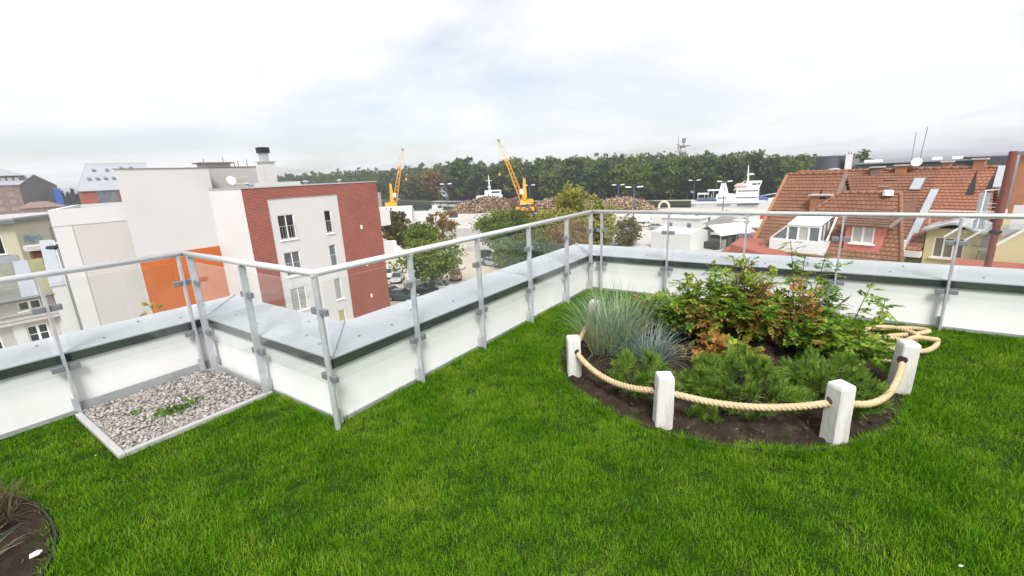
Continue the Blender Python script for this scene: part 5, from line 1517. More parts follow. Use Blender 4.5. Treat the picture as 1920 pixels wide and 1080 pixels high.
for (s_, t_, w, h0, mm) in ((-11.6, 39.9, 0.55, 0.2, 'brick_old'), (-10.25, 40.0, 0.6, 0.27, 'brick_orange'), (-8.05, 40.3, 0.36, 0.4, 'brick_orange'), (-6.55, 40.2, 0.5, 0.5, 'brick_orange')):
    q = ml(s_, t_, 0)
    v_ = MB(); v_.box(q.x - w / 2, q.x + w / 2, q.y - 0.25, q.y + 0.25, mtz + dz - 0.5, mtz + dz + h0); co = v_.build('chimney', mm, M_)
    v_ = MB(); v_.box(q.x - w / 2 - 0.1, q.x + w / 2 + 0.1, q.y - 0.35, q.y + 0.35, mtz + dz + h0 + 0.001, mtz + dz + h0 + 0.08); v_.build('chimney_cap', 'concrete', co)
v_ = MB(); q = ml(-9.85, 40.1, 0); v_.tube([(q.x, q.y, mtz + dz), (q.x, q.y, mtz + dz + 2.4)], 0.022, 6); v_.build('aerial', 'clamp_steel', M_)
v_ = MB(); q = ml(-9.45, 40.1, 0); v_.tube([(q.x, q.y, mtz + dz), (q.x + 0.14, q.y, mtz + dz + 2.7)], 0.024, 6); v_.build('aerial', 'clamp_steel', M_)
v_ = MB(); v_.lathe([(0.02, 0), (0.2, 0.04), (0.3, 0.12), (0.28, 0.12), (0.02, 0.02)], 12)
o = v_.build('satellite_dish', 'white_paint', M_, smooth=True); o.location = ml(-9.5, 39.9, mtz + 0.45); o.rotation_euler = (1.2, 0.3, 0)
# small triangular roof ends breaking the slope left of centre and dark gaps at the right end
mb = MB(); mb.poly3([ml(-9.9, 37.0, mz(37.0) + 0.05), ml(-8.3, 36.5, mz(36.5) + 0.05), ml(-8.6, 37.6, mz(37.6) + 0.32), ml(-8.7, 37.75, mz(37.75) + 0.34)], 0.1); mb.build('lean_roof', 'tile_brown', M_)
for (a, b, c3) in (((-6.54, 39.8), (-6.2, 38.25), (-6.55, 38.2)), ((-5.75, 39.5), (-5.5, 38.1), (-5.8, 38.0))):
    v_ = MB(); v_.poly3([ml(*c3, mz(c3[1]) + 0.12), ml(*b, mz(b[1]) + 0.12), ml(*a, mz(a[1]) + 0.12)], 0.06); v_.build('roof_gap', 'black', M_)
v_ = MB(); v_.poly3([ml(-5.55, 38.6, mz(38.6) + 0.2), ml(-5.15, 38.6, mz(38.6) + 0.2), ml(-5.3, 40.0, mz(40) + 0.2), ml(-5.7, 40.0, mz(40) + 0.2)], 0.1); v_.build('metal_sheet', 'metal_pale', M_)

# --- yellow dormer with its swept sheet roof, beside the flashing
y0 = ml(-7.02, 33.6, 0)
mb = MB(); mb.wall((y0.x, y0.y, -5.2 + dz), (1, 0, 0), 2.15, 2.82, [(0.36, 1.62, 1.2, 2.34)], 0.12, n=(0, -1, 0)); mb.build('dormer_front', 'facade_yellow', M_)
window(M_, (y0.x + 0.36, y0.y, -4.0 + dz), (1, 0, 0), 1.26, 1.14, (0, -1, 0), 3, 'shutter_brown', 0.06, True, 0, 0.05)
for x in (y0.x, y0.x + 2.15):
    v_ = MB(); v_.add([(x, y0.y, -5.2 + dz), (x, y0.y, -2.38 + dz), (x, y0.y + 3.0, -2.38 + dz), (x, y0.y + 3, -5.2 + dz)], [(0, 1, 2, 3)]); v_.build('dormer_cheek', 'facade_yellow', M_)
mb = MB(); vs = []; fs = []
for i in range(13):
    u = i / 12; x = y0.x - 0.2 + 2.6 * u
    zc = -2.42 + 0.42 * math.sin(PI * min(1, max(0, (u - 0.06) / 0.88))) ** 1.6
    vs += [(x, y0.y - 0.35, zc + dz), (x, y0.y + 3.1, zc + dz + 0.1), (x, y0.y - 0.35, zc + dz - 0.12), (x, y0.y + 3.1, zc + dz - 0.02)]
for i in range(12):
    a = i * 4
    fs += [(a, a + 4, a + 5, a + 1), (a + 2, a + 3, a + 7, a + 6), (a, a + 2, a + 6, a + 4)]
mb.add(vs, fs); mb.build('swept_roof', 'metal_pale', M_)
# white bracket box at the foot of the flashing
mb = MB(); q = ml(-8.0, 33.15, 0); mb.box(q.x, q.x + 0.95, q.y, q.y + 0.4, -4.05 + dz, -3.72 + dz); mb.box(q.x - 0.05, q.x + 0.2, q.y - 0.05, q.y + 0.4, -3.719 + dz, -3.15 + dz); mb.build('gutter_box', 'white_paint', M_)
tiled('small_roof', [ml(-7.75, 33.3, -3.68), ml(-7.08, 33.3, -3.68), ml(-7.08, 34.3, -2.8), ml(-7.75, 34.3, -2.8)], 'tile_red', M_, 0.3)
# little side dormer
y1 = ml(-4.95, 33.8, 0)
mb = MB(); mb.wall((y1.x, y1.y, -5.0 + dz), (1, 0, 0), 1.2, 1.9, [(0.12, 0.92, 0.75, 1.45)], 0.1, n=(0, -1, 0)); mb.build('side_dormer', 'facade_yellow', M_)
window(M_, (y1.x + 0.12, y1.y, -4.25 + dz), (1, 0, 0), 0.8, 0.7, (0, -1, 0), 2, 'curtain', 0.05, True, 0, 0.04)
mb = MB(); mb.poly3([(y1.x - 0.15, y1.y - 0.25, -3.15 + dz), (y1.x + 1.4, y1.y - 0.25, -3.15 + dz), (y1.x + 1.2, y1.y + 1.5, -2.55 + dz), (y1.x + 0.2, y1.y + 1.5, -2.55 + dz)], 0.1); mb.build('side_dormer_roof', 'roof_slate_pale', M_)
mb = MB(); mb.box(y1.x - 0.1, y1.x + 1.3, y1.y - 0.15, y1.y + 0.2, -3.1 + dz - 0.35, -3.1 + dz - 0.10); mb.build('side_dormer_fascia', 'white_paint', M_)

# --- yellow gabled house at the right edge, with the rusty flue mast in front of it
Y_, yl = house('gabled_house', 'yellow rendered house with orange roof at the right edge', -3.0, 31.0)
mb = MB(); mb.wall(yl(-4.1, 31.5, GZ), (1, 0, 0), 8, -1.5 - GZ, n=(0, -1, 0)); mb.build('front_wall', 'facade_yellow', Y_)
mb = MB(); mb.bar(yl(-3.9, 31.4, -2.2), yl(-1.0, 31.4, -0.1), 0.35, 0.25, up=(0, -1, 0)); mb.build('verge_gutter', 'metal_pale', Y_)
mb = MB(); mb.poly3([yl(-3.6, 31.45, -1.45), yl(3, 31.45, -1.45), yl(3, 33.4, -0.85), yl(-3.6, 33.4, -0.85)], 0.1); mb.build('roof', 'panel_orange', Y_)
mb = MB(); mb.poly3([yl(-5.6, 29.6, -4.25), yl(4, 29.6, -4.1), yl(4, 31.45, -3.45), yl(-5.3, 31.45, -3.6)], 0.12); mb.build('low_roof', 'roof_red_flat', Y_)
mb = MB(); mb.wall(yl(-6.0, 29.7, GZ), (1, 0, 0), 10, -4.6 - GZ, n=(0, -1, 0)); mb.build('low_wall', 'facade_yellow', Y_)
mb = MB(); q = yl(-3.3, 33.4, 0); mb.box(q.x, q.x + 3, q.y, q.y + 2, -0.6 + dz, 0.05 + dz); mb.build('grey_lean_to', 'facade_grey', Y_)
for k in range(3):
    v_ = MB(); v_.box(q.x + 0.3 + k * 0.6, q.x + 0.6 + k * 0.6, q.y - 0.02, q.y - 0.003, -0.5 + dz, -0.15 + dz); v_.build('opening', 'black', Y_)
fm = thing('flue_mast', 'tall rust red steel flue pipe carrying aerials at the right edge', 'flue', hp(-3.64, 28.0, GZ), HR)
mb = MB(); mb.tube([(0, 0, 0), (0, 0, 12.55), (0, 0, 12.56), (0, 0, 15.6)], [0.125, 0.125, 0.15, 0.135], 14); mb.build('pipe', 'flue_rust', fm, smooth=False)
mb = MB(); mb.lathe([(0.14, 12.2), (0.20, 12.22), (0.20, 12.3), (0.14, 12.34)], 14); mb.lathe([(0.14, 9.9), (0.18, 9.92), (0.18, 9.98), (0.14, 10)], 14); mb.build('collar', 'black', fm)
for k, (a, b, w) in enumerate((((-2.3, 0.2, 13.05), (0.1, 0, 13.1), 0.05), ((-2.3, 0.2, 13.05), (-2.25, 0.2, 12.4), 0.12), ((-2.2, 0.1, 12.3), (-0.3, 0, 13.0), 0.04), ((-1.6, 0.1, 11.9), (-0.6, 0, 12.9), 0.1), ((-0.9, 0.1, 11.8), (0.0, 0, 12.7), 0.08), ((0.1, 0, 11.7), (0.9, 0, 12.5), 0.12), ((-0.6, 0, 12.4), (-0.55, 0, 14.0), 0.05), ((-0.6, 0, 14.0), (0.1, 0, 14.1), 0.05))):
    v_ = MB(); v_.tube([a, b], w / 2, 6); v_.build('aerial', 'white_paint' if k not in (1,) else 'timber', fm)
for k in range(7):
    v_ = MB(); v_.tube([(-0.42, 0.05, 12.5 + k * 0.16), (0.05, 0.05, 12.5 + k * 0.16)], 0.016, 5); v_.build('rung', 'white_paint', fm)
mb = MB(); mb.box(-0.75, -0.40, 0.1, 0.2, 12.35, 13.9); mb.build('panel_antenna', 'metal_pale', fm); mb = MB(); mb.box(0.35, 0.8, 0.1, 0.2, 12.4, 13.4); mb.build('panel_antenna', 'facade_light', fm)
for z0, z1 in ((9.0, 9.3), (8.2, 8.5)):
    v_ = MB(); v_.tube([(0.15, 0, z0 + 1), (0.5, 0.2, z0 + 0.4), (0.9, 0.3, z0 + 0.8), (0.85, 0.3, z1)], 0.02, 5); v_.build('cable', 'black', fm)
mb = MB(); mb.lathe([(0.05, 9.3), (0.22, 9.4), (0.2, 9.6), (0.05, 9.7)], 10, (0.8, 0.3)); mb.build('cable_coil', 'clamp_steel', fm)
br = thing('brick_block', 'pinkish brick building behind the flue at the right edge', 'building', hp(-7.1, 58, GZ), HR)
mb = MB(); mb.box(0, 12, 0, 8, 0, 15.2); mb.build('walls', 'brick_orange', br); mb = MB(); mb.box(-0.3, 12.3, -0.3, 8.3, 15.2, 15.5); mb.build('roof', 'roof_grey', br)
for k in range(3):
    v_ = MB(); v_.box(1.0 + k * 2.6, 2.0 + k * 2.6, -0.05, -0.003, 13.2, 14.5); v_.build('window', 'blind', br)

# --- dark roofed hotel row behind
nb = thing('mansard_building', 'long building with dark grey mansard roof and skylights beyond the red roofs', 'building', (3.0, 88, GZ))
dd = 14.0
mb = MB(); mb.prism([(0.3, -1.5), (14.5, -2.4), (14.5, 8), (0.3, 8)], dd - 4.5, dd + 0.55); mb.build('mansard_roof', 'roof_dark', nb)
mb = MB(); mb.prism([(-6, -1), (15.5, -1.8), (15.5, 10), (-6, 10)], 0, dd - 2.2); mb.build('walls', 'facade_yellow', nb)
mb = MB(); mb.prism([(0, -1.7), (12.4, -2.55), (12.4, 8.2), (0, 8.2)], dd + 0.551, dd + 0.66); mb.build('roof_edge', 'roof_grey', nb)
mb = MB(); mb.prism([(12.6, -3.2), (16.3, -3.5), (16.3, 6), (12.6, 6)], dd - 2.2, dd + 0.95); mb.build('dark_end_block', 'roof_dark', nb)
for x in (1.2, 2.3, 8.9, 11.0):
    v_ = MB(); v_.box(x, x + 1.1, 1.0, 1.9, dd + 0.76, dd + 1.15); v_.build('skylight', 'white_frame', nb)
for x in (6.1, 6.5, 10.6, 11.0, 11.5):
    v_ = MB(); v_.box(x, x + 0.26, -2.72, -2.5, dd - 0.95, dd - 0.15); v_.build('window', 'white_frame', nb)
mb = MB(); mb.lathe([(2.55, dd - 1.2), (2.05, dd + 0.8), (1.75, dd + 1.95), (1.6, dd + 2.0)], 24, (-3.0, 1)); mb.build('corner_turret', 'roof_dark', nb, smooth=False)
mb = MB(); mb.lathe([(1.35, dd - 0.9), (1.3, dd - 0.5), (1.05, dd - 0.05), (0.55, dd + 0.22), (0.02, dd + 0.3)], 18, (-2.5, -8.5)); mb.build('turret_dome', 'roof_slate_pale', nb, smooth=True)
mb = MB(); mb.box(-1.2, -0.35, -1.6, -0.8, dd - 2, dd + 2.5); ch = mb.build('white_chimney', 'facade_light', nb)
mb = MB(); mb.box(-1.0, -0.85, -1.62, -1.603, dd + 2.15, dd + 2.35); mb.box(-0.7, -0.55, -1.62, -1.603, dd + 2.15, dd + 2.35); mb.build('flue_opening', 'black', ch)
mb = MB(); mb.box(-0.3, 0.5, -1, 0, dd + 0.2, dd + 1.4); mb.build('roof_cowl', 'clamp_steel', nb)
# ------------------------------------------------------------------ parked cars
def car_proto(name):
    """Hatchback: lofted body, glasshouse, wheels with rims, lamps. x forward, centred on its footprint."""
    t = thing(name, 'car', 'car')
    L, Wc = 4.1, 1.74
    prof = [(-2.05, 0.42, 0.80), (-1.95, 0.30, 0.98), (-1.2, 0.24, 1.00), (0.6, 0.24, 0.96), (1.35, 0.26, 0.86), (1.9, 0.32, 0.72), (2.05, 0.42, 0.60)]
    m_ = MB(); vs = []; fs = []
    for (x, zb, zt) in prof:
        k = 1 - 0.10 * (abs(x) / 2.05) ** 4
        w = Wc / 2 * k
        for (yy, zz_) in ((-w * 0.94, zb), (-w, (zb + zt) / 2 - 0.05), (-w * 0.97, zt - 0.06), (-w * 0.86, zt), (w * 0.86, zt), (w * 0.97, zt - 0.06), (w, (zb + zt) / 2 - 0.05), (w * 0.94, zb)):
            vs.append((x, yy, zz_))
    n_ = len(prof)
    for i in range(n_ - 1):
        for j in range(8):
            a = i * 8 + j; b = i * 8 + (j + 1) % 8
            fs.append((a, a + 8, b + 8, b))
    fs.append(tuple(range(8))); fs.append(tuple(reversed(range((n_ - 1) * 8, n_ * 8))))
    m_.add(vs, fs); body = m_.build('body', 'car_white', t, smooth=False)
    # glasshouse and roof
    g = MB(); b0 = [(-1.90, 0.74), (0.85, 0.74)]; 
    q = [(-1.85, -0.74, 0.97), (1.0, -0.76, 0.93), (1.0, 0.76, 0.93), (-1.85, 0.74, 0.97), (-1.45, -0.58, 1.42), (0.15, -0.60, 1.45), (0.15, 0.60, 1.45), (-1.45, 0.58, 1.42)]
    g.add(q, [(0, 1, 5, 4), (1, 2, 6, 5), (2, 3, 7, 6), (3, 0, 4, 7)]); g.build('windows', 'dark_glass', t)
    r_ = MB(); r_.add([(-1.48, -0.59, 1.421), (0.18, -0.61, 1.451), (0.18, 0.61, 1.451), (-1.48, 0.59, 1.421), (-1.3, -0.5, 1.475), (0.0, -0.5, 1.50), (0.0, 0.5, 1.50), (-1.3, 0.5, 1.475)], [(4, 5, 6, 7), (0, 1, 5, 4), (1, 2, 6, 5), (2, 3, 7, 6), (3, 0, 4, 7)])
    for s in (-1, 1):
        r_.bar((1.0, 0.755 * s, 0.935), (0.15, 0.60 * s, 1.452), 0.06, 0.05); r_.bar((-0.45, 0.755 * s, 0.96), (-0.5, 0.60 * s, 1.44), 0.06, 0.05); r_.bar((-1.85, 0.735 * s, 0.975), (-1.45, 0.585 * s, 1.425), 0.12, 0.05)
    r_.build('roof', 'car_white', t)
    for x in (-1.28, 1.28):
        for s in (-1, 1):
            w = MB(); w.lathe([(0.31, -0.10), (0.32, -0.05), (0.32, 0.05), (0.31, 0.10)], 16)
            wo = w.build('wheel', 'tyre', t); wo.location = (x, 0.80 * s, 0.32); wo.rotation_euler = (PI / 2, 0, 0)
            ri = MB(); ri.lathe([(0.19, -0.108), (0.2, 0.0), (0.19, 0.108)], 12); ri.build('rim', 'rim', wo)
    for s in (-1, 1):
        h = MB(); h.obox((1.93, 0.58 * s, 0.64), (0.12, 0, -0.02), (0, 0.17, 0), (0.02, 0, 0.08)); h.build('headlight', 'head_lamp', t)
        h = MB(); h.obox((-2.0, 0.70 * s, 0.82), (0.06, 0, 0), (0, 0.10, 0), (0, 0, 0.14)); h.build('tail_light', 'tail_lamp', t)
    h = MB(); h.box(2.02, 2.06, -0.5, 0.5, 0.40, 0.50); h.build('number_plate', 'white_frame', t)
    return t
def recolour(root, m):
    for c in root.children:
        if c.name.split('.')[0] in ('body', 'roof'):
            c.data = c.data.copy(); c.data.materials[0] = MATS[m]
CARS = [((-46.3, 50.6), 140, 'car_red', 'rust red car at the right end of the parked row'), ((-48.4, 48.3), 140, 'car_black', 'black car next to the red one, half behind the tree trunk'),
        ((-51.4, 46.6), 140, 'car_white', 'white car in the parked row left of the tree trunk'), ((-53.7, 45.3), 140, 'car_silver', 'silver car behind the railing post in the parked row'),
        ((-57.5, 46.8), 140, 'car_white', 'white car at the far left end of the parked row'), ((-60.0, 45.0), 140, 'car_white', 'white car partly hidden beside the apartment building corner'),
        ((-44.6, 38.2), 75, 'car_teal', 'dark teal car just above the coping beside the brick wall'), ((-47.2, 38.6), 75, 'car_black', 'black car behind the dark teal one'),
        ((-48.9, 39.0), 75, 'car_crimson', 'crimson car mostly hidden by the brick wall corner'), ((-43.9, 41.6), 75, 'car_black', 'black car peeking over the coping right of the railing post'),
        ((-43.0, 44.0), 75, 'car_white', 'white car peeking over the coping under the tree'), ((-46.9, 61.0), 100, 'car_silver', 'pale car parked under the bush behind the middle railing post'),
        ((-52.4, 66.6), 100, 'car_black', 'dark car parked further back by the pale fence'), ((-39.5, 119.0), 70, 'car_white', 'white car on the open yard left of the white cabin'),
        ((-34.8, 115.0), 70, 'car_silver', 'silver car on the open yard beside the white cabin'), ((-44.0, 122.5), 70, 'car_white', 'white car furthest left on the open yard')]
p0 = None
for i, ((x, y), a, m, lab) in enumerate(CARS):
    if p0 is None:
        p0 = car_proto('car'); c = p0
    else:
        c = copy_tree(p0)
    c.location = (x, y, GZ + 0.012); c.rotation_euler = (0, 0, R(90 - a))
    recolour(c, m)
    tag(c, lab, 'car', 'parked cars below the roof')
# white vans and lorries
def van(x, y, a, lab, L=5.2, H_=2.3, m='white_paint'):
    t = thing('van', lab, 'van', (x, y, GZ + 0.012), R(90 - a), 'vans below the roof')
    b = MB(); b.prism([(-L / 2, -0.95), (L / 2 - 1.2, -0.95), (L / 2 - 1.2, 0.95), (-L / 2, 0.95)], 0.35, H_); b.build('cargo_box', m, t, bevel=0.06)
    b = MB(); b.add([(L / 2 - 1.199, -0.9, 0.35), (L / 2, -0.88, 0.35), (L / 2, 0.88, 0.35), (L / 2 - 1.199, 0.9, 0.35), (L / 2 - 1.199, -0.85, 1.95), (L / 2 - 0.75, -0.8, 1.9), (L / 2 - 0.75, 0.8, 1.9), (L / 2 - 1.199, 0.85, 1.95), (L / 2, -0.85, 1.0), (L / 2, 0.85, 1.0)],
                    [(3, 2, 1, 0), (4, 5, 6, 7), (5, 8, 9, 6), (8, 1, 2, 9), (0, 1, 8, 5, 4), (2, 3, 7, 6, 9)]); b.build('cab', m, t)
    b = MB(); b.add([(L / 2 - 0.73, -0.7, 1.86), (L / 2 - 0.04, -0.74, 1.06), (L / 2 - 0.04, 0.74, 1.06), (L / 2 - 0.73, 0.7, 1.86)], [(0, 1, 2, 3)]); b.build('windscreen', 'dark_glass', t)
    for xx in (-L / 2 + 0.9, L / 2 - 0.9):
        for s in (-1, 1):
            w = MB(); w.lathe([(0.33, -0.1), (0.34, 0), (0.33, 0.1)], 14); wo = w.build('wheel', 'tyre', t); wo.location = (xx, 0.9 * s, 0.34); wo.rotation_euler = (PI / 2, 0, 0)
van(-74.5, 60.5, 30, 'large white van beside the brick wall under the autumn tree', 7.0, 3.0)
van(-57.5, 38.8, 10, 'white van seen past the edge of the brick wall', 6.0, 2.6)
van(-42.5, 126.5, 80, 'white van among cars on the open yard', 5.2, 2.3)

# ------------------------------------------------------------------ trees near the car park
def tree(name, label, loc, h, rx, rz, m, seed, clumps=90, per=60, leaf=0.28, trunk=0.18, cz=None, cr=0.16, cat='tree', group=None, limbs=7, shell=0.55):
    rg = np.random.default_rng(seed)
    t = thing(name, label, cat, loc, 0, group)
    cz = cz if cz is not None else h - rz
    tk = MB()
    tk.tube([(0, 0, -0.1), (0.03 * rg.normal(), 0.03 * rg.normal(), cz * 0.4), (0.1 * rg.normal(), 0.1 * rg.normal(), cz), (0.15 * rg.normal(), 0.15 * rg.normal(), cz + rz * 0.7)], [trunk * 1.25, trunk, trunk * 0.7, trunk * 0.15], 9)
    for k in range(limbs):
        a = 2 * PI * k / limbs + rg.normal() * 0.3; z0 = cz - rz * (0.75 - 0.9 * rg.random())
        q = 0.55 + 0.35 * rg.random()
        e = (rx * q * math.cos(a), rx * q * math.sin(a), min(z0 + rz * (0.35 + 0.5 * rg.random()), cz + rz * 0.8))
        tk.tube([(0, 0, max(z0 - 0.2, 0.3)), (e[0] * 0.5, e[1] * 0.5, z0 + (e[2] - z0) * 0.6), e], [trunk * 0.5, trunk * 0.3, trunk * 0.08], 6)
    tk.build('trunk', 'bark', t)
    P = crown_points(rg, (0, 0, cz), rx, rx, rz, clumps, per, cr, shell=shell)
    P = P[P[:, 2] > 0.25]
    v, f = leaf_quads(P, leaf, rg, up=0.8)
    np_mesh('crown', v, f, m, t)
    return t
tree('street_tree', 'leafy green tree in the car park whose trunk rises between the parked cars', (-44.6, 43.8, GZ), 6.6, 3.7, 2.2, 'leaf_bright', 51, 110, 60, 0.26, 0.2, cr=0.15)
tree('street_tree', 'brown green autumn tree beside the edge of the brick wall', (-79.5, 68.0, GZ), 8.6, 2.8, 4.0, 'leaf_olive', 52, 110, 70, 0.34, 0.2)
tree('street_tree', 'low yellow green tree between the brick wall and the sparse tree', (-70.0, 66.5, GZ), 6.2, 3.4, 2.6, 'leaf_bright', 53, 80, 60, 0.32, 0.18)
tree('street_tree', 'sparse brown leaved tree standing before the pale yard', (-76.0, 79.5, GZ), 8.0, 3.4, 3.6, 'leaf_autumn', 54, 60, 34, 0.32, 0.2)
tree('street_tree', 'spreading bright green tree in front of the yellow crane base', (-62.0, 86.0, GZ), 6.4, 5.6, 2.4, 'leaf_bright', 55, 140, 70, 0.36, 0.2)
tree('willow', 'tall yellow green willow rising above the railing near its corner', (-43.5, 84.0, GZ), 12.0, 2.8, 5.4, 'leaf_willow', 56, 150, 80, 0.30, 0.25, cr=0.2)
tree('willow', 'rounded yellow green willow to the right of the tall one', (-37.5, 84.0, GZ), 8.6, 3.2, 4.0, 'leaf_willow', 57, 120, 70, 0.34, 0.2)
tree('willow', 'broad yellow green willow behind the glass left of the railing corner', (-43.5, 75.0, GZ), 8.0, 4.4, 4.0, 'leaf_willow', 58, 130, 70, 0.34, 0.2)
tree('shrub', 'rusty brown shrub seen through the glass at the railing corner', (-37.5, 72.5, GZ), 7.0, 3.2, 3.4, 'leaf_autumn', 59, 90, 60, 0.30, 0.12, cat='shrub')
tree('shrub', 'dense dark green shrub behind the glass in the middle', (-46.8, 69.5, GZ), 6.8, 5.0, 3.4, 'leaf_green', 60, 140, 70, 0.30, 0.12, cat='shrub')
tree('shrub', 'green shrub low behind the glass beside the coping', (-41.0, 63.0, GZ), 5.2, 4.4, 2.6, 'leaf_green', 61, 120, 70, 0.28, 0.12, cat='shrub')
tree('shrub', 'round green bush beside the pale parked car', (-43.4, 60.2, GZ), 5.0, 1.9, 2.4, 'leaf_bright', 62, 60, 60, 0.26, 0.12, cat='shrub')
tree('shrub', 'olive shrub mass behind the willow and the dark shrub', (-50.5, 79.0, GZ), 8.0, 4.6, 4.0, 'leaf_olive', 63, 110, 70, 0.32, 0.12, cat='shrub')
tree('shrub', 'silvery brown bush right of the corner posts', (-33.0, 88.5, GZ), 5.6, 2.9, 2.8, 'leaf_olive', 64, 70, 44, 0.30, 0.12, cat='shrub')
tree('shrub', 'olive green bush just right of the railing corner', (-36.5, 82.0, GZ), 6.0, 2.6, 3.0, 'leaf_willow', 65, 70, 60, 0.30, 0.12, cat='shrub')
tree('young_tree', 'slim young tree with yellow leaves below the beige wall', (-31.0, 8.15, GZ), 9.3, 0.6, 0.9, 'leaf_yellow', 66, 14, 14, 0.15, 0.05, limbs=4)
tree('young_tree', 'bare looking sapling tip beside the yellow leaved young tree', (-30.5, 6.35, GZ), 8.9, 0.4, 0.7, 'leaf_autumn', 67, 7, 7, 0.14, 0.04, limbs=4)

# ------------------------------------------------------------------ fences round the yard
def fence(label, pts, h, m, step=2.5):
    t = thing('fence', label, 'fence', (*pts[0], GZ))
    o = Vector((*pts[0], 0))
    for a, b in zip(pts[:-1], pts[1:]):
        a3, b3 = Vector((*a, 0)) - o, Vector((*b, 0)) - o
        d = (b3 - a3); L = d.length; d.normalize(); k = max(1, int(L / step))
        for i in range(k):
            p, q = a3 + d * (L * i / k), a3 + d * (L * (i + 1) / k)
            f = MB(); f.bar(p + Vector((0, 0, h / 2)), q + Vector((0, 0, h / 2)), 0.05, h - 0.1); f.build('panel', m, t)
            f = MB(); f.box(p.x - 0.07, p.x + 0.07, p.y - 0.07, p.y + 0.07, 0, h + 0.05); f.build('post', 'concrete', t)
fence('pale panel fence between the car park and the port yard', [(-95, 86), (-72, 90), (-58, 92)], 2.2, 'concrete')
fence('low grey fence beside the car park exit', [(-62, 72), (-52, 77), (-44, 84)], 1.6, 'concrete')

# ------------------------------------------------------------------ log piles
def log_pile(label, a, b, depth, h, n_, seed):
    """Heap of tree trunks with their sawn ends towards the town."""
    rg = np.random.default_rng(seed)
    a, b = np.array([*a, GZ]), np.array([*b, GZ])
    d = b - a; L = np.linalg.norm(d); d /= L; nrm = np.array([d[1], -d[0], 0.0])
    if nrm @ (-(a)) < 0: nrm = -nrm
    V_, F_, MI = [], [], []
    k = 7
    off = 0
    for i in range(n_):
        s = rg.random() * L
        prof = min(1.0, s / (h * 1.3), (L - s) / (h * 1.3)) ** 0.7
        z = rg.random() * (h * prof * (0.93 + 0.12 * math.sin(s * 0.35 + seed) + 0.06 * rg.normal())) 
        rr = 0.16 + 0.14 * rg.random()
        out = (1 - z / h) * 2.2 + 0.5 * rg.normal()
        c = a + d * s + nrm * out + np.array([0, 0, z + rr])
        ax = nrm + 0.10 * rg.normal(size=3); ax /= np.linalg.norm(ax)
        e1 = np.cross(ax, [0, 0, 1.0]); e1 /= np.linalg.norm(e1); e2 = np.cross(ax, e1)
        an = np.arange(k) * 2 * PI / k
        ring = rr * (np.cos(an)[:, None] * e1 + np.sin(an)[:, None] * e2)
        V_.append(np.concatenate([c + ring, c - ax * 3.2 + ring]))
        F_ += [tuple(off + j for j in range(k))] + [(off + j, off + k + j, off + k + (j + 1) % k, off + (j + 1) % k) for j in range(k)]
        MI += [0] + [1] * k
        off += 2 * k
    m_ = MB(); m_.v = [tuple(p) for p in np.concatenate(V_)]; m_.f = F_; m_.mi = MI
    # core so that nothing shows through
    a3, b3 = Vector(a), Vector(b); dd3 = Vector(d); nn = Vector(nrm)
    core = [(0.05, 0), (0.14, 0.75), (0.86, 0.75), (0.95, 0)]
    o = m_.build('log_pile', ['log_end', 'log_bark']); tag(o, label, 'log pile', kind='stuff')
    m_ = MB()
    pts = [a3 + dd3 * (L * s) + Vector((0, 0, h * z)) for s, z in core]
    m_.add(pts + [p - nn * depth for p in pts], [(0, 1, 2, 3), (7, 6, 5, 4), (0, 4, 5, 1), (1, 5, 6, 2), (2, 6, 7, 3)])
    o2 = m_.build('heap_core', 'log_bark', o)
log_pile('big heap of brown timber logs on the quay left of the yellow crane', (-131, 143), (-98, 156), 6, 5.9, 2600, 71)
log_pile('second heap of timber logs behind the crane and willow', (-98, 152), (-72, 163), 6, 5.4, 1700, 72)
log_pile('third darker heap of timber logs right of the willow', (-72, 156), (-50, 163), 6, 4.6, 1500, 73)

# ------------------------------------------------------------------ cranes
def lattice(mbs, a, b, w0, w1, n_, rad, split, up=(0, 0, 1)):
    """Four-chord lattice boom between a and b; lower part goes to the first builder, tip to the second."""
    a, b = Vector(a), Vector(b); t = (b - a).normalized()
    x = t.cross(Vector(up)).normalized(); y = x.cross(t)
    C = []
    for i in range(n_ + 1):
        f = i / n_; w = (w0 * (1 - f) + w1 * f) / 2
        p = a.lerp(b, f)
        C.append([p + x * w * sx + y * w * sy for sx, sy in ((1, 1), (-1, 1), (-1, -1), (1, -1))])
    for i in range(n_):
        m_ = mbs[0] if i / n_ < split else mbs[1]
        for j in range(4):
            m_.tube([C[i][j], C[i + 1][j]], rad, 5, caps=False)
            m_.tube([C[i][j], C[i + 1][(j + 1) % 4]] if i % 2 else [C[i][(j + 1) % 4], C[i + 1][j]], rad * 0.7, 4, caps=False)
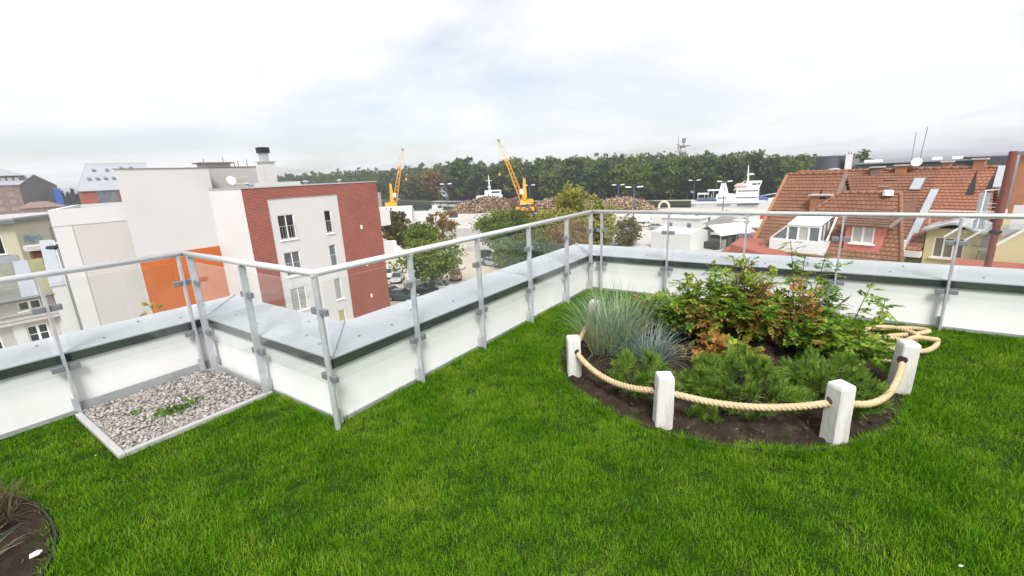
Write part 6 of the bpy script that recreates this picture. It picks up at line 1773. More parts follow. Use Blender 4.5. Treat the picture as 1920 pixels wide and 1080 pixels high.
def crane(label, loc, rz, boom0, boom1, tower_h, n_=14):
    t = thing('harbour_crane', label, 'crane', loc, rz)
    b = MB(); b.box(-3.6, 3.6, -2.2, 2.2, 0.9, 2.6); b.build('chassis', 'crane_yellow', t, bevel=0.1)
    for x in (-2.8, -1.0, 1.0, 2.8):
        for s in (-1, 1):
            w = MB(); w.lathe([(0.6, -0.25), (0.62, 0), (0.6, 0.25)], 14); o = w.build('wheel', 'tyre', t); o.location = (x, 2.0 * s, 0.62); o.rotation_euler = (PI / 2, 0, 0)
    b = MB(); b.lathe([(1.3, 2.6), (1.3, 3.2), (1.6, 3.3), (1.6, 3.6)], 16); b.build('slew_ring', 'blue_paint', t)
    b = MB(); b.add([(-3.2, -1.5, 3.6), (2.0, -1.5, 3.6), (2.0, 1.5, 3.6), (-3.2, 1.5, 3.6), (-3.2, -1.4, 5.4), (-0.2, -1.4, 5.6), (-0.2, 1.4, 5.6), (-3.2, 1.4, 5.4), (1.6, -1.0, 5.2), (1.6, 1.0, 5.2)], [(3, 2, 1, 0), (4, 5, 6, 7), (0, 1, 8, 5, 4), (2, 3, 7, 6, 9), (1, 2, 9, 8), (5, 8, 9, 6), (3, 0, 4, 7)]); b.build('machine_house', 'crane_yellow', t)
    b = MB(); b.add([(-0.9, -0.7, 5.4), (0.9, -0.7, 5.4), (0.9, 0.7, 5.4), (-0.9, 0.7, 5.4), (-0.45, -0.45, tower_h), (0.45, -0.45, tower_h), (0.45, 0.45, tower_h), (-0.45, 0.45, tower_h)], [(0, 1, 5, 4), (1, 2, 6, 5), (2, 3, 7, 6), (3, 0, 4, 7), (4, 5, 6, 7)]); b.build('tower', 'crane_yellow', t)
    b = MB(); b.box(0.5, 1.9, -0.9, 0.9, 7.6, 9.4); cb = b.build('cab', 'ship_white', t, bevel=0.1)
    b = MB(); b.box(1.901, 1.93, -0.75, 0.75, 8.1, 9.2); b.build('windscreen', 'dark_glass', cb)
    lo, hi = MB(), MB(); lattice((lo, hi), boom0, boom1, 1.7, 0.7, n_, 0.14, 0.66)
    lo.build('boom', 'crane_yellow', t); hi.build('boom_tip', 'crane_pale', t)
    b = MB(); c = Vector(boom1); b.lathe([(0.1, c.z - 0.5), (0.6, c.z - 0.35), (0.6, c.z + 0.35), (0.1, c.z + 0.5)], 10, (c.x, c.y)); b.build('sheave', 'clamp_steel', t)
    b = MB(); b.tube([(0, 0, tower_h), boom1], 0.05, 5); b.tube([boom1, (c.x + 0.3, c.y, c.z - 12)], 0.04, 5); b.build('cables', 'clamp_steel', t)
    b = MB(); q = Vector((c.x + 0.3, c.y, c.z - 12)); b.lathe([(0.1, q.z - 1.0), (0.4, q.z - 0.7), (0.4, q.z), (0.1, q.z + 0.2)], 8, (q.x, q.y)); b.build('hook_block', 'crane_yellow', t)
    return t
# boom plane faces the camera: local x points left in the picture
def face(loc, sgn):
    v = Vector((loc[0], loc[1], 0)).normalized(); left = Vector((-v.y, v.x, 0)) * sgn
    return math.atan2(left.y, left.x)
c2 = (-96.0, 147.5, GZ)
crane('yellow harbour crane leaning left in front of the timber heaps', c2, face(c2, 1), (0.9, 0, 5.0), (9.0, 0, 27.6), 13.4)
c1 = (-156.0, 133.5, GZ)
crane('yellow harbour crane further left, half hidden by white tent', c1, face(c1, -1), (0.9, 0, 5.0), (6.6, 0, 27.3), 13.4)

# ------------------------------------------------------------------ ships
def ferry():
    a, b = Vector((-42.0, 180.5, 0)), Vector((-12.6, 186.0, 0))
    d = (b - a); L = d.length
    t = thing('ferry', 'white passenger ferry with blue trim moored beyond the railing', 'ship', (a.x, a.y, WZ), math.atan2(d.y, d.x))
    hull = MB(); vs = []; fs = []
    st = [(0.0, 0.86, 5.0), (0.06, 1.0, 4.7), (0.5, 1.0, 4.6), (0.75, 0.92, 4.7), (0.88, 0.62, 5.2), (0.96, 0.28, 5.8), (1.0, 0.03, 6.2)]
    for (f, w, z) in st:
        x = f * L; xb = x if f < 0.8 else x - (f - 0.8) * 8
        hw = 3.6 * w
        vs += [(xb, -hw * 0.75, -0.5), (x, -hw, z), (x, hw, z), (xb, hw * 0.75, -0.5)]
    for i in range(len(st) - 1):
        o = i * 4
        fs += [(o, o + 4, o + 5, o + 1), (o + 1, o + 5, o + 6, o + 2), (o + 2, o + 6, o + 7, o + 3)]
    fs += [(0, 1, 2, 3)]
    hull.add(vs, fs); hull.build('hull', 'ship_white', t)
    m_ = MB(); m_.box(0.2, L * 0.76, -3.63, 3.63, 3.9, 4.15); m_.build('rubbing_strake', 'ship_white', t)
    m_ = MB(); m_.box(2.0, L * 0.29, -3.5, 3.5, 4.9, 5.25); m_.build('blue_band', 'ship_blue', t); m_ = MB(); m_.box(L * 0.74, L * 0.84, -2.9, 2.9, 4.9, 5.5); m_.build('blue_bow_band', 'ship_blue', t)
    m_ = MB(); m_.box(L * 0.28, L * 0.74, -3.3, 3.3, 4.7, 7.0); h1 = m_.build('saloon', 'ship_white', t)
    m_ = MB(); m_.box(L * 0.50, L * 0.74, -3.2, 3.2, 7.0, 9.2); h2 = m_.build('upper_saloon', 'ship_white', t)
    m_ = MB(); m_.add([(L * 0.60, -2.9, 9.2), (L * 0.74, -2.9, 9.2), (L * 0.74, 2.9, 9.2), (L * 0.60, 2.9, 9.2), (L * 0.60, -2.8, 11.4), (L * 0.765, -2.8, 11.4), (L * 0.765, 2.8, 11.4), (L * 0.60, 2.8, 11.4)], [(0, 1, 5, 4), (1, 2, 6, 5), (2, 3, 7, 6), (3, 0, 4, 7), (4, 5, 6, 7)]); br_ = m_.build('bridge', 'ship_white', t)
    for (par, x0, x1, z, k, w) in ((h1, 0.30, 0.40, 5.6, 5, .35), (h1, 0.50, 0.73, 5.6, 11, .4), (h2, 0.52, 0.73, 7.9, 10, .45), (t, 0.30, 0.45, 3.2, 6, .35), (t, 0.52, 0.74, 3.2, 10, .45)):
        for i in range(k):
            x = L * (x0 + (x1 - x0) * i / k)
            y = {True: 3.62}.get(par is t, 3.31 if par is h1 else 3.21)
            q = MB(); q.box(x, x + 0.5, -y - 0.03, -y, z, z + w); q.build('window', 'dark_glass', par)
    q = MB(); q.box(L * 0.66, L * 0.71, -2.93, -2.9, 10.2, 10.7); q.build('window', 'dark_glass', br_); q = MB(); q.box(L * 0.72, L * 0.745, -2.93, -2.9, 10.2, 10.8); q.build('window', 'dark_glass', br_)
    m_ = MB(); m_.add([(L * 0.30, -1.6, 6.9), (L * 0.42, -1.6, 6.9), (L * 0.42, 1.6, 6.9), (L * 0.30, 1.6, 6.9), (L * 0.33, -1.4, 10.8), (L * 0.38, -1.4, 11.0), (L * 0.38, 1.4, 11.0), (L * 0.33, 1.4, 10.8)], [(0, 1, 5, 4), (1, 2, 6, 5), (2, 3, 7, 6), (3, 0, 4, 7), (4, 5, 6, 7)]); m_.build('funnel', 'ship_white', t)
    m_ = MB(); m_.box(2.0, L * 0.20, -3.3, 3.3, 7.2, 7.45); m_.box(L * 0.18, L * 0.32, -3.2, 3.2, 8.4, 8.65)
    for x in (2.2, 4.5, 6.8):
        for s in (-1, 1): m_.tube([(x, 3.1 * s, 4.8), (x, 3.1 * s, 7.2)], 0.08, 5)
    for x in (L * 0.19, L * 0.25, L * 0.31):
        for s in (-1, 1): m_.tube([(x, 3.0 * s, 4.8), (x, 3.0 * s, 8.4)], 0.08, 5)
    m_.build('awning_deck', 'ship_white', t)
    m_ = MB(); m_.box(2.3, L * 0.28, -3.2, -3.1, 5.3, 6.1); m_.build('deck_screen', 'mid_glass', t)
    m_ = MB(); m_.tube([(L * 0.62, 0, 11.4), (L * 0.61, 0, 17.0)], [0.35, 0.12], 8); m_.bar((L * 0.61, -1.6, 14.6), (L * 0.61, 1.6, 14.6), 0.2); m_.bar((L * 0.60, 0, 13.5), (L * 0.68, 0, 13.7), 0.3); m_.box(L * 0.63, L * 0.67, -0.8, 0.8, 13.7, 14.1); m_.build('mast', 'ship_white', t)
    m_ = MB(); m_.bar((L * 0.47, -2.6, 8.4), (L * 0.58, -2.6, 11.6), 0.5, 0.25); m_.build('gangway', 'ship_white', t)
    m_ = MB(); m_.lathe([(0.2, -2.4), (0.8, -1.6), (1.0, 0), (0.8, 1.6), (0.2, 2.4)], 12); o = m_.build('lifeboat', 'lifeboat', t, smooth=True); o.location = (L * 0.55, -2.4, 9.9); o.rotation_euler = (0, PI / 2, 0)
    m_ = MB(); m_.tube([(L * 0.76, -2.4, 6.0), (L * 0.98, -0.3, 7.2)], 0.06, 5); m_.tube([(L * 0.76, 2.4, 6.0), (L * 0.98, 0.3, 7.2)], 0.06, 5); m_.build('bow_rail', 'ship_white', t)
    m_ = MB(); m_.box(L * 0.90, L * 0.93, -1.6, -1.3, 4.2, 4.7); m_.build('anchor', 'black', t)
    m_ = MB(); m_.tube([(1.0, 0, 5.0), (0.6, 0, 8.4)], 0.05, 5); m_.add([(0.62, 0, 8.3), (-0.6, 0, 8.5), (-0.6, 0.02, 7.7), (0.7, 0, 7.5)], [(0, 1, 2, 3)]); m_.build('ensign_staff', 'clamp_steel', t)
ferry()
def patrol():
    t = thing('patrol_ship', 'white ship superstructure with mast showing above timber heap', 'ship', (-140, 163, WZ), math.atan2(12, 20))
    m_ = MB(); vs = []; fs = []
    for (x, w, z) in ((0, 2.6, 3.2), (12, 3.0, 3.0), (20, 2.4, 3.6), (26, 0.1, 4.8)):
        vs += [(x - (2 if x > 20 else 0), -w * 0.7, -0.5), (x, -w, z), (x, w, z), (x - (2 if x > 20 else 0), w * 0.7, -0.5)]
    for i in range(3):
        o = i * 4; fs += [(o, o + 4, o + 5, o + 1), (o + 1, o + 5, o + 6, o + 2), (o + 2, o + 6, o + 7, o + 3)]
    fs.append((0, 1, 2, 3)); m_.add(vs, fs); m_.build('hull', 'ship_blue', t)
    m_ = MB(); m_.box(6, 18, -2.4, 2.4, 3.0, 8.3); h = m_.build('deckhouse', 'ship_white', t)
    m_ = MB(); m_.box(10, 17.5, -2.2, 2.2, 8.3, 10.6); b_ = m_.build('bridge', 'ship_white', t)
    m_ = MB(); m_.box(13.2, 17.0, -2.24, -2.2, 9.4, 10.1); m_.build('bridge_window', 'dark_glass', b_)
    m_ = MB(); m_.tube([(12.2, 0, 10.6), (12.0, 0, 17.4)], [0.45, 0.15], 8); m_.bar((12, -1.4, 13.6), (12, 1.4, 13.6), 0.25); m_.bar((10.6, 0, 15.0), (13.4, 0, 15.0), 0.25); m_.box(11.4, 12.8, -0.6, 0.6, 11.9, 12.5); m_.build('mast', 'ship_white', t)
    m_ = MB(); m_.box(-1.5, 4, -2.2, 2.2, 2.0, 6.2); m_.build('blue_cover', 'blue_paint', t)
patrol()
lb = thing('launch', 'small white launch lying in the dark water', 'boat', (-172, 176, WZ), 0.4)
mb = MB(); mb.add([(-3, -1, 0), (2, -1, 0), (4, 0, 0.3), (2, 1, 0), (-3, 1, 0), (-3, -1.2, 1.2), (2, -1.2, 1.3), (4.8, 0, 1.7), (2, 1.2, 1.3), (-3, 1.2, 1.2)], [(0, 1, 6, 5), (1, 2, 7, 6), (2, 3, 8, 7), (3, 4, 9, 8), (4, 0, 5, 9), (5, 6, 7, 8, 9)]); mb.build('hull', 'ship_white', lb)
mb = MB(); mb.box(-1.5, 1.2, -0.8, 0.8, 1.25, 3.0); mb.build('cabin', 'ship_white', lb); mb = MB(); mb.tube([(0, 0, 3), (0, 0, 5)], 0.06, 5); mb.build('mast', 'ship_white', lb)
jt = thing('jetty', 'pale floating jetty lying along the far side of the basin', 'jetty', (-190, 200, WZ), -0.28)
mb = MB(); mb.box(-10, 70, -1.2, 1.2, 0.5, 1.6); mb.build('deck', 'quay_pale', jt)
for k in range(9):
    mb = MB(); mb.tube([(-8 + k * 9, -1.0, -1), (-8 + k * 9, -1.0, 2.4)], 0.3, 8); mb.build('pile', 'black', jt)

# ------------------------------------------------------------------ lamp masts
def lamp(x, y, h, label, kind=2):
    v = Vector((x, y, 0)).normalized(); rz = math.atan2(v.x, -v.y)
    t = thing('lamp_mast', label, 'lamp post', (x, y, GZ), rz, 'tall blue lamp masts in the port')
    m_ = MB(); m_.tube([(0, 0, 0), (0, 0, h)], [0.16, 0.09], 8); m_.build('pole', 'lamp_blue', t)
    m_ = MB(); m_.bar((-1.5, 0, h), (1.5, 0, h), 0.1); m_.build('arm', 'lamp_blue', t)
    for s in (-1, 1):
        m_ = MB(); m_.obox((1.5 * s, 0, h + 0.05), (0.75, 0, 0.05 * s), (0, 0.35, 0), (0, 0, 0.16)); m_.build('lamp_head', 'white_paint', t, bevel=0.05)
for (x, y, h, lab) in ((-120.8, 130.4, 12.6, 'lamp mast on the quay left of the timber heap'), (-101.0, 159.0, 10.4, 'lamp mast right behind the leaning yellow crane'), (-63.5, 161.0, 9.6, 'lamp mast over the right heap of logs, left of the two'),
                       (-41.8, 117.0, 10.6, 'lamp mast standing at the car yard, right of the two over the logs'), (-27.0, 158.0, 10.0, 'lamp mast in front of the ferry funnel'), (-43.5, 190, 9.6, 'grey lamp pole by the far bank behind the ferry stern')):
    lamp(x, y, h, lab)
st_ = thing('street_lamp', 'thin black lamp post with round shade on the quay near the logs', 'lamp post', (-120.0, 126.5, GZ))
mb = MB(); mb.tube([(0, 0, 0), (0, 0, 4.4), (0.8, 0, 5.4), (1.6, 0, 4.6)], 0.09, 7); mb.build('pole', 'quay_pale', st_)
mb = MB(); mb.box(-0.7, 1.9, 1.0, 3.2, 0, 1.4); mb.box(0.2, 1.4, 1.3, 2.9, 1.4, 2.4); o = mb.build('loader', 'roof_dark'); o.location = (-118, 127.5, GZ); tag(o, 'small dark loader standing beside the thin lamp post', 'loader')

# ------------------------------------------------------------------ white tents, cabins and stalls
def tent(label, c, rz, w, l, eave, apex, m='tent_white', sides=True, name='marquee', cat='tent'):
    t = thing(name, label, cat, (*c, GZ), rz)
    for s in (-1, 1):
        f = MB(); f.poly3([(-l / 2, -w / 2 * s, eave), (l / 2, -w / 2 * s, eave), (l / 2, 0, apex), (-l / 2, 0, apex)][::(1 if s > 0 else -1)], 0.05); f.build('roof_sheet', m, t)
    if sides:
        for s in (-1, 1):
            f = MB(); f.box(-l / 2, l / 2, s * w / 2 - 0.03, s * w / 2 + 0.03, 0, eave - 0.02); f.build('side_sheet', m, t)
            f = MB(); f.add([(s * l / 2, -w / 2, 0), (s * l / 2, w / 2, 0), (s * l / 2, w / 2, eave), (s * l / 2, 0, apex - 0.03), (s * l / 2, -w / 2, eave)], [(0, 1, 2, 3, 4)]); f.build('gable_sheet', m, t)
    else:
        for sx in (-1, 0, 1):
            for sy in (-1, 1):
                f = MB(); f.tube([(sx * l / 2 * 0.97, sy * w / 2 * 0.97, 0), (sx * l / 2 * 0.97, sy * w / 2 * 0.97, eave)], 0.05, 6); f.build('leg', 'rail_steel', t)
    return t
tent('large white storage tent on the quay in front of the left crane', (-131, 108), 0.75, 13, 20, 3.6, 5.8)
ws = thing('container_stack', 'pale container stack beside the left crane', 'container', (-166, 130, GZ), 0.6)
mb = MB(); mb.box(-4, 4, -2.5, 2.5, 0, 9.8); mb.build('body', 'facade_light', ws)
mb = MB(); mb.box(-4.1, 4.1, -2.6, 2.6, 9.8, 10.1); mb.build('lid', 'roof_grey', ws)
def cabin(label, c, rz, L, Wd_, h, m, roof='tent_white', name='cabin', cat='cabin', doors=2, overhang=0.3):
    t = thing(name, label, cat, (*c, GZ), rz)
    b = MB(); b.box(-L / 2, L / 2, -Wd_ / 2, Wd_ / 2, 0, h); b.build('body', m, t)
    b = MB(); b.box(-L / 2 - overhang, L / 2 + overhang, -Wd_ / 2 - overhang, Wd_ / 2 + overhang, h + 0.001, h + 0.22); b.build('roof', roof, t)
    for k in range(doors):
        x = -L / 2 + L * (k + 0.5) / doors
        b = MB(); b.box(x - 0.5, x + 0.5, -Wd_ / 2 - 0.04, -Wd_ / 2 - 0.003, 0.9, 2.0); b.build('window', 'mid_glass', t)
    return t
cabin('white square cabin with a small window behind the glass', (-28.3, 115.5), -0.2, 9.5, 5, 3.1, 'tent_white', doors=2)
cabin('long low white shed behind the stalls below the ferry', (-20.5, 130), -0.12, 12, 5, 2.9, 'tent_white', doors=4)
cabin('pale shed at the far left of the stall row', (-31.0, 136), -0.1, 7, 4, 2.6, 'facade_light', doors=2)
tent('big white flat marquee at the left of the stalls', (-22.8, 90.5), -0.3, 7, 8.5, 3.2, 3.9)
tent('white gabled marquee with open dark side beside the flat one', (-15.6, 95.0), 1.0, 6.5, 9, 2.6, 4.3, sides=False)
pp = thing('stall_counter', 'dark row of goods under the white gabled marquee', 'counter', (-15.4, 94.0, GZ), 1.0)
for k in range(6):
    b = MB(); b.box(-4.6 + k * 1.5, -3.4 + k * 1.5, -2.2, 2.2, 0, 1.3 + 0.4 * (k % 3)); b.build('crate', ('black', 'stall_grey', 'roof_dark')[k % 3], pp)
gs = thing('pavilion', 'grey hip roofed pavilion among the stalls', 'pavilion', (-16.8, 109, GZ), -0.15)
b = MB(); b.box(-4.5, 4.5, -2.5, 2.5, 0, 2.6); b.build('body', 'tent_white', gs)
b = MB(); b.add([(-5.3, -3.2, 2.6), (5.3, -3.2, 2.6), (5.3, 3.2, 2.6), (-5.3, 3.2, 2.6), (-2, 0, 4.2), (0, 0, 4.2)], [(0, 1, 5, 4), (1, 2, 5), (2, 3, 4, 5), (3, 0, 4), (3, 2, 1, 0)]); b.build('roof', 'stall_grey', gs)
for k in range(4):
    b = MB(); b.box(-4 + k * 2.1, -2.6 + k * 2.1, -2.55, -2.503, 0.9, 2.1); b.build('window', 'roof_dark', gs)
tent('cream peaked stall tent right of the white marquee', (-9.6, 106), -0.15, 5.5, 6, 2.8, 4.0, 'tent_cream', True, 'stall', 'stall')
cabin('orange fronted stall under the railing post', (-12.0, 101), -0.2, 5.2, 2.5, 3.0, 'stall_orange', 'tent_white', 'stall', 'stall', 2)
cabin('narrow white kiosk next to the orange stall', (-14.3, 106), -0.2, 2.2, 2.2, 3.6, 'tent_white', 'tent_white', 'stall', 'kiosk', 1)
tent('mint green stall awning beside the orange roof edge', (-8.0, 127), -0.1, 4, 6, 2.6, 3.6, 'green_cloth', False, 'stall', 'stall')
cabin('small white kiosk at the roof edge of the tiled house', (-6.3, 117), -0.1, 3.0, 2.5, 3.2, 'tent_white', 'tent_white', 'stall', 'kiosk', 1)
tent('red parasol like stall roof low in front of the stalls', (-10.6, 92), 0.3, 3.4, 4.5, 2.4, 3.0, 'red_canvas', False, 'stall', 'stall')
cabin('dark stall row under the cream tent', (-7.2, 100), -0.25, 5, 2, 2.0, 'stall_grey', 'tent_cream', 'stall', 'stall', 3)
# stacked goods and machines behind the stalls (dark clutter by the quay)
rs2 = random.Random(9)
for k in range(16):
    x, y = -26 + k * 1.7 + rs2.uniform(-0.5, 0.5), 130 + rs2.uniform(0, 22)
    w, d_, h = rs2.uniform(0.6, 1.6), rs2.uniform(0.6, 1.4), rs2.uniform(0.8, 2.2)
    b = MB(); b.add([(-w, -d_, 0), (w, -d_, 0), (w, d_, 0), (-w, d_, 0), (-w * .9, -d_ * .9, h), (w * .8, -d_ * .9, h * .9), (w * .8, d_ * .9, h * .9), (-w * .9, d_ * .9, h)], [(3, 2, 1, 0), (4, 5, 6, 7), (0, 1, 5, 4), (1, 2, 6, 5), (2, 3, 7, 6), (3, 0, 4, 7)])
    o = b.build('covered_crate', ('stall_grey', 'roof_dark', 'tent_white', 'red_canvas', 'lamp_blue')[k % 5]); o.location = (x, y, GZ)
    tag(o, '%s %s covered crate from the left behind the stalls' % (('first', 'second', 'third', 'fourth')[k // 5], ('grey', 'dark', 'white', 'red', 'blue')[k % 5]), 'crate', 'covered crates behind the stalls')
# yellow arch, a mooring buoy stand by the quay
ya = thing('yellow_arch', 'small yellow arch standing on the quay left of the ferry', 'arch', (-49.5, 171, GZ), -0.1)
mb = MB(); mb.tube([(2.0 * math.cos(PI * k / 10), 0, 2.4 * math.sin(PI * k / 10) + 0.4) for k in range(11)], 0.4, 8); mb.build('arch', 'tent_cream', ya)

# ------------------------------------------------------------------ radar tower above the wood
rt = thing('radar_tower', 'grey concrete radar tower rising over the wood', 'tower', (-82, 320, GZ + 6))
mb = MB(); mb.lathe([(1.8, 0), (1.7, 16.5), (2.1, 17.2), (2.6, 17.6), (2.6, 19.2), (1.9, 19.6)], 18); mb.build('shaft', 'facade_grey', rt)
mb = MB(); mb.lathe([(1.9, 19.6), (1.9, 21.8), (3.2, 22.0), (3.2, 22.4)], 18); mb.build('gallery', 'facade_light', rt)
mb = MB(); mb.tube([(-2.9, 0, 19.6), (-2.9, 0, 29.5)], [0.35, 0.1], 6); mb.tube([(0.6, 0, 22.4), (0.6, 0, 26.2)], 0.35, 6); mb.bar((-4.2, 0, 23.0), (-1.4, 0, 23.0), 0.3); mb.bar((2.5, 0, 21.6), (5.0, 0, 21.8), 0.5); mb.build('masts', 'clamp_steel', rt)
mb = MB(); mb.obox((0.7, -0.6, 25.2), (1.2, 0, 0), (0, 0.2, 0), (0.1, 0, 1.5)); mb.build('radar_panel', 'clamp_steel', rt)
mb = MB(); mb.lathe([(0.6, 18.0), (0.9, 18.5), (0.6, 19.0)], 10, (-3.9, -0.8)); mb.build('drum', 'facade_grey', rt)
# ------------------------------------------------------------------ the wood on the far bank
rng = np.random.default_rng(77)
LINE = [(-66, 560), (-58, 482), (-50, 372), (-44, 314), (-38, 282), (-30, 258), (-20, 238), (-10, 230), (-3, 234), (3, 252)]   # azimuth, distance of its edge
TOPS = [(-66, 9), (-58, 9), (-50, 7.6), (-44, 7.6), (-41, 9.5), (-37, 6.5), (-31, 8.6), (-25, 7.6), (-19, 6.8), (-13, 6.0), (-9, 4.6), (-6.5, 3.4), (-4, 1.8), (-1.5, 1.2), (3, 0.8)]    # crown height above the eye line at the skyline
def interp(tab, a): return float(np.interp(a, [t[0] for t in tab], [t[1] for t in tab]))
Ps = []
for row in range(5):
    a = -66.0
    while a < 2.6:
        D = interp(LINE, a) + 14 + row * 16 + rng.uniform(-5, 5)
        sz = rng.uniform(4.2, 7.0)
        top = 1.65 + interp(TOPS, a) * (0.45 + 0.14 * row) + rng.uniform(-2.2, 1.4) - (2.5 if row == 0 else 0)
        base = -14.4
        h = top - base
        x, y = D * math.sin(R(a)), D * math.cos(R(a))
        rz_ = h * rng.uniform(0.36, 0.46)
        P = crown_points(rng, (x, y, base + h - rz_), sz, sz, rz_, 40, 22, 0.15, shell=0.8)
        Ps.append(P)
        a += math.degrees(sz * 1.35 / D)
P = np.concatenate(Ps)
v, f = leaf_quads(P, 1.15, rng, up=0.9, aspect=1.25)
o = np_mesh('wood', v, f, 'wood_mix'); tag(o, 'dense mixed autumn wood covering the far bank', 'wood', kind='stuff')
mb = MB()                                                # dark stems and undergrowth at the foot of the wood
for i in range(260):
    a = rng.uniform(-66, 2.5); D = interp(LINE, a) + rng.uniform(4, 40)
    x, y = D * math.sin(R(a)), D * math.cos(R(a))
    mb.tube([(x, y, -14.4), (x + rng.normal() * 0.4, y, -4.0)], [0.35, 0.2], 5, caps=False)
o = mb.build('wood_stems', 'bark'); tag(o, 'tree stems standing in the wood', 'tree stems', kind='stuff')
P = []
for i in range(700):
    a = rng.uniform(-66, 2.5); D = interp(LINE, a) + rng.uniform(2, 14)
    c = np.array([D * math.sin(R(a)), D * math.cos(R(a)), -13.6])
    P.append(c + rng.normal(size=(16, 3)) * np.array([1.6, 1.6, 1.1]))
P = np.concatenate(P); P[:, 2] = np.maximum(P[:, 2], -14.3)
v, f = leaf_quads(P, 0.9, rng, up=0.9)
o = np_mesh('undergrowth', v, f, 'leaf_dark'); tag(o, 'dark undergrowth along the foot of the wood', 'undergrowth', kind='stuff')

# edge trees that stand out from the wood, each its own
def bank_proto(m, seed, h=16, rx=5.2, rz=6.2):
    t = tree('bank_tree', 'x', (0, 0, 0), h, rx, rz, m, seed, 80, 40, 0.85, 0.3, cr=0.15, shell=0.65)
    return t
KIND = [('leaf_green', 'mid green tree at the edge of the wood on the far bank'), ('leaf_bright', 'lighter green tree standing out at the edge of the wood'), ('leaf_dark', 'dark green tree at the edge of the wood on the far bank'), ('leaf_autumn', 'brownish autumn tree at the edge of the wood'), ('leaf_olive', 'olive tinted tree at the edge of the wood')]
protos = [bank_proto(k[0], 90 + i) for i, k in enumerate(KIND)]
used = [False] * 5
SP = [(-51, 0, .95), (-48.5, 2, 1.0), (-46.6, 4, 1.0), (-44.3, 3, 1.25), (-42.0, 4, 0.9), (-40.6, 0, 1.5), (-38.6, 2, 1.35), (-36.2, 0, 1.2), (-34.2, 1, 1.3), (-32.1, 0, 1.25), (-30.0, 1, 0.95), (-28.6, 1, 0.85), (-26.8, 2, 1.25), (-25.2, 0, 1.0), (-23.4, 2, 1.1), (-22.0, 0, 0.9), (-20.4, 1, 1.2), (-18.6, 1, 1.05), (-17.2, 0, 1.15), (-15.5, 1, 1.1), (-13.6, 0, 1.15), (-12.2, 4, 1.1), (-10.8, 0, 1.1), (-9.3, 2, 1.2), (-8.1, 1, 0.62), (-7.1, 2, 1.15), (-6.0, 4, 0.42), (-5.2, 2, 0.95), (-4.0, 0, 0.85), (-2.8, 1, 0.8), (-1.6, 0, 0.78), (-0.4, 1, 0.75)]
def spot(a):
    for lim, ph in ((-47, 'right of the left hand crane'), (-43.5, 'between the left crane and the timber heap'), (-39.5, 'left of the white ship mast'), (-35.5, 'behind the white ship'), (-31.5, 'behind the leaning crane'), (-27.5, 'between the crane and the tall willow'),
                    (-24.3, 'behind the tall willow'), (-21.2, 'behind the log heap right of the willow'), (-17.8, 'behind the pair of lamp masts'), (-14.5, 'left of the radar tower'), (-11.5, 'behind the stern of the ferry'), (-8.7, 'behind the ferry funnel'), (-6.5, 'behind the ferry bridge'), (-3.4, 'between the ferry bow and the tiled roofs')):
        if a < lim: return ph
    return 'showing just over the tiled roof'
seen_spots = {}
for a, k, s in SP:
    D = interp(LINE, a) - rng.uniform(0, 6)
    o = protos[k] if not used[k] else copy_tree(protos[k])
    used[k] = True
    o.location = (D * math.sin(R(a)), D * math.cos(R(a)), -14.4)
    o.rotation_euler = (0, 0, rng.uniform(0, 6.28)); o.scale = (s, s, s * rng.uniform(0.9, 1.1))
    lab = KIND[k][1].split(' at the edge')[0].replace(' standing out', '') + ' at the wood edge ' + spot(a)
    seen_spots[lab] = seen_spots.get(lab, 0) + 1
    if seen_spots[lab] > 1: lab = 'right hand ' + lab
    tag(o, lab, 'tree', 'trees at the edge of the wood')
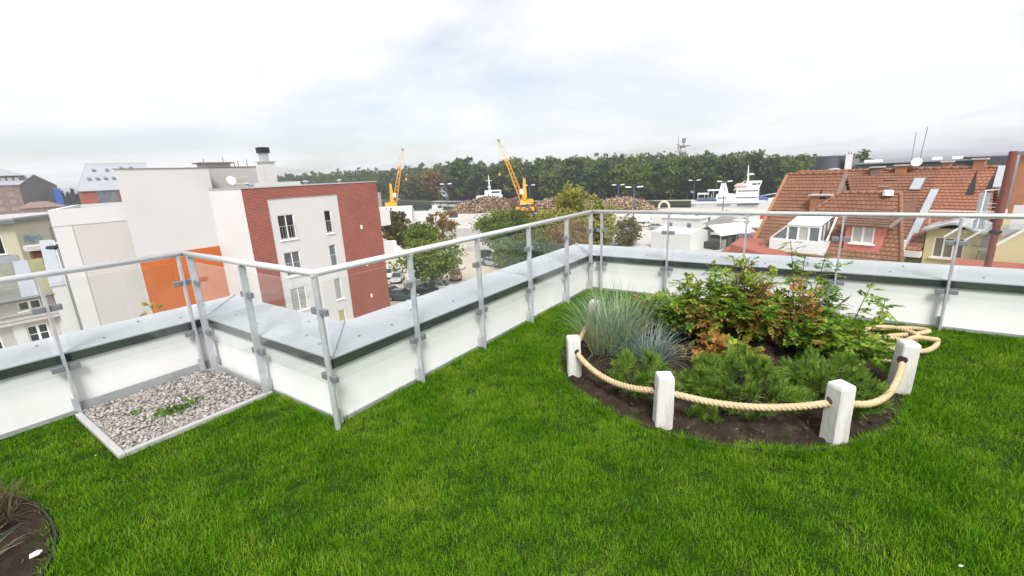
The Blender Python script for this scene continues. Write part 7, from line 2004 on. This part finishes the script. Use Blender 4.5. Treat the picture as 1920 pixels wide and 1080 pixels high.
# pale houses half hidden under the trees
for i, (a, w, h, lab) in enumerate(((-24.0, 9, 9, 'white house glimpsed between the trees left of the lamp masts'), (-20.0, 12, 8, 'larger white house under the trees behind the log heaps'), (-16.0, 10, 6, 'low white house behind the trees above the quay'), (-43.2, 7, 9, 'narrow pale house by the far bank left of the ship'), (-48.0, 10, 12, 'pale flat house among the trees right of the left crane'))):
    D = interp(LINE, a) + 5
    t = thing('villa', lab, 'house', (D * math.sin(R(a)), D * math.cos(R(a)), -14.4), R(-a))
    hs = []
    for r_ in range(int(h // 3)):
        for c in range(int(w // 2.4)):
            hs.append((0.6 + c * 2.4, 1.9 + c * 2.4, 0.9 + r_ * 2.9, 2.4 + r_ * 2.9))
    m_ = MB(); m_.wall((-w / 2, 0, 0), (1, 0, 0), w, h, hs, 0.2, n=(0, -1, 0)); m_.wall((-w / 2, 6, 0), (0, -1, 0), 6, h); m_.wall((w / 2, 0, 0), (0, 1, 0), 6, h); m_.build('walls', 'facade_light' if i != 3 else 'facade_beige', t)
    for (x0, x1, z0, z1) in hs:
        m_ = MB(); m_.box(-w / 2 + x0, -w / 2 + x1, 0.12, 0.16, z0, z1); m_.build('window', 'dark_glass', t)
    m_ = MB(); m_.add([(-w / 2 - .5, -.5, h), (w / 2 + .5, -.5, h), (w / 2 + .5, 6.5, h), (-w / 2 - .5, 6.5, h), (-w / 2 + 2, 3, h + 2), (w / 2 - 2, 3, h + 2)], [(0, 1, 5, 4), (1, 2, 5), (2, 3, 4, 5), (3, 0, 4)]); m_.build('roof', 'roof_grey', t)
# conifers far behind the factory, distance haze painted blue into their leaves
for i, (px_, h) in enumerate(((-79.55, 15), (-79.2, 17), (-78.85, 16), (-78.5, 18), (-78.15, 15), (-79.9, 13))):
    D = 420
    t = thing('conifer', ('second', 'third', 'fourth', 'fifth', 'sixth', 'first')[i] + ' distant conifer from the left between blue tower and granary', 'tree', (D * math.sin(R(px_)), D * math.cos(R(px_)), GZ), 0, 'far conifers')
    m_ = MB(); m_.tube([(0, 0, 0), (0, 0, h)], [0.4, 0.05], 6); m_.build('trunk', 'bark', t)
    n = 420
    z = h * (0.12 + 0.88 * rng.random(n)); rr = (h - z) * 0.24 * np.sqrt(rng.random(n)); an = rng.random(n) * 2 * PI
    v, f = leaf_quads(np.stack([rr * np.cos(an), rr * np.sin(an), z], 1), 1.3, rng); np_mesh('crown', v, f, 'leaf_hazed', t)
# ------------------------------------------------------------------ air between here and the far bank
hz_m = bpy.data.materials.new('haze'); hz_m.use_nodes = True
t = hz_m.node_tree; t.nodes.remove(t.nodes['Principled BSDF'])
pv_ = t.nodes.new('ShaderNodeVolumePrincipled')
pv_.inputs['Color'].default_value = (0.90, 0.94, 1.0, 1); pv_.inputs['Density'].default_value = 0.00042; pv_.inputs['Anisotropy'].default_value = 0.2
t.links.new(pv_.outputs[0], t.nodes['Material Output'].inputs['Volume'])
mb = MB(); mb.box(-9060, 9060, -9060, 9060, -23.5, 24)
o = mb.build('haze', hz_m); tag(o, 'thin pale haze over the harbour', 'haze', kind='stuff')
